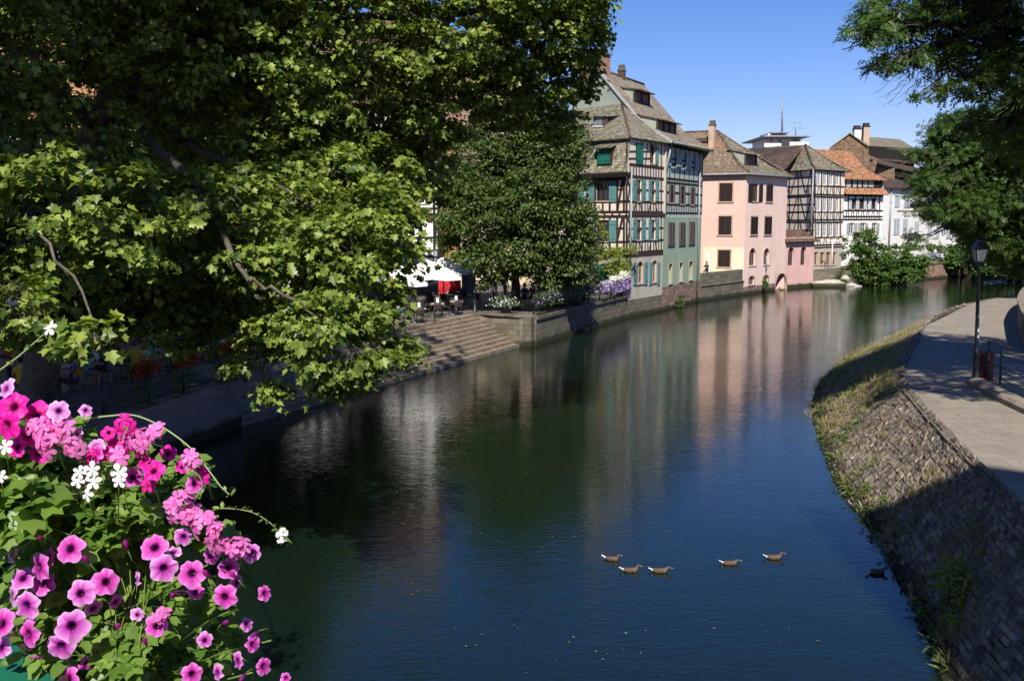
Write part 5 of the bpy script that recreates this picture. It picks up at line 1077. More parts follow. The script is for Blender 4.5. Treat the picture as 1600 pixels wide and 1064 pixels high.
tree('maple_tree', 'broad dark green tree with drooping branches beyond the lamp post', 'tree', V(38, 66, 2), [V(38, 66, 1.8), V(37.5, 66, 6), V(35, 65, 10), V(32, 64, 13)], R2, 'pinnate', 'leaf_right', .30, 34, .6, 22, 31, (.45, .15), 'bark_dark', droop=.5, limb_r=.12, shell=.4)
R3 = [pb(x, y, Y, r, w_) for x, y, Y, r, w_ in ((1560, 400, 112, (4, 3, 2), 1), (1600, 380, 112, (5, 4, 4), 1), (1540, 350, 125, (4, 4, 4), 1), (1590, 330, 122, (6, 5, 6), 1), (1560, 423, 111, (3, 2, .8), 1), (1610, 422, 110, (4, 2, .9), 1), (1650, 360, 115, (7, 6, 7), .8), (1510, 395, 124, (2, 2, 1.4), .8))]
tree('willow_tree', 'dark tree touching the water at the far bend of the river', 'tree', V(60, 121, GZ), [V(60, 121, GZ-.2), V(60, 120, 6), V(60, 119, 11)], R3, 'oval', 'leaf_dark', .42, 20, .9, 26, 41, (.5, .2), 'bark_dark', limb_r=.14, twf=0)
# shrubs on the far left bank
def shrub(name, label, blobs, size, nper, seed, lm='leaf_bush', kind='oval', cat='shrub', clump=.4, per=24, group=None):
    rs = np.random.RandomState(seed); c = min((Vector(q[0]) for q in blobs), key=lambda v: v.z); t = thing(name, xy(c, max(0, c.z-1)), label, cat, group)
    C, Ou, K = cloud(blobs, nper*2.4, clump, per, rs, .4); b = MB(); g = xy(c, max(.1, c.z-1))
    for q, r, w_ in blobs: limb(b, [g+V(*rs.normal(0, .1, 2), 0), g.lerp(Vector(q), .6), Vector(q)], .05, .015, rs, 5, .08, 4)
    b.build('branches', M['bark_dark'], t); leaf_mesh('foliage', C, size, M[lm], kind, rs, t, .6, .3, out=Ou); return t
shrub('river_shrub', 'tall bright green shrub on the bank in front of the white timbered house', [pb(x, y, 105.5, r, 1) for x, y, r in ((1352, 380, (1.5, 1.5, 1.3)), (1345, 400, (1.6, 1.5, 1.3)), (1370, 400, (1.6, 1.5, 1.5)), (1350, 425, (1.8, 1.6, 1.3)), (1375, 430, (1.6, 1.5, 1.1)), (1332, 424, (1., 1, .8)), (1355, 366, (.9, 1, .7)))], .26, 12, 51)
shrub('river_shrub', 'wide rounded shrub spilling over the water left of the sandstone wall', [pb(x, y, 106.5, r, 1) for x, y, r in ((1400, 400, (1.6, 1.5, 1.3)), (1425, 405, (1.5, 1.4, 1.2)), (1405, 428, (1.8, 1.5, 1.2)), (1430, 425, (1.5, 1.4, 1.2)), (1440, 410, (1, 1, .8)), (1385, 415, (1.3, 1.3, 1.)), (1383, 438, (.8, .8, .4)))], .26, 12, 52)
shrub('garden_shrub', 'green shrub growing above the sandstone river wall', [pb(x, y, 119, r, 1) for x, y, r in ((1490, 400, (1.6, 1.4, 1.2)), (1510, 405, (1.5, 1.4, 1.1)), (1480, 412, (1.2, 1.1, .6)), (1522, 412, (1, 1, .7)))], .26, 11, 53)
shrub('pergola_vine', 'leafy vine trained flat along a pergola before the white house', [pb(x, y, 117, r, 1) for x, y, r in ((1430, 386, (1.2, .8, .4)), (1450, 386, (1.1, .8, .35)), (1465, 387, (.8, .7, .3)), (1415, 385, (.8, .7, .4)), (1470, 392, (.25, .3, .5)))], .24, 12, 54, cat='vine')
shrub('garden_shrub', 'small shrub between the latticed house and the white timbered house', [pb(x, y, 112, r, 1) for x, y, r in ((1313, 378, (.7, .7, 1.)), (1316, 395, (.6, .7, .8)))], .22, 14, 55)
shrub('water_weed', 'bright weeds on the stones below the latticed house', [pb(x, y, 104, r, 1) for x, y, r in ((1316, 440, (.7, .5, .5)), (1300, 447, (1.4, .4, .2)), (1280, 449, (.9, .4, .18)), (1312, 430, (.3, .3, .5)))], .14, 26, 56, clump=.2)
shrub('wall_weed', 'small weed growing at the foot of the green river front', [pb(1062, 474, 78.8, (.5, .2, .28), 1), pb(1066, 466, 79.2, (.2, .2, .4), 1)], .11, 60, 57, clump=.15)
shrub('wall_weed', 'tall thin weed growing below the white pipe of the pink house', [pb(1196, 444, 95.2, (.3, .2, .6), 1), pb(1196, 436, 95.4, (.2, .2, .3), 1)], .12, 60, 58, clump=.15)
shrub('wall_weed', 'small weed beside the arch of the water gate', [pb(1220, 452, 98.4, (.4, .2, .3), 1)], .12, 60, 59, clump=.15)
# young trees growing out of the shaded embankment
shrub('sapling', 'bright green sapling growing from the shaded stones of the embankment', [((7.45, 16.25, 1.22), (.2, .2, .16), 1), ((7.3, 16.1, .98), (.24, .2, .14), 1), ((7.6, 16.0, 1.0), (.2, .2, .14), 1), ((7.42, 15.8, .8), (.22, .2, .12), 1)], .085, 150, 61, 'leaf_vine', clump=.10, per=16)
shrub('sapling', 'low leafy sapling lower down at the edge of the picture', [((7.25, 15.5, .6), (.26, .2, .1), 1), ((7.6, 15.35, .8), (.2, .2, .1), 1)], .08, 130, 62, 'leaf_vine', clump=.10, per=14)
# grass and weeds on the embankment
rs = np.random.RandomState(70)
def bank_pt(i, t): p = A_[i].lerp(B_[i], t); return p
C = []; Cg = []
i_of = lambda Y: min(range(NB), key=lambda k: abs((A_[k].y+B_[k].y)/2-Y))
for _ in range(2300):     # tufts gather in patches
    Y = 14+rs.uniform()**1.1*34; i = i_of(Y); t = rs.uniform(.03, .97); p = bank_pt(i, t)
    dens = noise.noise(p*.35)+.4*noise.noise(p*1.3)+(.45 if Y > 31 else 0)+(.25 if t < .12 else 0)-(.35 if t > .75 and Y < 31 else 0)
    if dens < .03: continue
    for k in range(rs.randint(6, 20)): 
        (Cg if (noise.noise(p*.8+V(9, 9, 9)) > .12 or t < .08) else C).append(p+V(*(rs.normal(0, .08, 2)), .0))
for _ in range(260):       # a taller fringe at the waterline and along the far bank
    i = i_of(31+rs.uniform()*30); p = bank_pt(i, rs.uniform(-.02, .10) if rs.uniform() < .4 else rs.uniform(.6, 1.0))
    for k in range(14): C.append(p+V(*(rs.normal(0, .15, 2)), 0))
C = np.array([tuple(p) for p in C]); Cg = np.array([tuple(p) for p in Cg])
tag(leaf_mesh('dry_grass', C, .17, M['grass'], 'blade', rs, None, .3, -2.2, .6, up=(0, -.6, .4)), 'dry yellow grass tufts between the stones of the embankment', 'grass', kind='stuff')
tag(leaf_mesh('green_weeds', Cg, .15, M['grass_green'], 'lance', rs, None, .4, -1.2, .6), 'short green weeds growing along the waterline and stone joints', 'weeds', kind='stuff')
# grass verge right of the path
C = []
for _ in range(3000): u_, v_ = rs.uniform(), rs.uniform(); p = V(27.5, 48, 2).lerp(V(37, 62, 2), u_)+V(5, -1.5, 0)*v_; C.append(tuple(p))
b = MB(); b.prism([V(26.9, 47.6), V(37, 62), V(42, 60.5), V(32, 46)], 1.9, 2.03); tag(b.build('verge', mat('dry_soil', (.33, .27, .14), 1, .3, 2, .4, 10)), kind='structure')
tag(leaf_mesh('verge_grass', np.array(C), .10, M['grass'], 'blade', rs, None, .3, -1.5, .5), 'dry grass on the verge right of the path', 'grass', kind='stuff')
# floating leaves and scum
C = []
for _ in range(300):
    px, py = rs.uniform(560, 1300), rs.uniform(560, 1060)
    p = atz(px, py, .012)
    if noise.noise(p*.35) > .12: C.append(tuple(p))
tag(leaf_mesh('floating_leaves', np.array(C), .045, mat('fallen_leaf', (.20, .18, .08), .8, .3, 5, 0), 'oval', rs, None, .05, 0, .6), 'tiny yellow leaves drifting on the water', 'leaves', kind='stuff')

C = []
for _ in range(420):
    i = rs.randint(70, 215); q = B_[i]; C.append((q.x+.3+abs(rs.normal(0, 1.6)), q.y+rs.normal(0, .5), 2.012))
tag(leaf_mesh('leaf_litter', np.array(C), .04, bpy.data.materials['fallen_leaf'], 'oval', rs, None, .12, 0, .6), 'small dry leaves scattered along the edge of the path', 'leaves', kind='stuff')
# ================================================================ BRIDGE underfoot
b = MB(); b.abox(-16, 14, -8, 1.3, 5.0, 5.4); t = thing('bridge', V(0, -3, 5), 'stone bridge deck with iron railing under the viewpoint', 'bridge'); b.build('deck', M['paving'], t)
b = MB()
for k in range(60): x = -15+k*.5; b.tube([(x, 1.2, 5.4), (x, 1.2, 6.3)], .012, 6)
b.bar((-16, 1.2, 6.32), (14, 1.2, 6.32), .06, .05); b.build('railing', M['dark_metal'], t)

# ================================================================ PEOPLE
def seat_pose(lean=.06, arms=(.40, .42)):
    v = {}; e = []
    v['hip'] = (0, 0, .52, .135); v['waist'] = (0, lean*.4, .70, .125); v['chest'] = (0, lean, .93, .145); v['neck'] = (0, lean+.01, 1.10, .055); v['jaw'] = (0, lean+.035, 1.19, .072); v['head'] = (0, lean+.03, 1.27, .095); v['crown'] = (0, lean+.02, 1.34, .07); v['nose'] = (0, lean+.135, 1.235, .014)
    for s, n in ((-1, 'l'), (1, 'r')):
        a = arms[0] if s < 0 else arms[1]
        v[n+'sh'] = (s*.17, lean, 1.02, .062); v[n+'el'] = (s*.24, lean+.10, .79, .045); v[n+'wr'] = (s*.13, lean+a-.05, .80, .028); v[n+'pa'] = (s*.11, lean+a+.03, .80, .030)
        for i, (dx, L) in enumerate(((-.03, .07), (-.01, .085), (.01, .08), (.03, .06))): v[n+'f%d' % i] = (s*.11+dx, lean+a+.03+L, .79, .009)
        v[n+'th'] = (s*.065, lean+a+.05, .80, .010)
        v[n+'hp'] = (s*.09, .06, .50, .095); v[n+'kn'] = (s*.11, .42, .51, .065); v[n+'an'] = (s*.11, .40, .10, .042); v[n+'to'] = (s*.12, .54, .05, .035)
    return v
def stand_pose():
    v = {}
    v['hip'] = (0, 0, .95, .125); v['waist'] = (0, .01, 1.10, .115); v['chest'] = (0, .02, 1.34, .14); v['neck'] = (0, .03, 1.50, .052); v['jaw'] = (0, .055, 1.585, .07); v['head'] = (0, .045, 1.66, .092); v['crown'] = (0, .03, 1.725, .07); v['nose'] = (0, .15, 1.63, .014)
    for s, n in ((-1, 'l'), (1, 'r')):
        v[n+'sh'] = (s*.18, .02, 1.43, .06); v[n+'el'] = (s*.25, .0, 1.14, .042); v[n+'wr'] = (s*.24, .10, .90, .028); v[n+'pa'] = (s*.235, .12, .83, .030)
        for i, dy in enumerate((-.03, -.01, .01, .03)): v[n+'f%d' % i] = (s*.23, .13+dy, .75+abs(dy)*.3, .009)
        v[n+'th'] = (s*.21, .17, .80, .010)
        v[n+'hp'] = (s*.09, 0, .90, .09); v[n+'kn'] = (s*.10, .03+.06*s, .50, .062); v[n+'an'] = (s*.10, -.02+.10*s, .09, .04); v[n+'to'] = (s*.11, .12+.10*s, .045, .035)
    return v
def skin_mesh(v, shorts):
    names = list(v); E = [('hip', 'waist'), ('waist', 'chest'), ('chest', 'neck'), ('neck', 'jaw'), ('jaw', 'head'), ('head', 'crown'), ('jaw', 'nose')]
    for n in 'lr': E += [('chest', n+'sh'), (n+'sh', n+'el'), (n+'el', n+'wr'), (n+'wr', n+'pa'), (n+'pa', n+'th'), ('hip', n+'hp'), (n+'hp', n+'kn'), (n+'kn', n+'an'), (n+'an', n+'to')]+[(n+'pa', n+'f%d' % i) for i in range(4)]
    me = bpy.data.meshes.new('tmp'); me.from_pydata([v[n][:3] for n in names], [(names.index(a), names.index(c)) for a, c in E], [])
    o = bpy.data.objects.new('tmp', me); scn.collection.objects.link(o); md = o.modifiers.new('s', 'SKIN'); md.use_smooth_shade = True
    sv = me.skin_vertices[0].data
    for i, n in enumerate(names): sv[i].radius = (v[n][3],)*2; sv[i].use_root = (n == 'hip')
    sb = o.modifiers.new('u', 'SUBSURF'); sb.levels = sb.render_levels = 1
    dg = bpy.context.evaluated_depsgraph_get(); m2 = bpy.data.meshes.new_from_object(o.evaluated_get(dg)); bpy.data.objects.remove(o)
    reg = []
    for a, c in E:
        k = 0
        if (a, c) in (('hip', 'waist'), ('waist', 'chest')) or c in ('lsh', 'rsh') or (a in ('lsh', 'rsh')): k = 1
        elif c in ('lhp', 'rhp') or a in ('lhp', 'rhp'): k = 2
        elif a in ('lkn', 'rkn'): k = 0 if shorts else 2
        elif a in ('lan', 'ran'): k = 3
        reg.append((Vector(v[a][:3]), Vector(v[c][:3]), k, (v[a][3]+v[c][3])/2))
    for _ in range(4): m2.materials.append(None)
    for p in m2.polygons:
        c = p.center; best = None
        for a, d, k, r in reg:
            ab = d-a; t_ = max(0, min(1, (c-a).dot(ab)/ab.length_squared)); q = (c-(a+ab*t_)).length-r
            if best is None or q < best[0]: best = (q, k)
        p.material_index = best[1]; p.use_smooth = True
    return m2
POSE = {'seat': seat_pose(), 'lean': seat_pose(.16, (.34, .30)), 'stand': stand_pose()}
PM = {k: skin_mesh(v, k != 'stand') for k, v in POSE.items()}
CM = {}
def cmat(c, r=.8):
    c = tuple(c)
    if c not in CM: CM[c] = mat('cloth', c, r, .1, 6, .15, 60)
    return CM[c]
def person(label, loc, rz, pose, shirt, pants, hair=(.03, .02, .015), group=None, sc=1.0, drape=None):
    t = thing('person', loc, label, 'person', group, rz); t.scale = (sc, sc, sc)
    me = PM[pose].copy(); me.name = 'body'
    for i, m_ in enumerate((M['skin'], cmat(shirt), cmat(pants), cmat((.05, .045, .04)))): me.materials[i] = m_
    o = bpy.data.objects.new('body', me); scn.collection.objects.link(o); o.parent = t
    v = POSE[pose]; hx, hy, hz, _ = v['head']; b = MB()
    rows = []
    for i in range(7):
        th = math.pi*.5*i/6*1.15; rows.append([V(hx+.108*math.sin(th)*math.cos(a), hy-.012+.112*math.sin(th)*math.sin(a), hz+.022+.112*math.cos(th)-(.09*max(0, -math.sin(a))*(i/6)**2)+(.03*max(0, math.sin(a))*(i/6)**2)) for a in [2*math.pi*k/12 for k in range(12)]])
    rows[0] = [V(hx+.01*math.cos(k), hy-.012+.01*math.sin(k), hz+.134) for k in range(12)]
    b.grid(rows, 0, True, True, False); b.face([rows[0][k] for k in range(12)]); h_ = b.build('hair', cmat(hair)); h_.parent = t
    for s in (-1, 1):
        e = MB(); e.ball((hx+s*.033, hy+.093, hz-.002), .011, 6); e_ = e.build('eye', M['black']); e_.parent = t
    if drape:
        d = MB(); cx, cy, cz, r = v['chest']; rows = []
        for i in range(6):
            f = i/5; rows.append([V(cx+(.13+.12*f)*math.cos(a), cy-.01+(.10+.10*f)*math.sin(a), cz+.17-.42*f) for a in [math.pi*(1.0+k/14*1.0) for k in range(-2, 17)]])
        d.grid(rows, lambda i, j: (1 if i < 3 and 5 < j < 13 else (2 if j % 2 else 0)), False, True); o_ = d.build('flag', [cmat((.65, .40, .02)), cmat((.01, .03, .25)), cmat((.5, .03, .02))]); o_.parent = t
    return t
def gpt(px, py, Y): p = aty(px, py, Y); return V(p.x, Y, GZ)
ppl = [('person in a yellow shirt seated lowest and leftmost by the dark railing', 28, 29, .4, 'lean', (.60, .38, .03), (.05, .05, .06)),
 ('person in a mustard yellow top bent over a table beside the draped flag', 88, 30.2, 2.6, 'lean', (.55, .36, .02), (.03, .03, .05)),
 ('person wrapped in a yellow, red and blue flag seated at the terrace', 118, 30, 1.9, 'seat', (.10, .12, .3), (.05, .05, .05)),
 ('person in a pale teal shirt seated right of the flag', 128, 31.4, -1.2, 'seat', (.25, .35, .38), (.2, .2, .2)),
 ('person in a whitish shirt seated behind the teal shirt', 143, 32.2, 3.0, 'seat', (.6, .58, .5), (.1, .1, .12)),
 ('person in a bright yellow shirt seen from behind by the hanging flowers', 209, 33, .6, 'seat', (.62, .42, .03), (.25, .2, .12)),
 ('person in a sea green top seated under the plane branches', 236, 36, 1.5, 'seat', (.12, .30, .28), (.4, .35, .3)),
 ('person in a light blue shirt seated near the railing post', 272, 36.5, -.4, 'lean', (.16, .26, .42), (.08, .08, .1)),
 ('person in a dark orange shirt at the far left of the terrace', 8, 35.5, 1.2, 'seat', (.55, .10, .02), (.04, .04, .05)),
 ('person in a bright orange red shirt with grey hair', 35, 36, -2.0, 'seat', (.65, .11, .02), (.04, .04, .05)),
 ('person in a dull red shirt seated at the left terrace', 62, 37, 1.0, 'lean', (.40, .06, .04), (.06, .05, .05)),
 ('person in navy blue at the left end of the terrace', 45, 32.2, -.8, 'seat', (.02, .04, .16), (.03, .03, .04)),
 ('person in a pale shirt seated right below the bright leaves', 356, 40, -.7, 'lean', (.55, .50, .45), (.1, .09, .08)),
 ('person in a maroon top seated in the deep shade', 300, 39, 2.5, 'seat', (.25, .05, .05), (.06, .05, .05)),
 ('person in a light blue shirt on a chair at the top of the steps', 628, 50, 2.2, 'seat', (.30, .42, .60), (.15, .15, .2)),
 ('person in a vivid blue shirt leaning by the lime tree', 773, 66, 2.8, 'stand', (.02, .05, .55), (.5, .5, .48)),
 ('person in a lilac grey top standing next to the vivid blue shirt', 789, 66.5, -2.4, 'stand', (.28, .26, .36), (.1, .1, .12)),
 ('person in black seated on the terrace of the pink house', 1103, 91.2, 2.4, 'seat', (.02, .02, .02), (.02, .02, .02))]
rng = random.Random(77)
HC = [(.03, .02, .015), (.10, .05, .02), (.25, .16, .07), (.3, .29, .27), (.02, .015, .01)]
for i, (lb, px, Y, rz, ps, sh, pn) in enumerate(ppl):
    p = gpt(px, 500, Y); 
    if Y > 90: p = V(p.x, Y, 1.78)
    person(lb, p, rz, ps, sh, pn, (.35, .34, .32) if 'grey hair' in lb else HC[i % 4 if i % 4 != 3 else 0], 'people on the terraces', drape='flag' in lb and 'wrapped' in lb)
for k, (px, col) in enumerate(((820, (.05, .05, .06)), (833, (.10, .10, .12)), (845, (.12, .16, .28)), (855, (.06, .05, .05)))):
    person(['dark figure at the left end of the row behind the quay flowers', 'second dark figure from the left in the row behind the quay flowers', 'figure in slate blue, third in the row behind the quay flowers', 'dark figure at the right end of the row behind the quay flowers'][k], gpt(px, 480, 61.6+k*.5), 2.9-k*.2, 'seat', col, (.04, .04, .05), HC[k], 'people on the terraces', 1.05)

# ================================================================ CAFE FURNITURE
def make_table():
    t = thing('cafe_table', V(0, 0, 0), 'x', 'table', 'cafe tables on the quay'); b = MB(); b.abox(-.35, .35, -.35, .35, .72, .75); b.build('tabletop', mat('table_top', (.42, .40, .36), .5, .1, 4, .1, 30), t)
    b = MB(); b.tube([(0, 0, .03), (0, 0, .72)], .03, 8); b.build('column', M['metal'], t); b = MB(); b.bar((-.28, 0, .02), (.28, 0, .02), .06, .035); b.bar((0, -.28, .021), (0, .28, .021), .06, .034); b.build('foot', M['metal'], t); return t
def make_chair():
    t = thing('cafe_chair', V(0, 0, 0), 'x', 'chair', 'cafe chairs on the quay'); m_ = mat('dark_rattan', (.05, .035, .028), .7, .3, 20, .3, 60)
    b = MB(); b.abox(-.21, .21, -.21, .21, .43, .46); b.build('seat', m_, t); b = MB(); 
    b.grid([[V(-.2+.4*k/6, -.21-.05*math.sin(math.pi*k/6)-.05*z, .5+.38*z) for k in range(7)] for z in (0, .5, 1)]+[[V(-.2+.4*k/6, -.235-.05*math.sin(math.pi*k/6)-.05*z, .5+.38*z) for k in range(7)] for z in (1, .5, 0)], 0, False, True); b.build('backrest', m_, t)
    for x in (-.19, .19):
        b = MB(); b.tube([(x, .19, 0), (x, .18, .45)], .013, 6); b.build('leg', M['dark_metal'], t)
        b = MB(); b.tube([(x, -.22, 0), (x, -.2, .45), (x, -.25, .86)], .013, 6); b.build('leg', M['dark_metal'], t)
    return t
T0, C0 = make_table(), make_chair(); tu = cu = 0
tabs = [(655, 52, 'with a tall menu card nearest the steps'), (684, 55, 'with a menu card in mid landing'), (713, 56.6, 'with a menu card beside the iron lamp post'), (640, 57, 'under the left white parasol'), (672, 60, 'under the big white parasol'), (700, 61.5, 'below the red hanging'), (722, 64, 'near the blue hanging'), (750, 62, 'left of the lime tree trunk'), (612, 53, 'just left of the person in light blue'),
 (60, 30.5, 'between the yellow shirt and the navy shirt'), (105, 31.5, 'in front of the flag'), (175, 33, 'left of the bright yellow shirt'), (245, 34.5, 'between the hanging flower boxes'), (300, 37.5, 'beside the maroon top'), (30, 37.5, 'between the orange shirts'), (120, 38, 'under the left canvas parasol'), (340, 41.5, 'behind the pale shirt'), (400, 44, 'at the left end of the steps'), (500, 48, 'above the shaded steps')]
sd_ = ['at the near side of', 'at the left side of', 'at the far side of', 'at the right side of']
for k, (px, Y, wh) in enumerate(tabs):
    p = gpt(px, 500, Y); a = rng.uniform(-.3, .3); lb = 'cafe table '+wh
    if k == 0: T0.location = p; T0.rotation_euler = (0, 0, a); T0['label'] = lb; tt = T0
    else: tt = dup(T0, p, a, lb)
    for j in range(4):
        if rng.random() < .18: continue
        an = a+j*math.pi/2; d = V(math.sin(an), -math.cos(an), 0); q = p+d*(.58+rng.uniform(0, .12)); lb = 'chair %s table %s' % (sd_[j], wh)
        rz = math.atan2(-d.x*-1, d.y*-1)*-1 if 0 else math.atan2(d.x, -d.y)
        if cu == 0: C0.location = q; C0.rotation_euler = (0, 0, rz); C0['label'] = lb
        else: dup(C0, q, rz, lb)
        cu += 1
    if k in (0, 1, 2, 3, 5, 7, 11, 12):
        b = MB(); b.abox(p.x-.07, p.x+.07, p.y-.015, p.y-.005, GZ+.755, GZ+1.05); b.abox(p.x-.08, p.x+.08, p.y-.04, p.y+.02, GZ+.751, GZ+.765)
        tag(b.build('menu_card', M['window_white']), 'upright white menu card on the table '+wh, 'menu card', 'menu cards on the cafe tables')
def parasol(p, w, h, label, mt='canvas', rz=.2, grp='open parasols on the terraces'):
    t = thing('parasol', p, label, 'parasol', grp, 0); b = MB(); b.tube([p, p+V(0, 0, h+.05)], .03, 8); b.build('pole', M['dark_metal'], t)
    b = MB(); b.lathe([(.3, 0), (.3, .06), (.05, .1)], p, 12); b.build('base', M['dark_metal'], t)
    b = MB(); ap = p+V(0, 0, h); n = 8; R_ = [(p+V(w*math.cos(rz+k*math.pi/4)*(1 if k % 2 else .82), w*math.sin(rz+k*math.pi/4)*(1 if k % 2 else .82), h-.95-(.0 if k % 2 else -.06))) for k in range(n)]
    for k in range(n):
        a, c = R_[k], R_[(k+1) % n]; rows = []
        for f in (.02, .35, .7, 1): pa, pc = ap.lerp(a, f), ap.lerp(c, f); rows.append([pa, pa.lerp(pc, .5)-V(0, 0, .07*f), pc])
        b.grid(rows, 0, False, True)
        b.grid([[a, a.lerp(c, .5)-V(0, 0, .07), c], [a-V(0, 0, .16), a.lerp(c, .5)-V(0, 0, .23), c-V(0, 0, .16)]], 0, False, True)
    b.build('canopy', M[mt], t)
    for k in range(n): b = MB(); b.tube([ap-V(0, 0, .06), R_[k]-V(0, 0, .05)], .012, 4); b.build('rib', M['metal'], t)
    return t
parasol(gpt(669.5, 500, 58), 2.4, 3.05, 'big white parasol in front of the black and white timbered house')
parasol(gpt(693.6, 500, 64), 2.1, 3.0, 'white parasol in front of the red hanging')
parasol(gpt(628, 500, 57), 1.9, 2.75, 'white parasol half hidden at the left of the big one')
parasol(gpt(728, 500, 70), 1.8, 2.7, 'grey parasol right of the white ones', 'canvas_grey')
for px, Y, lb in ((20, 39, 'white parasol at the far left under the plane tree'), (120, 42, 'white parasol second from the left under the plane tree'), (215, 44, 'white parasol third from the left under the plane tree')): parasol(gpt(px, 500, Y), 1.9, 3.0, lb)
# closed parasol on the pink house terrace
p = aty(1106, 423, 91.4); p.z = 1.78; t = thing('closed_parasol', p, 'furled white parasol standing on the terrace of the pink house', 'parasol'); b = MB(); b.lathe([(.3, 0), (.3, .08), (.04, .1)], p, 12); b.build('base', M['dark_metal'], t)
b = MB(); b.grid([[p+V((r+.05*math.sin(a*4))*math.cos(a), (r+.05*math.sin(a*4))*math.sin(a), z) for a in [2*math.pi*k/24 for k in range(24)]] for r, z in ((.2, .25), (.24, .5), (.2, 1.2), (.12, 1.8), (.05, 2.15))], 0, True, True, True); b.build('canopy', M['canvas'], t); b = MB(); b.tube([p, p+V(0, 0, 2.25)], .025, 8); b.build('pole', M['dark_metal'], t)
def panel(name, x0, x1, y0, y1, Y, mt, label):
    a, c = aty(x0, y1, Y), aty(x1, y0, Y); b = MB(); n = 24
    for sgn_ in (0, 1): b.grid([[V(a.x+(c.x-a.x)*k/n, Y+.05*math.sin(k*1.3)+.02*sgn_, z) for k in range(n+1)] for z in (c.z, a.z)], 0, False, True)
    tag(b.build(name, M[mt]), label, 'hanging')
panel('canvas_hanging', 685, 720, 428, 460, 69, 'red', 'bright red canvas hanging behind the white parasols'); panel('canvas_hanging', 721.5, 742, 427, 460, 70, 'blue', 'grey blue canvas hanging right of the red one')

# ================================================================ LAMPS, BIN, RAILINGS
def lamp(base, h, label, lean=V(0, 0, 0)):
    t = thing('street_lamp', base, label, 'street lamp', 'lantern street lamps'); p = Vector(base); top = p+V(0, 0, h)+lean
    ax = (top-p).normalized(); b = MB()
    def rg(z, r, n=10): c = p+ax*z; return [c+V(r*math.cos(2*math.pi*k/n), r*math.sin(2*math.pi*k/n), 0) for k in range(n)]
    hl = h-.78
    b.grid([rg(z, r) for z, r in ((0, .13), (.05, .13), (.08, .10), (.9, .085), (.95, .10), (1.0, .065), (hl-.25, .045), (hl-.2, .07), (hl-.14, .045), (hl, .04), (hl+.06, .09))], 0, True, True, True); b.build('post', M['dark_metal'], t)
    c = p+ax*(hl+.06); s0, s1, hh = .11, .18, .40
    def sq(s, z): return [c+V(s*x, s*y, z) for x, y in ((-1, -1), (1, -1), (1, 1), (-1, 1))]
    g = MB(); g.grid([sq(s0-.012, .03), sq(s1-.012, hh)], 0, True, False); g.build('glass', mat('lamp_glass', (.50, .52, .48), .2, .05, 4, 0, spec=.6), t)
    f = MB(); a_, b_ = sq(s0, .02), sq(s1, hh)
    for i in range(4): f.bar(a_[i], b_[i], .022, .022); f.bar(a_[i], a_[(i+1) % 4], .03, .03); f.bar(b_[i], b_[(i+1) % 4], .035, .03)
    f.build('lantern_frame', M['dark_metal'], t)
    r = MB(); r.grid([sq(s1+.035, hh+.015), sq(s1*.62, hh+.20), sq(s1*.5, hh+.22), sq(s1*.5, hh+.25), sq(.02, hh+.28)], 0, True, False, True); r.build('lantern_roof', M['dark_metal'], t); return t
lb_ = atz(1524, 601, 2.0); lp_ = lamp(lb_, 4.42, 'dark green lantern street lamp on the right bank path beside a red bin', V(-.12, 0, 0))
b = MB(); b.v = []; 

for z, hgt in ((1.62, .12), (1.42, .10), (2.05, .08)):
    q = MB(); q.box(lb_+V(-.12*z/4.4+.01, -.068, z+hgt/2), V(.028, 0, 0), V(0, .006, 0), V(0, 0, hgt/2)); q.build('sticker', M['window_white'], lp_)
lamp(V(aty(742, 480, 58).x, 58, GZ), 4.0, 'lantern street lamp in front of the grey parasol left of the lime tree')
# bin
p = lb_+V(.36, .35, 0); t = thing('litter_bin', p, 'dark red slatted litter bin beside the lamp post', 'bin'); b = MB(); b.abox(p.x-.22, p.x+.22, p.y-.2, p.y+.2, 2.12, 2.92); m_ = mat('bin_red', (.05, .008, .012), .5, .2, 4, .1, 20); b.build('body', m_, t)
b = MB(); 
for k in range(7): x = p.x-.2+k*.0667; b.abox(x-.022, x+.022, p.y-.225, p.y-.201, 2.15, 2.88)
b.build('slats', m_, t)
b = MB(); b.abox(p.x-.25, p.x+.25, p.y-.24, p.y+.23, 2.93, 2.99); b.build('lid', m_, t); b = MB(); b.abox(p.x-.18, p.x+.18, p.y-.16, p.y+.16, 1.99, 2.12); b.build('foot', M['dark_metal'], t)

# low curved wall and railing on the right
wp = [atz(1541, 602, 2), atz(1556, 610, 2), atz(1600, 632, 2), atz(1680, 668, 2), atz(1800, 720, 2)]
t = thing('low_wall', wp[0], 'low rounded stone wall carrying a green railing at the right edge', 'wall'); S = spar(wp, 24); b = MB()
def sect(P, w_, z0, z1):
    rows = []
    for i, p in enumerate(P):
        d = (P[min(i+1, len(P)-1)]-P[max(i-1, 0)]).normalized(); n_ = V(-d.y, d.x, 0)
        if n_.y < 0: n_ = -n_
        rows.append([xy(p, z0), xy(p, z1-.08), xy(p+n_*w_*.2, z1), xy(p+n_*w_*.8, z1), xy(p+n_*w_, z1-.08), xy(p+n_*w_, z0)])
    return rows
b.grid(sect(S, .55, 1.7, 2.22), 0, False, False, True); b.build('wall_face', M['step'], t)
b = MB(); S2 = [xy(p+V(.15, .35, 0), 2.2) for p in S]
for i in (1, 7, 13, 19, 23): b.tube([S2[i], S2[i]+V(0, 0, 1.15)], .035, 8)
for z in (.15, .5, .85, 1.13): b.tube([p+V(0, 0, z) for p in S2[1:]], .022, 6)
b.build('railing', mat('dark_teal_iron', (.03, .07, .07), .5, .2, 6, .1, 40), t)
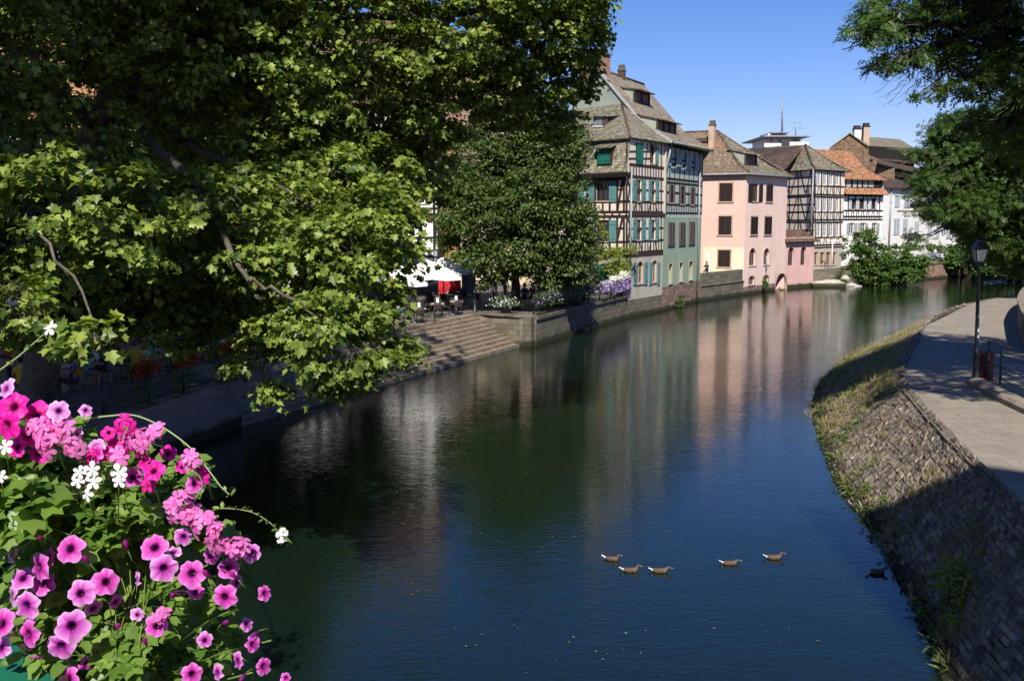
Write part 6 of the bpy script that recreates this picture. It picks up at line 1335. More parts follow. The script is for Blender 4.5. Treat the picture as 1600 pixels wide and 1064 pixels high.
cw = [atz(1640, 560, 2), atz(1604, 548, 2), atz(1592, 520, 2), atz(1590, 500, 2), atz(1603, 480, 2), atz(1640, 470, 2)]
t = thing('parapet', cw[0], 'curved stone parapet at the right edge beyond the lamp post', 'wall'); b = MB(); rows = []
for p in spar(cw, 20): q = xy(p, 0); o_ = (q-V(32, 41, 0)).normalized()*-.35; rows.append([xy(q, 1.9), xy(q, 3.1), xy(q+o_, 3.1), xy(q+o_, 1.9)])
b.grid(rows, 0, False, False, True); b.build('wall_face', M['stone'], t)
b = MB(); b.grid([[r[1]+(r[1]-r[2]).normalized()*.06+V(0, 0, .003), r[1]+(r[1]-r[2]).normalized()*.06+V(0, 0, .13), r[2]+(r[2]-r[1]).normalized()*.06+V(0, 0, .13), r[2]+(r[2]-r[1]).normalized()*.06+V(0, 0, .003)] for r in rows], 0, True, False, True); b.build('coping', M['step'], t)
def railing(pts, z, h, label, step=.13, posts=2.2, inset=.22):
    t = thing('railing', xy(pts[0], z), label, 'railing'); b = MB(); ps = MB()
    for p, q in zip(pts[:-1], pts[1:]):
        p, q = xy(p, z), xy(q, z); d = (q-p).normalized(); n_ = V(-d.y, d.x, 0)*inset; p += n_; q += n_; L = (q-p).length
        for hh in (.12, .55, h-.03): b.tube([p+V(0, 0, hh), q+V(0, 0, hh)], .018, 6)
        k = 0
        while k*step < L: c = p+d*k*step; b.tube([c+V(0, 0, .1), c+V(0, 0, h-.02)], .008, 4); k += 1
        k = 0
        while k*posts <= L: c = p+d*k*posts; o_ = MB(); o_.tube([c, c+V(0, 0, h+.05)], .04, 8); o_.ball(c+V(0, 0, h+.09), .055, 8); o_.build('post', M['dark_metal'], t); k += 1
    b.build('bars', M['dark_metal'], t); return t
railing([Q0, QA, QB-sdir*.1], GZ+.03, 1.0, 'dark iron railing with hanging flower boxes along the left terrace')
Pq = QC+sdir*.8
railing([Pq, atz(905, 519, 0), K1], GZ+.05, 1.0, 'dark iron railing with flower boxes along the stone quay')

# ================================================================ FLOWER BOXES ON THE QUAYS
def petal_mat(name, c1, c2, rough=.5):
    return leafmat(name, c1, c2, .3, rough, .2)
PMT = dict(purple=petal_mat('purple_petals', (.22, .12, .42), (.45, .33, .62)), white=petal_mat('white_petals', (.8, .8, .78), (.7, .68, .72)), red=petal_mat('red_petals', (.45, .03, .02), (.6, .10, .03)), pinkp=petal_mat('pink_petals', (.72, .20, .50), (.60, .12, .45)))
def qbox(p, d, L, label, cols, seed, trail=.5, size=.10, n=900, kind='flower box', group=None, h=.35, nper=None):
    """box hung on the river side of a railing: trough, foliage, blossoms"""
    rs = np.random.RandomState(seed); t = thing('flower_box', p, label, kind, group); n_ = V(d.y, -d.x, 0); b = MB()
    b.box(p+n_*.12+V(0, 0, -.1), d*L/2, n_*.11, V(0, 0, .1)); b.build('trough', M['dark_metal'], t)
    C = np.array([tuple(p+d*rs.uniform(-L/2, L/2)+n_*(.12+abs(rs.normal(0, .13)))+V(0, 0, rs.uniform(-.02, h) if rs.uniform() < .6 else -rs.uniform(0, trail))) for _ in range(n)])
    leaf_mesh('foliage', C, size*.8, M['leaf_bush'], 'oval', rs, t, .7, .6)
    k = 0
    for cname, frac, zlo, zhi in cols:
        m = int(n*frac); C = np.array([tuple(p+d*rs.uniform(-L/2, L/2)*1.03+n_*(.2+abs(rs.normal(0, .17)))+V(0, 0, rs.uniform(zlo, zhi))) for _ in range(m)])
        leaf_mesh('blossoms', C, size*.85, PMT[cname], 'oval', rs, t, .8, .2, up=(-.2, -1, .6))
    return t
qd = (QB-QA).normalized()
for i, (px, Y) in enumerate(((206, 28.2), (262, 30.2), (322, 32.4), (352, 33.4))):
    p = QA+qd*(Y-QA.y)/qd.y; d = qd
    qbox(xy(p+V(-.2, 0, 0), GZ+.98), d, 1.2 if i < 3 else .7, ['trailing flower box with dull red blossoms nearest the bridge', 'trailing flower box with orange red blossoms, second along the railing', 'trailing flower box with sparse red blossoms, third along the railing', 'narrow trailing flower box at the end of the railing above the steps'][i], [('red', .25, 0, .35)], 80+i, 1.1, .11, 1000, group='flower boxes on the quay railings')
qe = (K1-Pq).normalized()
for i, f in enumerate((.03, .14, .27, .41, .55, .68, .80, .93)):
    p = Pq.lerp(K1, f); p = xy(p, GZ+1.0)+V(-.15, .1, 0)
    last = f > .6
    lb = ['purple flower box on the stone pier end of the railing', 'second flower box from the stone pier', 'third flower box from the stone pier', 'fourth flower box from the stone pier', 'fifth flower box, shaded by the small tree', 'lilac flower box just right of the small tree', 'lilac and white flower box, second from the house corner', 'tall white and lilac flower box against the house corner'][i]
    cols = [('purple', .8, -.35, .3), ('white', .35, -.2, .35)] if last else [('purple', .07, -.3, .3)]
    if f > .75: cols = [('purple', .9, -.5, .25), ('white', .9, .3, .75 if f > .9 else .55)]
    qbox(p, qe, 1.9, lb, cols, 90+i, .5, .13, 500 if not last else 700, group='flower boxes on the quay railings', h=.35 if f < .75 else .6)
# planter with white flowers at the pier
p = V(aty(790, 478, 56.3).x, 56.3, GZ); t = thing('planter', p, 'dark round planter with white and lilac flowers on the stone pier', 'planter'); b = MB(); b.lathe([(.25, 0), (.34, .45), (.38, .5), (.3, .5)], p, 16); b.build('pot', M['dark_metal'], t)
rs = np.random.RandomState(99); C = np.array([tuple(p+V(*(rs.normal(0, .33, 2)), .5+abs(rs.normal(0, .28)))) for _ in range(700)]); leaf_mesh('foliage', C, .12, M['leaf_bush'], 'oval', rs, t, .7, .4)
C = np.array([tuple(p+V(*(rs.normal(0, .38, 2)), .45+abs(rs.normal(0, .3)))+V(0, -.1, 0)) for _ in range(170)]); leaf_mesh('blossoms', C, .10, PMT['white'], 'oval', rs, t, .8, .2, up=(0, -1, .5))
# clutter on the far rocks: stones, white bench-like kerbs, lamp arm
t = thing('river_stones', atz(1300, 447, 0), 'pale rough stones heaped at the waterline below the latticed house', 'stones'); rng2 = random.Random(4)
for x, y, z, sx, sz_ in ((1284, 444, .3, 1.3, .35), (1300, 442, .45, 1.6, .35), (1316, 444, .3, .8, .4), (1326, 446, .2, .9, .3), (1275, 447, .1, .8, .25), (1306, 447, .1, 1.6, .25), (1335, 448, .05, .9, .2), (1320, 436, .9, .5, .4)):
    c = aty(x, y, 104.2); b = MB(); rows = []
    for i in range(7):
        th = math.pi*(.04+.92*i/6); rows.append([c+V(sx*math.sin(th)*math.cos(a)*(1+.2*noise.noise(V(a*1.0, i, x))), .6*math.sin(th)*math.sin(a), sz_*math.cos(th)*(1+.3*noise.noise(V(i, a*1.3, x)))) for a in [2*math.pi*k/12 for k in range(12)]])
    b.grid(rows, 0, True, False, True); b.build('stone', mat('pale_stone', (.48, .44, .38), .95, .2, 2, .5, 12) if x == 1284 else bpy.data.materials['pale_stone'], t)
b = MB(); q0 = atz(1270, 449, 0); q1 = atz(1322, 449.5, 0); b.prism([q0, q1, q1+V(1.5, 5, 0), q0+V(0, 5, 0)], -.4, .35); b.build('ledge', M['stone'], t)
p = xy(aty(1299, 430, 106.3), GZ); t = thing('mooring_post', p, 'slender white post with a cross arm before the latticed house', 'post'); b = MB(); b.tube([p, p+V(0, 0, 3.2)], .06, 8); b.build('post', M['window_white'], t); b = MB(); b.bar(p+V(-.6, 0, 3.1), p+V(.8, 0, 3.1), .07, .07); b.build('arm', M['window_white'], t)
# ================================================================ DUCKS
def make_duck(nz=0.0, nx=0.0):
    t = thing('duck', V(0, 0, 0), 'x', 'duck', 'mallards swimming on the river'); b = MB(); n = 16
    S = [(-.27, .085, .004, .004), (-.235, .075, .03, .014), (-.19, .06, .06, .035), (-.12, .045, .088, .065), (-.03, .04, .10, .08), (.06, .042, .095, .082), (.13, .055, .075, .075), (.17, .085, .05, .062), (.185, .125, .034, .045), (.195+nx, .165+nz*.6, .031, .036), (.215+nx, .19+nz, .036, .036), (.24+nx, .195+nz, .036, .034), (.262+nx, .188+nz, .026, .024), (.275+nx, .182+nz, .012, .012)]
    rows = []
    for i, (x, z, ry, rz_) in enumerate(S):
        tilt = 0 if i < 6 else min(1.0, (i-5)/3)*(.9 if i < 10 else .35 if i < 11 else 0)
        rows.append([V(x-math.sin(tilt)*rz_*math.cos(a), ry*math.sin(a), z+rz_*math.cos(a)*math.cos(tilt)) for a in [2*math.pi*k/n for k in range(n)]])
    def mi(i, j):
        if i < 2: return 1
        return 2 if i > 9 and j in (0, 1, 14, 15) else 0
    b.grid(rows, mi, True, True, True)
    br = bpy.data.materials.new('duck_brown'); br.use_nodes = True; nn = br.node_tree.nodes; L = br.node_tree.links; pp = nn['Principled BSDF']; pp.inputs['Roughness'].default_value = .7
    tc = nn.new('ShaderNodeTexCoord'); vo = nn.new('ShaderNodeTexVoronoi'); vo.inputs['Scale'].default_value = 42; L.new(tc.outputs['Object'], vo.inputs['Vector']); cr = nn.new('ShaderNodeValToRGB'); cr.color_ramp.elements[0].color = (.03, .02, .014, 1); cr.color_ramp.elements[1].color = (.11, .07, .045, 1); cr.color_ramp.elements[1].position = .6; L.new(vo.outputs['Distance'], cr.inputs[0]); L.new(cr.outputs[0], pp.inputs['Base Color'])
    b.build('body', [br, M['window_white'], cmat((.035, .025, .02))], t)
    for s in (-1, 1):
        w_ = MB(); rows = []
        for i in range(7): 
            f = i/6; x = .10-.30*f; r = math.sin(math.pi*min(1, f*.85+.12)); rows.append([V(x, s*(.096*math.sin(math.pi*(.16+.72*(1-f)))**.3*.93+.006), .065+.045*r*c_+.012*f) for c_ in (-1, -.3, .4, 1)])
        for i, r in enumerate(rows):
            for p in r: p.y = s*(.012+math.sqrt(max(.0001, 1-((p.z-.045)/.095)**2))*(.10 if p.x > -.08 else .10-(-.08-p.x)*.38))
        w_.grid(rows, 0, False, True); w_.build('wing', cmat((.09, .06, .04)), t)
        e = MB(); e.ball((.247+nx, s*.031, .203+nz), .006, 6); e.build('eye', M['black'], t)
    k = MB(); k.grid([[V(x+nx, ry*math.sin(a), z+nz+rz_*math.cos(a)) for a in [2*math.pi*q/8 for q in range(8)]] for x, z, ry, rz_ in ((.268, .182, .014, .014), (.29, .176, .014, .009), (.315, .172, .015, .005), (.325, .171, .008, .003))], 0, True, True, True); k.build('bill', cmat((.42, .30, .06)), t)
    k = MB(); k.grid([[V(-.21, y, .085), V(-.31, y*.9, .125+.01*math.cos(y*40))] for y in (-.045, -.02, 0, .02, .045)], 0, False, True); k.grid([[V(-.21, y, .075), V(-.31, y*.9, .12)] for y in (-.045, -.02, 0, .02, .045)], 0, False, True); k.build('tail', M['window_white'], t)
    return t
D0_ = make_duck(); D1_ = make_duck(-.04, .03); used1 = 0
for i, (px, py, rz, lb) in enumerate(((956, 875, -.35, 'brown mallard at the left, slightly behind the others'), (985, 893, -.1, 'brown mallard, front one of the left three'), (1031, 894, -.12, 'brown mallard right after the left pair'), (1140, 882, -.12, 'brown mallard swimming alone in the middle'), (1209, 873, -.1, 'brown mallard ahead of the sunlit row'), (1370, 896, .1, 'dark mallard in the shade near the embankment'))):
    p = atz(px, py, -.010)
    if i == 0: D0_.location = p; D0_.rotation_euler = (0, 0, rz); D0_['label'] = lb; D0_.scale = (.70,)*3
    elif i == 2: D1_.location = p; D1_.rotation_euler = (0, 0, rz); D1_['label'] = lb; D1_.scale = (.74,)*3
    else: dup(D1_ if i in (3, 5) else D0_, p, rz, lb, sc=.70+.03*(i % 3))
# ================================================================ FLOWERS ON THE BRIDGE (hero)
def uvmat(name, stops, vein, vc, rough=.5, tr=.3):
    m = bpy.data.materials.new(name); m.use_nodes = True; n = m.node_tree.nodes; L = m.node_tree.links; p = n['Principled BSDF']; p.inputs['Roughness'].default_value = rough; p.inputs['Specular IOR Level'].default_value = .25
    at = n.new('ShaderNodeAttribute'); at.attribute_name = 'petal'; sp = n.new('ShaderNodeSeparateXYZ'); L.new(at.outputs['Vector'], sp.inputs[0])
    cr = n.new('ShaderNodeValToRGB'); el = cr.color_ramp.elements; el[0].position, el[0].color = stops[0][0], (*stops[0][1], 1); el[1].position, el[1].color = stops[-1][0], (*stops[-1][1], 1)
    for q, c in stops[1:-1]: e = el.new(q); e.color = (*c, 1)
    nz = n.new('ShaderNodeTexNoise'); nz.inputs['Scale'].default_value = 60; tc = n.new('ShaderNodeTexCoord'); L.new(tc.outputs['Object'], nz.inputs['Vector'])
    ad = n.new('ShaderNodeMath'); ad.operation = 'MULTIPLY_ADD'; ad.inputs[1].default_value = .14; L.new(nz.outputs[0], ad.inputs[0]); sb = n.new('ShaderNodeMath'); sb.operation = 'SUBTRACT'; sb.inputs[1].default_value = .07; L.new(sp.outputs[0], sb.inputs[0]); L.new(sb.outputs[0], ad.inputs[2]); L.new(ad.outputs[0], cr.inputs[0])
    w_ = n.new('ShaderNodeMath'); w_.operation = 'MULTIPLY'; w_.inputs[1].default_value = 20*math.pi; L.new(sp.outputs[1], w_.inputs[0]); s = n.new('ShaderNodeMath'); s.operation = 'COSINE'; L.new(w_.outputs[0], s.inputs[0])
    mr = n.new('ShaderNodeMapRange'); mr.inputs[1].default_value = .82; mr.inputs[2].default_value = 1; mr.inputs[4].default_value = vein; L.new(s.outputs[0], mr.inputs[0])
    fr = n.new('ShaderNodeMapRange'); fr.inputs[1].default_value = .95; fr.inputs[2].default_value = .35; L.new(sp.outputs[0], fr.inputs[0]); mm = n.new('ShaderNodeMath'); mm.operation = 'MULTIPLY'; L.new(mr.outputs[0], mm.inputs[0]); L.new(fr.outputs[0], mm.inputs[1])
    mx = n.new('ShaderNodeMix'); mx.data_type = 'RGBA'; mx.inputs[7].default_value = (*vc, 1); L.new(cr.outputs[0], mx.inputs[6]); L.new(mm.outputs[0], mx.inputs[0]); L.new(mx.outputs[2], p.inputs['Base Color'])
    t = n.new('ShaderNodeBsdfTranslucent'); L.new(mx.outputs[2], t.inputs[0]); ms = n.new('ShaderNodeMixShader'); ms.inputs[0].default_value = tr; L.new(p.outputs[0], ms.inputs[1]); L.new(t.outputs[0], ms.inputs[2]); L.new(ms.outputs[0], n['Material Output'].inputs[0]); return m
PK2 = uvmat('violet_pink_petunia', [(.14, (.012, 0, .012)), (.26, (.12, .004, .12)), (.40, (.42, .03, .34)), (.72, (.60, .17, .52)), (1, (.72, .36, .70))], .8, (.26, .01, .22))
PK = uvmat('pink_petunia', [(.14, (.012, 0, .012)), (.27, (.10, .002, .08)), (.42, (.48, .02, .30)), (.70, (.60, .09, .44)), (1, (.66, .22, .60))], .85, (.32, .01, .20))
MG = uvmat('magenta_petunia', [(.08, (.02, 0, .01)), (.22, (.22, .0, .08)), (.5, (.62, .005, .26)), (1, (.78, .02, .40))], .4, (.30, 0, .12))
LV = uvmat('lilac_petunia', [(.08, (.05, 0, .06)), (.25, (.25, .03, .22)), (.55, (.62, .22, .56)), (1, (.78, .42, .74))], .6, (.25, .02, .22))
def orient(N, roll):
    z = Vector(N).normalized(); x = z.orthogonal().normalized(); y = z.cross(x); c, s = math.cos(roll), math.sin(roll); return x*c+y*s, y*c-x*s, z
def petunia(par, c, N, Rr, m_, rs, name='flower'):
    x, y, z = orient(N, rs.uniform(0, 6.3)); b = MB(); rows = []; at = []
    ph = rs.uniform(0, 6.3, 4); asym = rs.uniform(-.12, .12, 2); NT = 40
    for r in (0.0, .06, .12, .18, .26, .38, .52, .68, .84, 1.0):
        row = []
        for k in range(NT):
            a = 2*math.pi*k/NT; lob = 1-.17*(abs(math.sin(2.5*a))**5)+.03*math.sin(9*a+ph[0])
            rad = r*(1+(lob-1)*r**2)*(1+asym[0]*math.cos(a)*r+asym[1]*math.sin(a)*r)
            h = -.55*max(0, (.26-r)/.26)**1.0*1.1+.16*(r)**.8-.16*r**2.4 + r**2*(.09*math.sin(5*a+ph[1])+.075*math.sin(8*a+ph[2])+.045*math.sin(13*a+ph[3]))
            h -= .10*r*r*(1-abs(math.sin(2.5*a)))
            row.append(Vector(c)+(x*rad*math.cos(a)+y*rad*math.sin(a)+z*h)*Rr); at.append((r, k/NT, 0))
        rows.append(row)
    b.grid(rows, 0, True, True)
    o = b.build(name, m_, par); l = o.data.attributes.new('petal', 'FLOAT_VECTOR', 'POINT'); l.data.foreach_set('vector', np.array(at).ravel())
    tb = MB(); q = Vector(c)-z*Rr*.55; tb.tube([Vector(c)-z*Rr*.50, q-z*Rr*.1, q-z*Rr*.35+V(0, 0, -.2*Rr), q-z*Rr*.9+V(0, 0, -Rr*.5)], [Rr*.13, Rr*.10, Rr*.06, Rr*.03], 8); tb.build('flower_tube', M['leaf_pot'], o)
    return o
def floret(b, c, N, s, rs, mi=0, n5=5):
    x, y, z = orient(N, rs.uniform(0, 6.3))
    for k in range(n5):
        a = 2*math.pi*k/n5+rs.uniform(-.15, .15); d = x*math.cos(a)+y*math.sin(a); e = z.cross(d); L = s*rs.uniform(.85, 1.1); up = rs.uniform(.0, .25)
        P = lambda u, v: Vector(c)+d*(u*L)+e*(v*L)+z*(L*(.10+up*u-.28*u*u))
        b.grid([[P(.05, -.03), P(.05, 0), P(.05, .03)], [P(.32, -.17), P(.35, 0)+z*(-.02*L), P(.32, .17)], [P(.62, -.30), P(.65, 0)+z*(-.03*L), P(.62, .30)], [P(.86, -.24), P(.90, 0), P(.86, .24)], [P(.96, -.10), P(.98, 0), P(.96, .10)]], mi, False, True)
GP1 = petal_mat('geranium_pink', (.70, .22, .55), (.58, .11, .42)); GP2 = petal_mat('geranium_magenta', (.70, .02, .34), (.55, .01, .25)); GW = petal_mat('geranium_white', (.85, .83, .84), (.78, .74, .80))
def head(par, px, py, Y, size, m_, rs, n=9, name='flower_head', N0=V(-.15, -1, .45), flo=.017):
    c = aty(px, py, Y); Rr = size/2/FP*Y; b = MB(); g = MB(); hub = c+V(0, .02, -Rr*.5)
    for _ in range(n):
        d = V(*rs.normal(0, 1, 3)); d.normalize(); N = (d*.8+N0.normalized()*.9).normalized(); p = c+N*Rr*.75+V(*rs.normal(0, .004, 3)); floret(b, p, N, flo*rs.uniform(.8, 1.1), rs); g.tube([hub, (hub+p)/2+V(0, 0, .004), p], .0009, 4)
    o = b.build(name, m_, par); g.tube([hub, hub+V(.0, .03, -.05)], .0018, 5); g.build('flower_stalks', M['leaf_pot'], o); return o
rs = np.random.RandomState(123)
def plant(name, label, c, blobs, nl, size, kind, seed, stems=True):
    r_ = np.random.RandomState(seed); t = thing(name, c, label, 'flowering plant', 'flowers in the bridge planter'); C = []; O_ = []
    for px, py, Y, rpx, wt in blobs:
        q = aty(px, py, Y); R_ = rpx/FP*Y
        for _ in range(int(nl*wt)): v = r_.normal(0, 1, 3); v /= np.linalg.norm(v); f = r_.uniform(.35, 1); C.append(np.array(q)+v*R_*f*np.array([1, .8, 1])); O_.append(v)
    C, O_ = np.array(C), np.array(O_)
    leaf_mesh('foliage', C, size, M['leaf_pot'], kind, r_, t, .45, .1, .4, out=O_*.8+np.array([-.1, -.55, .4]))
    if stems:
        b = MB()
        for i in range(0, len(C), 5): p = V(*C[i]); q = V(*c)+V(*r_.normal(0, .08, 3)); m_ = p.lerp(q, .5)+V(*r_.normal(0, .02, 3)); b.tube([p, p.lerp(m_, .5)+V(0, 0, .01), m_], .0013, 4, cap=False)
        b.build('stems', M['leaf_pot'], t)
    return t
bx = aty(-60, 1010, 2.1)
# planter box, green painted
P1, P2 = V(-1.62, 2.62, 0), V(-.90, 1.90, 0); dd = (P2-P1).normalized(); nn_ = V(-.707, -.707, 0)
t = thing('planter_box', xy(P1.lerp(P2, .5), 5.9), 'emerald green painted planter box on the bridge, its corner at the lower left', 'planter box'); b = MB(); zt5 = 6.08
b.box(P1.lerp(P2, .5)+nn_*.13+V(0, 0, zt5-.11), dd*.52, nn_*.13, V(0, 0, .11)); b.build('trough', M['green_sh'], t)
b = MB(); b.box(P1.lerp(P2, .5)+nn_*.0+V(0, 0, zt5+.004), dd*.52, nn_*.006, V(0, 0, .006)); b.build('rim', cmat((.05, .02, .025)), t)
pet = plant('pink_petunia', 'pink petunia with dark eyed trumpet flowers in the lower left corner', aty(120, 1000, 2.1), [(60, 800, 2.05, 80, 1), (150, 830, 2.1, 80, 1), (240, 830, 2.12, 70, 1), (60, 900, 2.05, 80, .8), (160, 930, 2.1, 85, 1), (250, 940, 2.1, 70, .8), (330, 930, 2.12, 40, .35), (90, 1010, 2., 80, .9), (200, 1030, 2.05, 80, 1), (290, 1040, 2.1, 50, .5), (230, 985, 2.0, 50, .5), (350, 1000, 2.12, 30, .2)], 150, .040, 'oval', 1)
for px, py, s, dy, nx in ((110, 857, 54, 0, .1), (62, 885, 54, .03, -.3), (36, 903, 46, .05, -.5), (42, 945, 54, 0, -.1), (112, 977, 62, -.05, .1), (96, 1008, 54, .02, .1), (46, 990, 54, 0, -.3), (126, 927, 50, 0, .1), (166, 909, 50, .02, .3), (242, 855, 52, 0, -.1), (256, 887, 52, -.02, .1), (300, 895, 52, 0, .2), (287, 838, 34, .02, .3), (351, 932, 46, 0, .1), (357, 887, 40, .04, .5), (392, 862, 36, .05, .5), (244, 978, 44, 0, -.2), (413, 926, 30, .05, 1.2), (394, 1006, 32, .05, 1.1), (372, 1032, 34, .06, -.9), (411, 1040, 34, .05, 1.3), (447, 1058, 20, .05, .6), (68, 912, 44, .07, 0), (4, 975, 56, 0, -.3), (2, 1012, 40, .02, -.3), (300, 1052, 40, .07, .5), (108, 1060, 50, .05, -.6), (320, 1000, 30, .1, .7), (306, 925, 30, .1, .4)):
    Y = 1.86+dy; c = aty(px, py, Y); Rr = s/2/FP*Y*.90; petunia(pet, c, V(nx+rs.normal(0, .22), -1, .35+rs.normal(0, .25)), Rr, PK2 if (px*7+py) % 3 == 0 else PK, rs)
for px, py, s_, nx, nz_ in ((78, 870, 34, -.8, .2), (20, 930, 40, -1, .1), (180, 940, 26, 1.2, -.4), (145, 950, 30, .8, -.3), (215, 905, 26, -1.1, .1), (272, 862, 26, .2, 1.4), (330, 868, 30, .9, .3), (370, 910, 26, 1.2, 0), (20, 865, 34, -.9, .5), (60, 1030, 34, .1, -.8), (135, 1035, 30, .9, -.4), (215, 960, 24, .7, .9), (283, 925, 28, .1, -1.2), (340, 1050, 28, -.7, .2), (385, 975, 24, 1, .4)):
    Y = 1.93; petunia(pet, aty(px, py, Y), V(nx, -.8, nz_), s_/2/FP*Y, [PK, PK2, LV][px % 3], rs)
for px, py, L_ in ((330, 905, 26), (200, 860, 22), (140, 880, 20), (270, 935, 24), (180, 985, 22), (372, 905, 20), (345, 975, 22), (70, 840, 20), (230, 1010, 24), (405, 985, 18), (385, 1050, 20)):
    c = aty(px, py, 1.87); d_ = V(rs.normal(0, .5), -.5, rs.normal(.5, .5)).normalized(); u_ = L_/FP*1.87; b = MB(); b.tube([c, c+d_*u_*.4, c+d_*u_*.75, c+d_*u_], [.0012, .0035, .0055, .0015], 7); b.build('bud', [PK, LV][px % 2], pet)
    s_ = MB(); s_.tube([c, c-d_*.02+V(0, .01, -.01), c+V(0, .04, -.04)], .0011, 4); s_.build('bud_stalk', M['leaf_pot'], pet)
for px, py in ((330, 880), (370, 950), (425, 1000), (395, 1050)):
    b = MB(); a = aty(px, py, 1.93); e = aty(250+rs.uniform(-30, 30), py+60, 2.05); b.tube([a, a.lerp(e, .4)+V(0, 0, .01), e], .0018, 5); b.build('stem', M['leaf_pot'], pet)
mag = plant('magenta_petunia', 'magenta and lilac petunia at the upper left of the planter', aty(100, 780, 2.15), [(40, 690, 2.1, 60, .8), (120, 700, 2.15, 60, .7), (220, 730, 2.15, 55, .7), (290, 740, 2.15, 35, .4)], 150, .036, 'oval', 2)
for px, py, s, dy, m_, nx in ((75, 668, 44, .02, MG, .3), (28, 690, 46, .02, MG, -.4), (120, 672, 36, .03, LV, -.2), (170, 668, 30, .05, MG, .4), (225, 712, 34, .0, MG, -.6), (318, 728, 28, .03, MG, .8), (22, 628, 66, 0, MG, -.1), (58, 642, 60, .03, MG, .2), (10, 600, 44, .02, LV, -.5), (12, 655, 60, -.02, MG, -.2), (45, 672, 50, .04, MG, .1), (92, 634, 46, -.02, LV, .2), (95, 652, 34, .02, LV, .2), (134, 633, 28, .03, LV, .9), (150, 690, 40, .03, LV, .1), (240, 728, 48, -.02, MG, .1), (205, 682, 44, .05, MG, .1), (180, 690, 44, .06, MG, -.2), (208, 738, 42, .0, PK, .5), (304, 748, 38, 0, PK, .3), (152, 700, 40, .0, PK, -.4), (262, 700, 36, .05, MG, .5), (60, 700, 46, .05, MG, 0), (285, 722, 30, .05, MG, .6)):
    Y = 1.88+dy; c = aty(px, py+8, Y); petunia(mag, c, V(nx+rs.normal(0, .2), -1, .5+rs.normal(0, .25)), s/2/FP*Y*.78, m_, rs)
ger = plant('pink_geranium', 'pink ivy geranium with ivy shaped leaves in the middle of the planter', aty(180, 830, 2.1), [(120, 760, 2., 55, 1), (200, 790, 2.0, 60, 1.2), (60, 760, 1.95, 60, 1.1), (20, 800, 1.9, 60, 1), (270, 810, 2.05, 45, .7), (140, 830, 1.98, 60, 1), (340, 830, 2.1, 25, .2), (200, 1000, 1.95, 40, .4), (20, 730, 1.95, 50, .8), (190, 1045, 1.9, 35, .5)], 70, .047, 'ivy', 3)
for px, py, s, n in ((80, 690, 54, 8), (105, 672, 50, 8), (62, 668, 44, 6), (118, 700, 40, 6), (222, 688, 46, 8), (245, 680, 40, 6), (190, 712, 30, 5), (296, 802, 40, 7), (322, 818, 52, 9), (345, 832, 46, 8), (368, 858, 40, 7), (300, 720, 34, 6), (276, 800, 30, 5), (285, 780, 24, 4), (255, 960, 20, 3), (270, 790, 22, 4), (340, 855, 36, 6)): head(ger, px, py, 1.85+rs.uniform(-.02, .03), s, GP1, rs, n)
for px, py, s, n in ((150, 715, 40, 6), (215, 700, 40, 6), (235, 755, 30, 4), (318, 745, 26, 5), (195, 670, 40, 6)): head(ger, px, py, 1.90, s, GP2, rs, n)
whg = thing('white_geranium', aty(140, 790, 2.0), 'white geranium blossoms among the pink flowers', 'flowering plant', 'flowers in the bridge planter')
for px, py, s in ((124, 738, 26), (144, 734, 30), (122, 752, 28), (146, 752, 30), (186, 738, 34), (186, 752, 26), (137, 772, 26), (8, 698, 30), (2, 745, 24)):
    b = MB(); c = aty(px, py, 1.8); floret(b, c, V(rs.normal(0, .3), -1, .3), .0150*s/28, rs); o = b.build('flower', GW, whg); g = MB(); e = aty(px+rs.uniform(-15, 15), py+60, 1.95); g.tube([c, c.lerp(e, .5)+V(0, 0, .006), e], .001, 5); g.build('stalk', M['leaf_pot'], o)
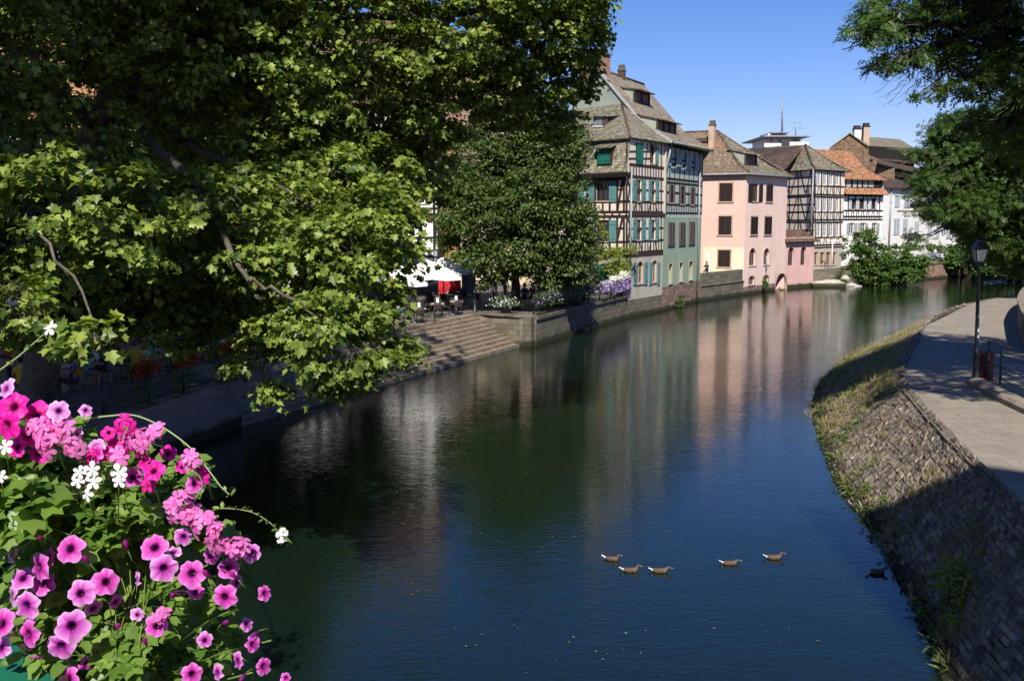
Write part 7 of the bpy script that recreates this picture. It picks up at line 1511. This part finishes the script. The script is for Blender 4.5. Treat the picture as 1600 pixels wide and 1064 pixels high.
def trail(label, pts, Y0, Y1, r, bud, seed, endfl=None):
    r_ = np.random.RandomState(seed); P = [aty(x, y, Y0+(Y1-Y0)*i/(len(pts)-1)) for i, (x, y) in enumerate(pts)]; P = spar(P, 40); t = thing('trailing_plant', P[0], label, 'stem', 'flowers in the bridge planter')
    b = MB(); b.tube(P, [r*(1-.5*i/39) for i in range(40)], 6); b.build('stem', leafmat('stem_green', (.22, .32, .12), (.3, .36, .18), .1) if 'stem_green' not in bpy.data.materials else bpy.data.materials['stem_green'], t)
    C = [tuple(P[i]+V(*r_.normal(0, .001, 3))) for i in range(4, 40, bud)]
    leaf_mesh('buds', np.array(C), .012, M['leaf_pot'], 'oval', r_, t, .6, -.3)
    if len(C) > 8: C = [tuple(P[-1]+V(*r_.normal(0, .006, 3))) for _ in range(10)]; leaf_mesh('tip_leaves', np.array(C), .014, M['leaf_pot'], 'lance', r_, t, .8, .3)
    if endfl:
        for k in range(endfl):
            b = MB(); floret(b, P[-1]+V(*r_.normal(0, .006, 3)), V(r_.normal(0, .5), -1, .3), .014, r_, 0, 4); b.build('flower', GW, t)
trail('long pale stem arching over the dark water to the right', [(130, 655), (170, 650), (210, 649), (255, 668), (300, 702), (330, 740), (345, 760), (358, 772)], 1.95, 1.85, .0021, 4, 5)
trail('thin reddish stem with a white blossom reaching right over the water', [(270, 790), (320, 798), (350, 794), (390, 799), (420, 815), (442, 838)], 1.95, 1.85, .0012, 1, 6, 3)
trail('stem with a pale blossom rising at the left edge', [(-20, 590), (0, 578), (30, 556), (60, 530), (78, 513)], 1.9, 1.85, .0022, 3, 7, 2)
trail('short stem with a seed pod among the magenta blossoms', [(188, 688), (196, 676), (200, 668)], 1.84, 1.84, .0016, 6, 8)
trail('curved green stem in the lower part of the planter', [(300, 735), (312, 745), (316, 760), (305, 780), (300, 800)], 1.84, 1.88, .0018, 8, 9)
C = np.array([tuple(aty(60+r_x, 618+r_y, 1.86)) for r_x, r_y in ((-12, 0), (-8, 8), (-2, -4), (2, 6), (-6, -8), (6, -2))])
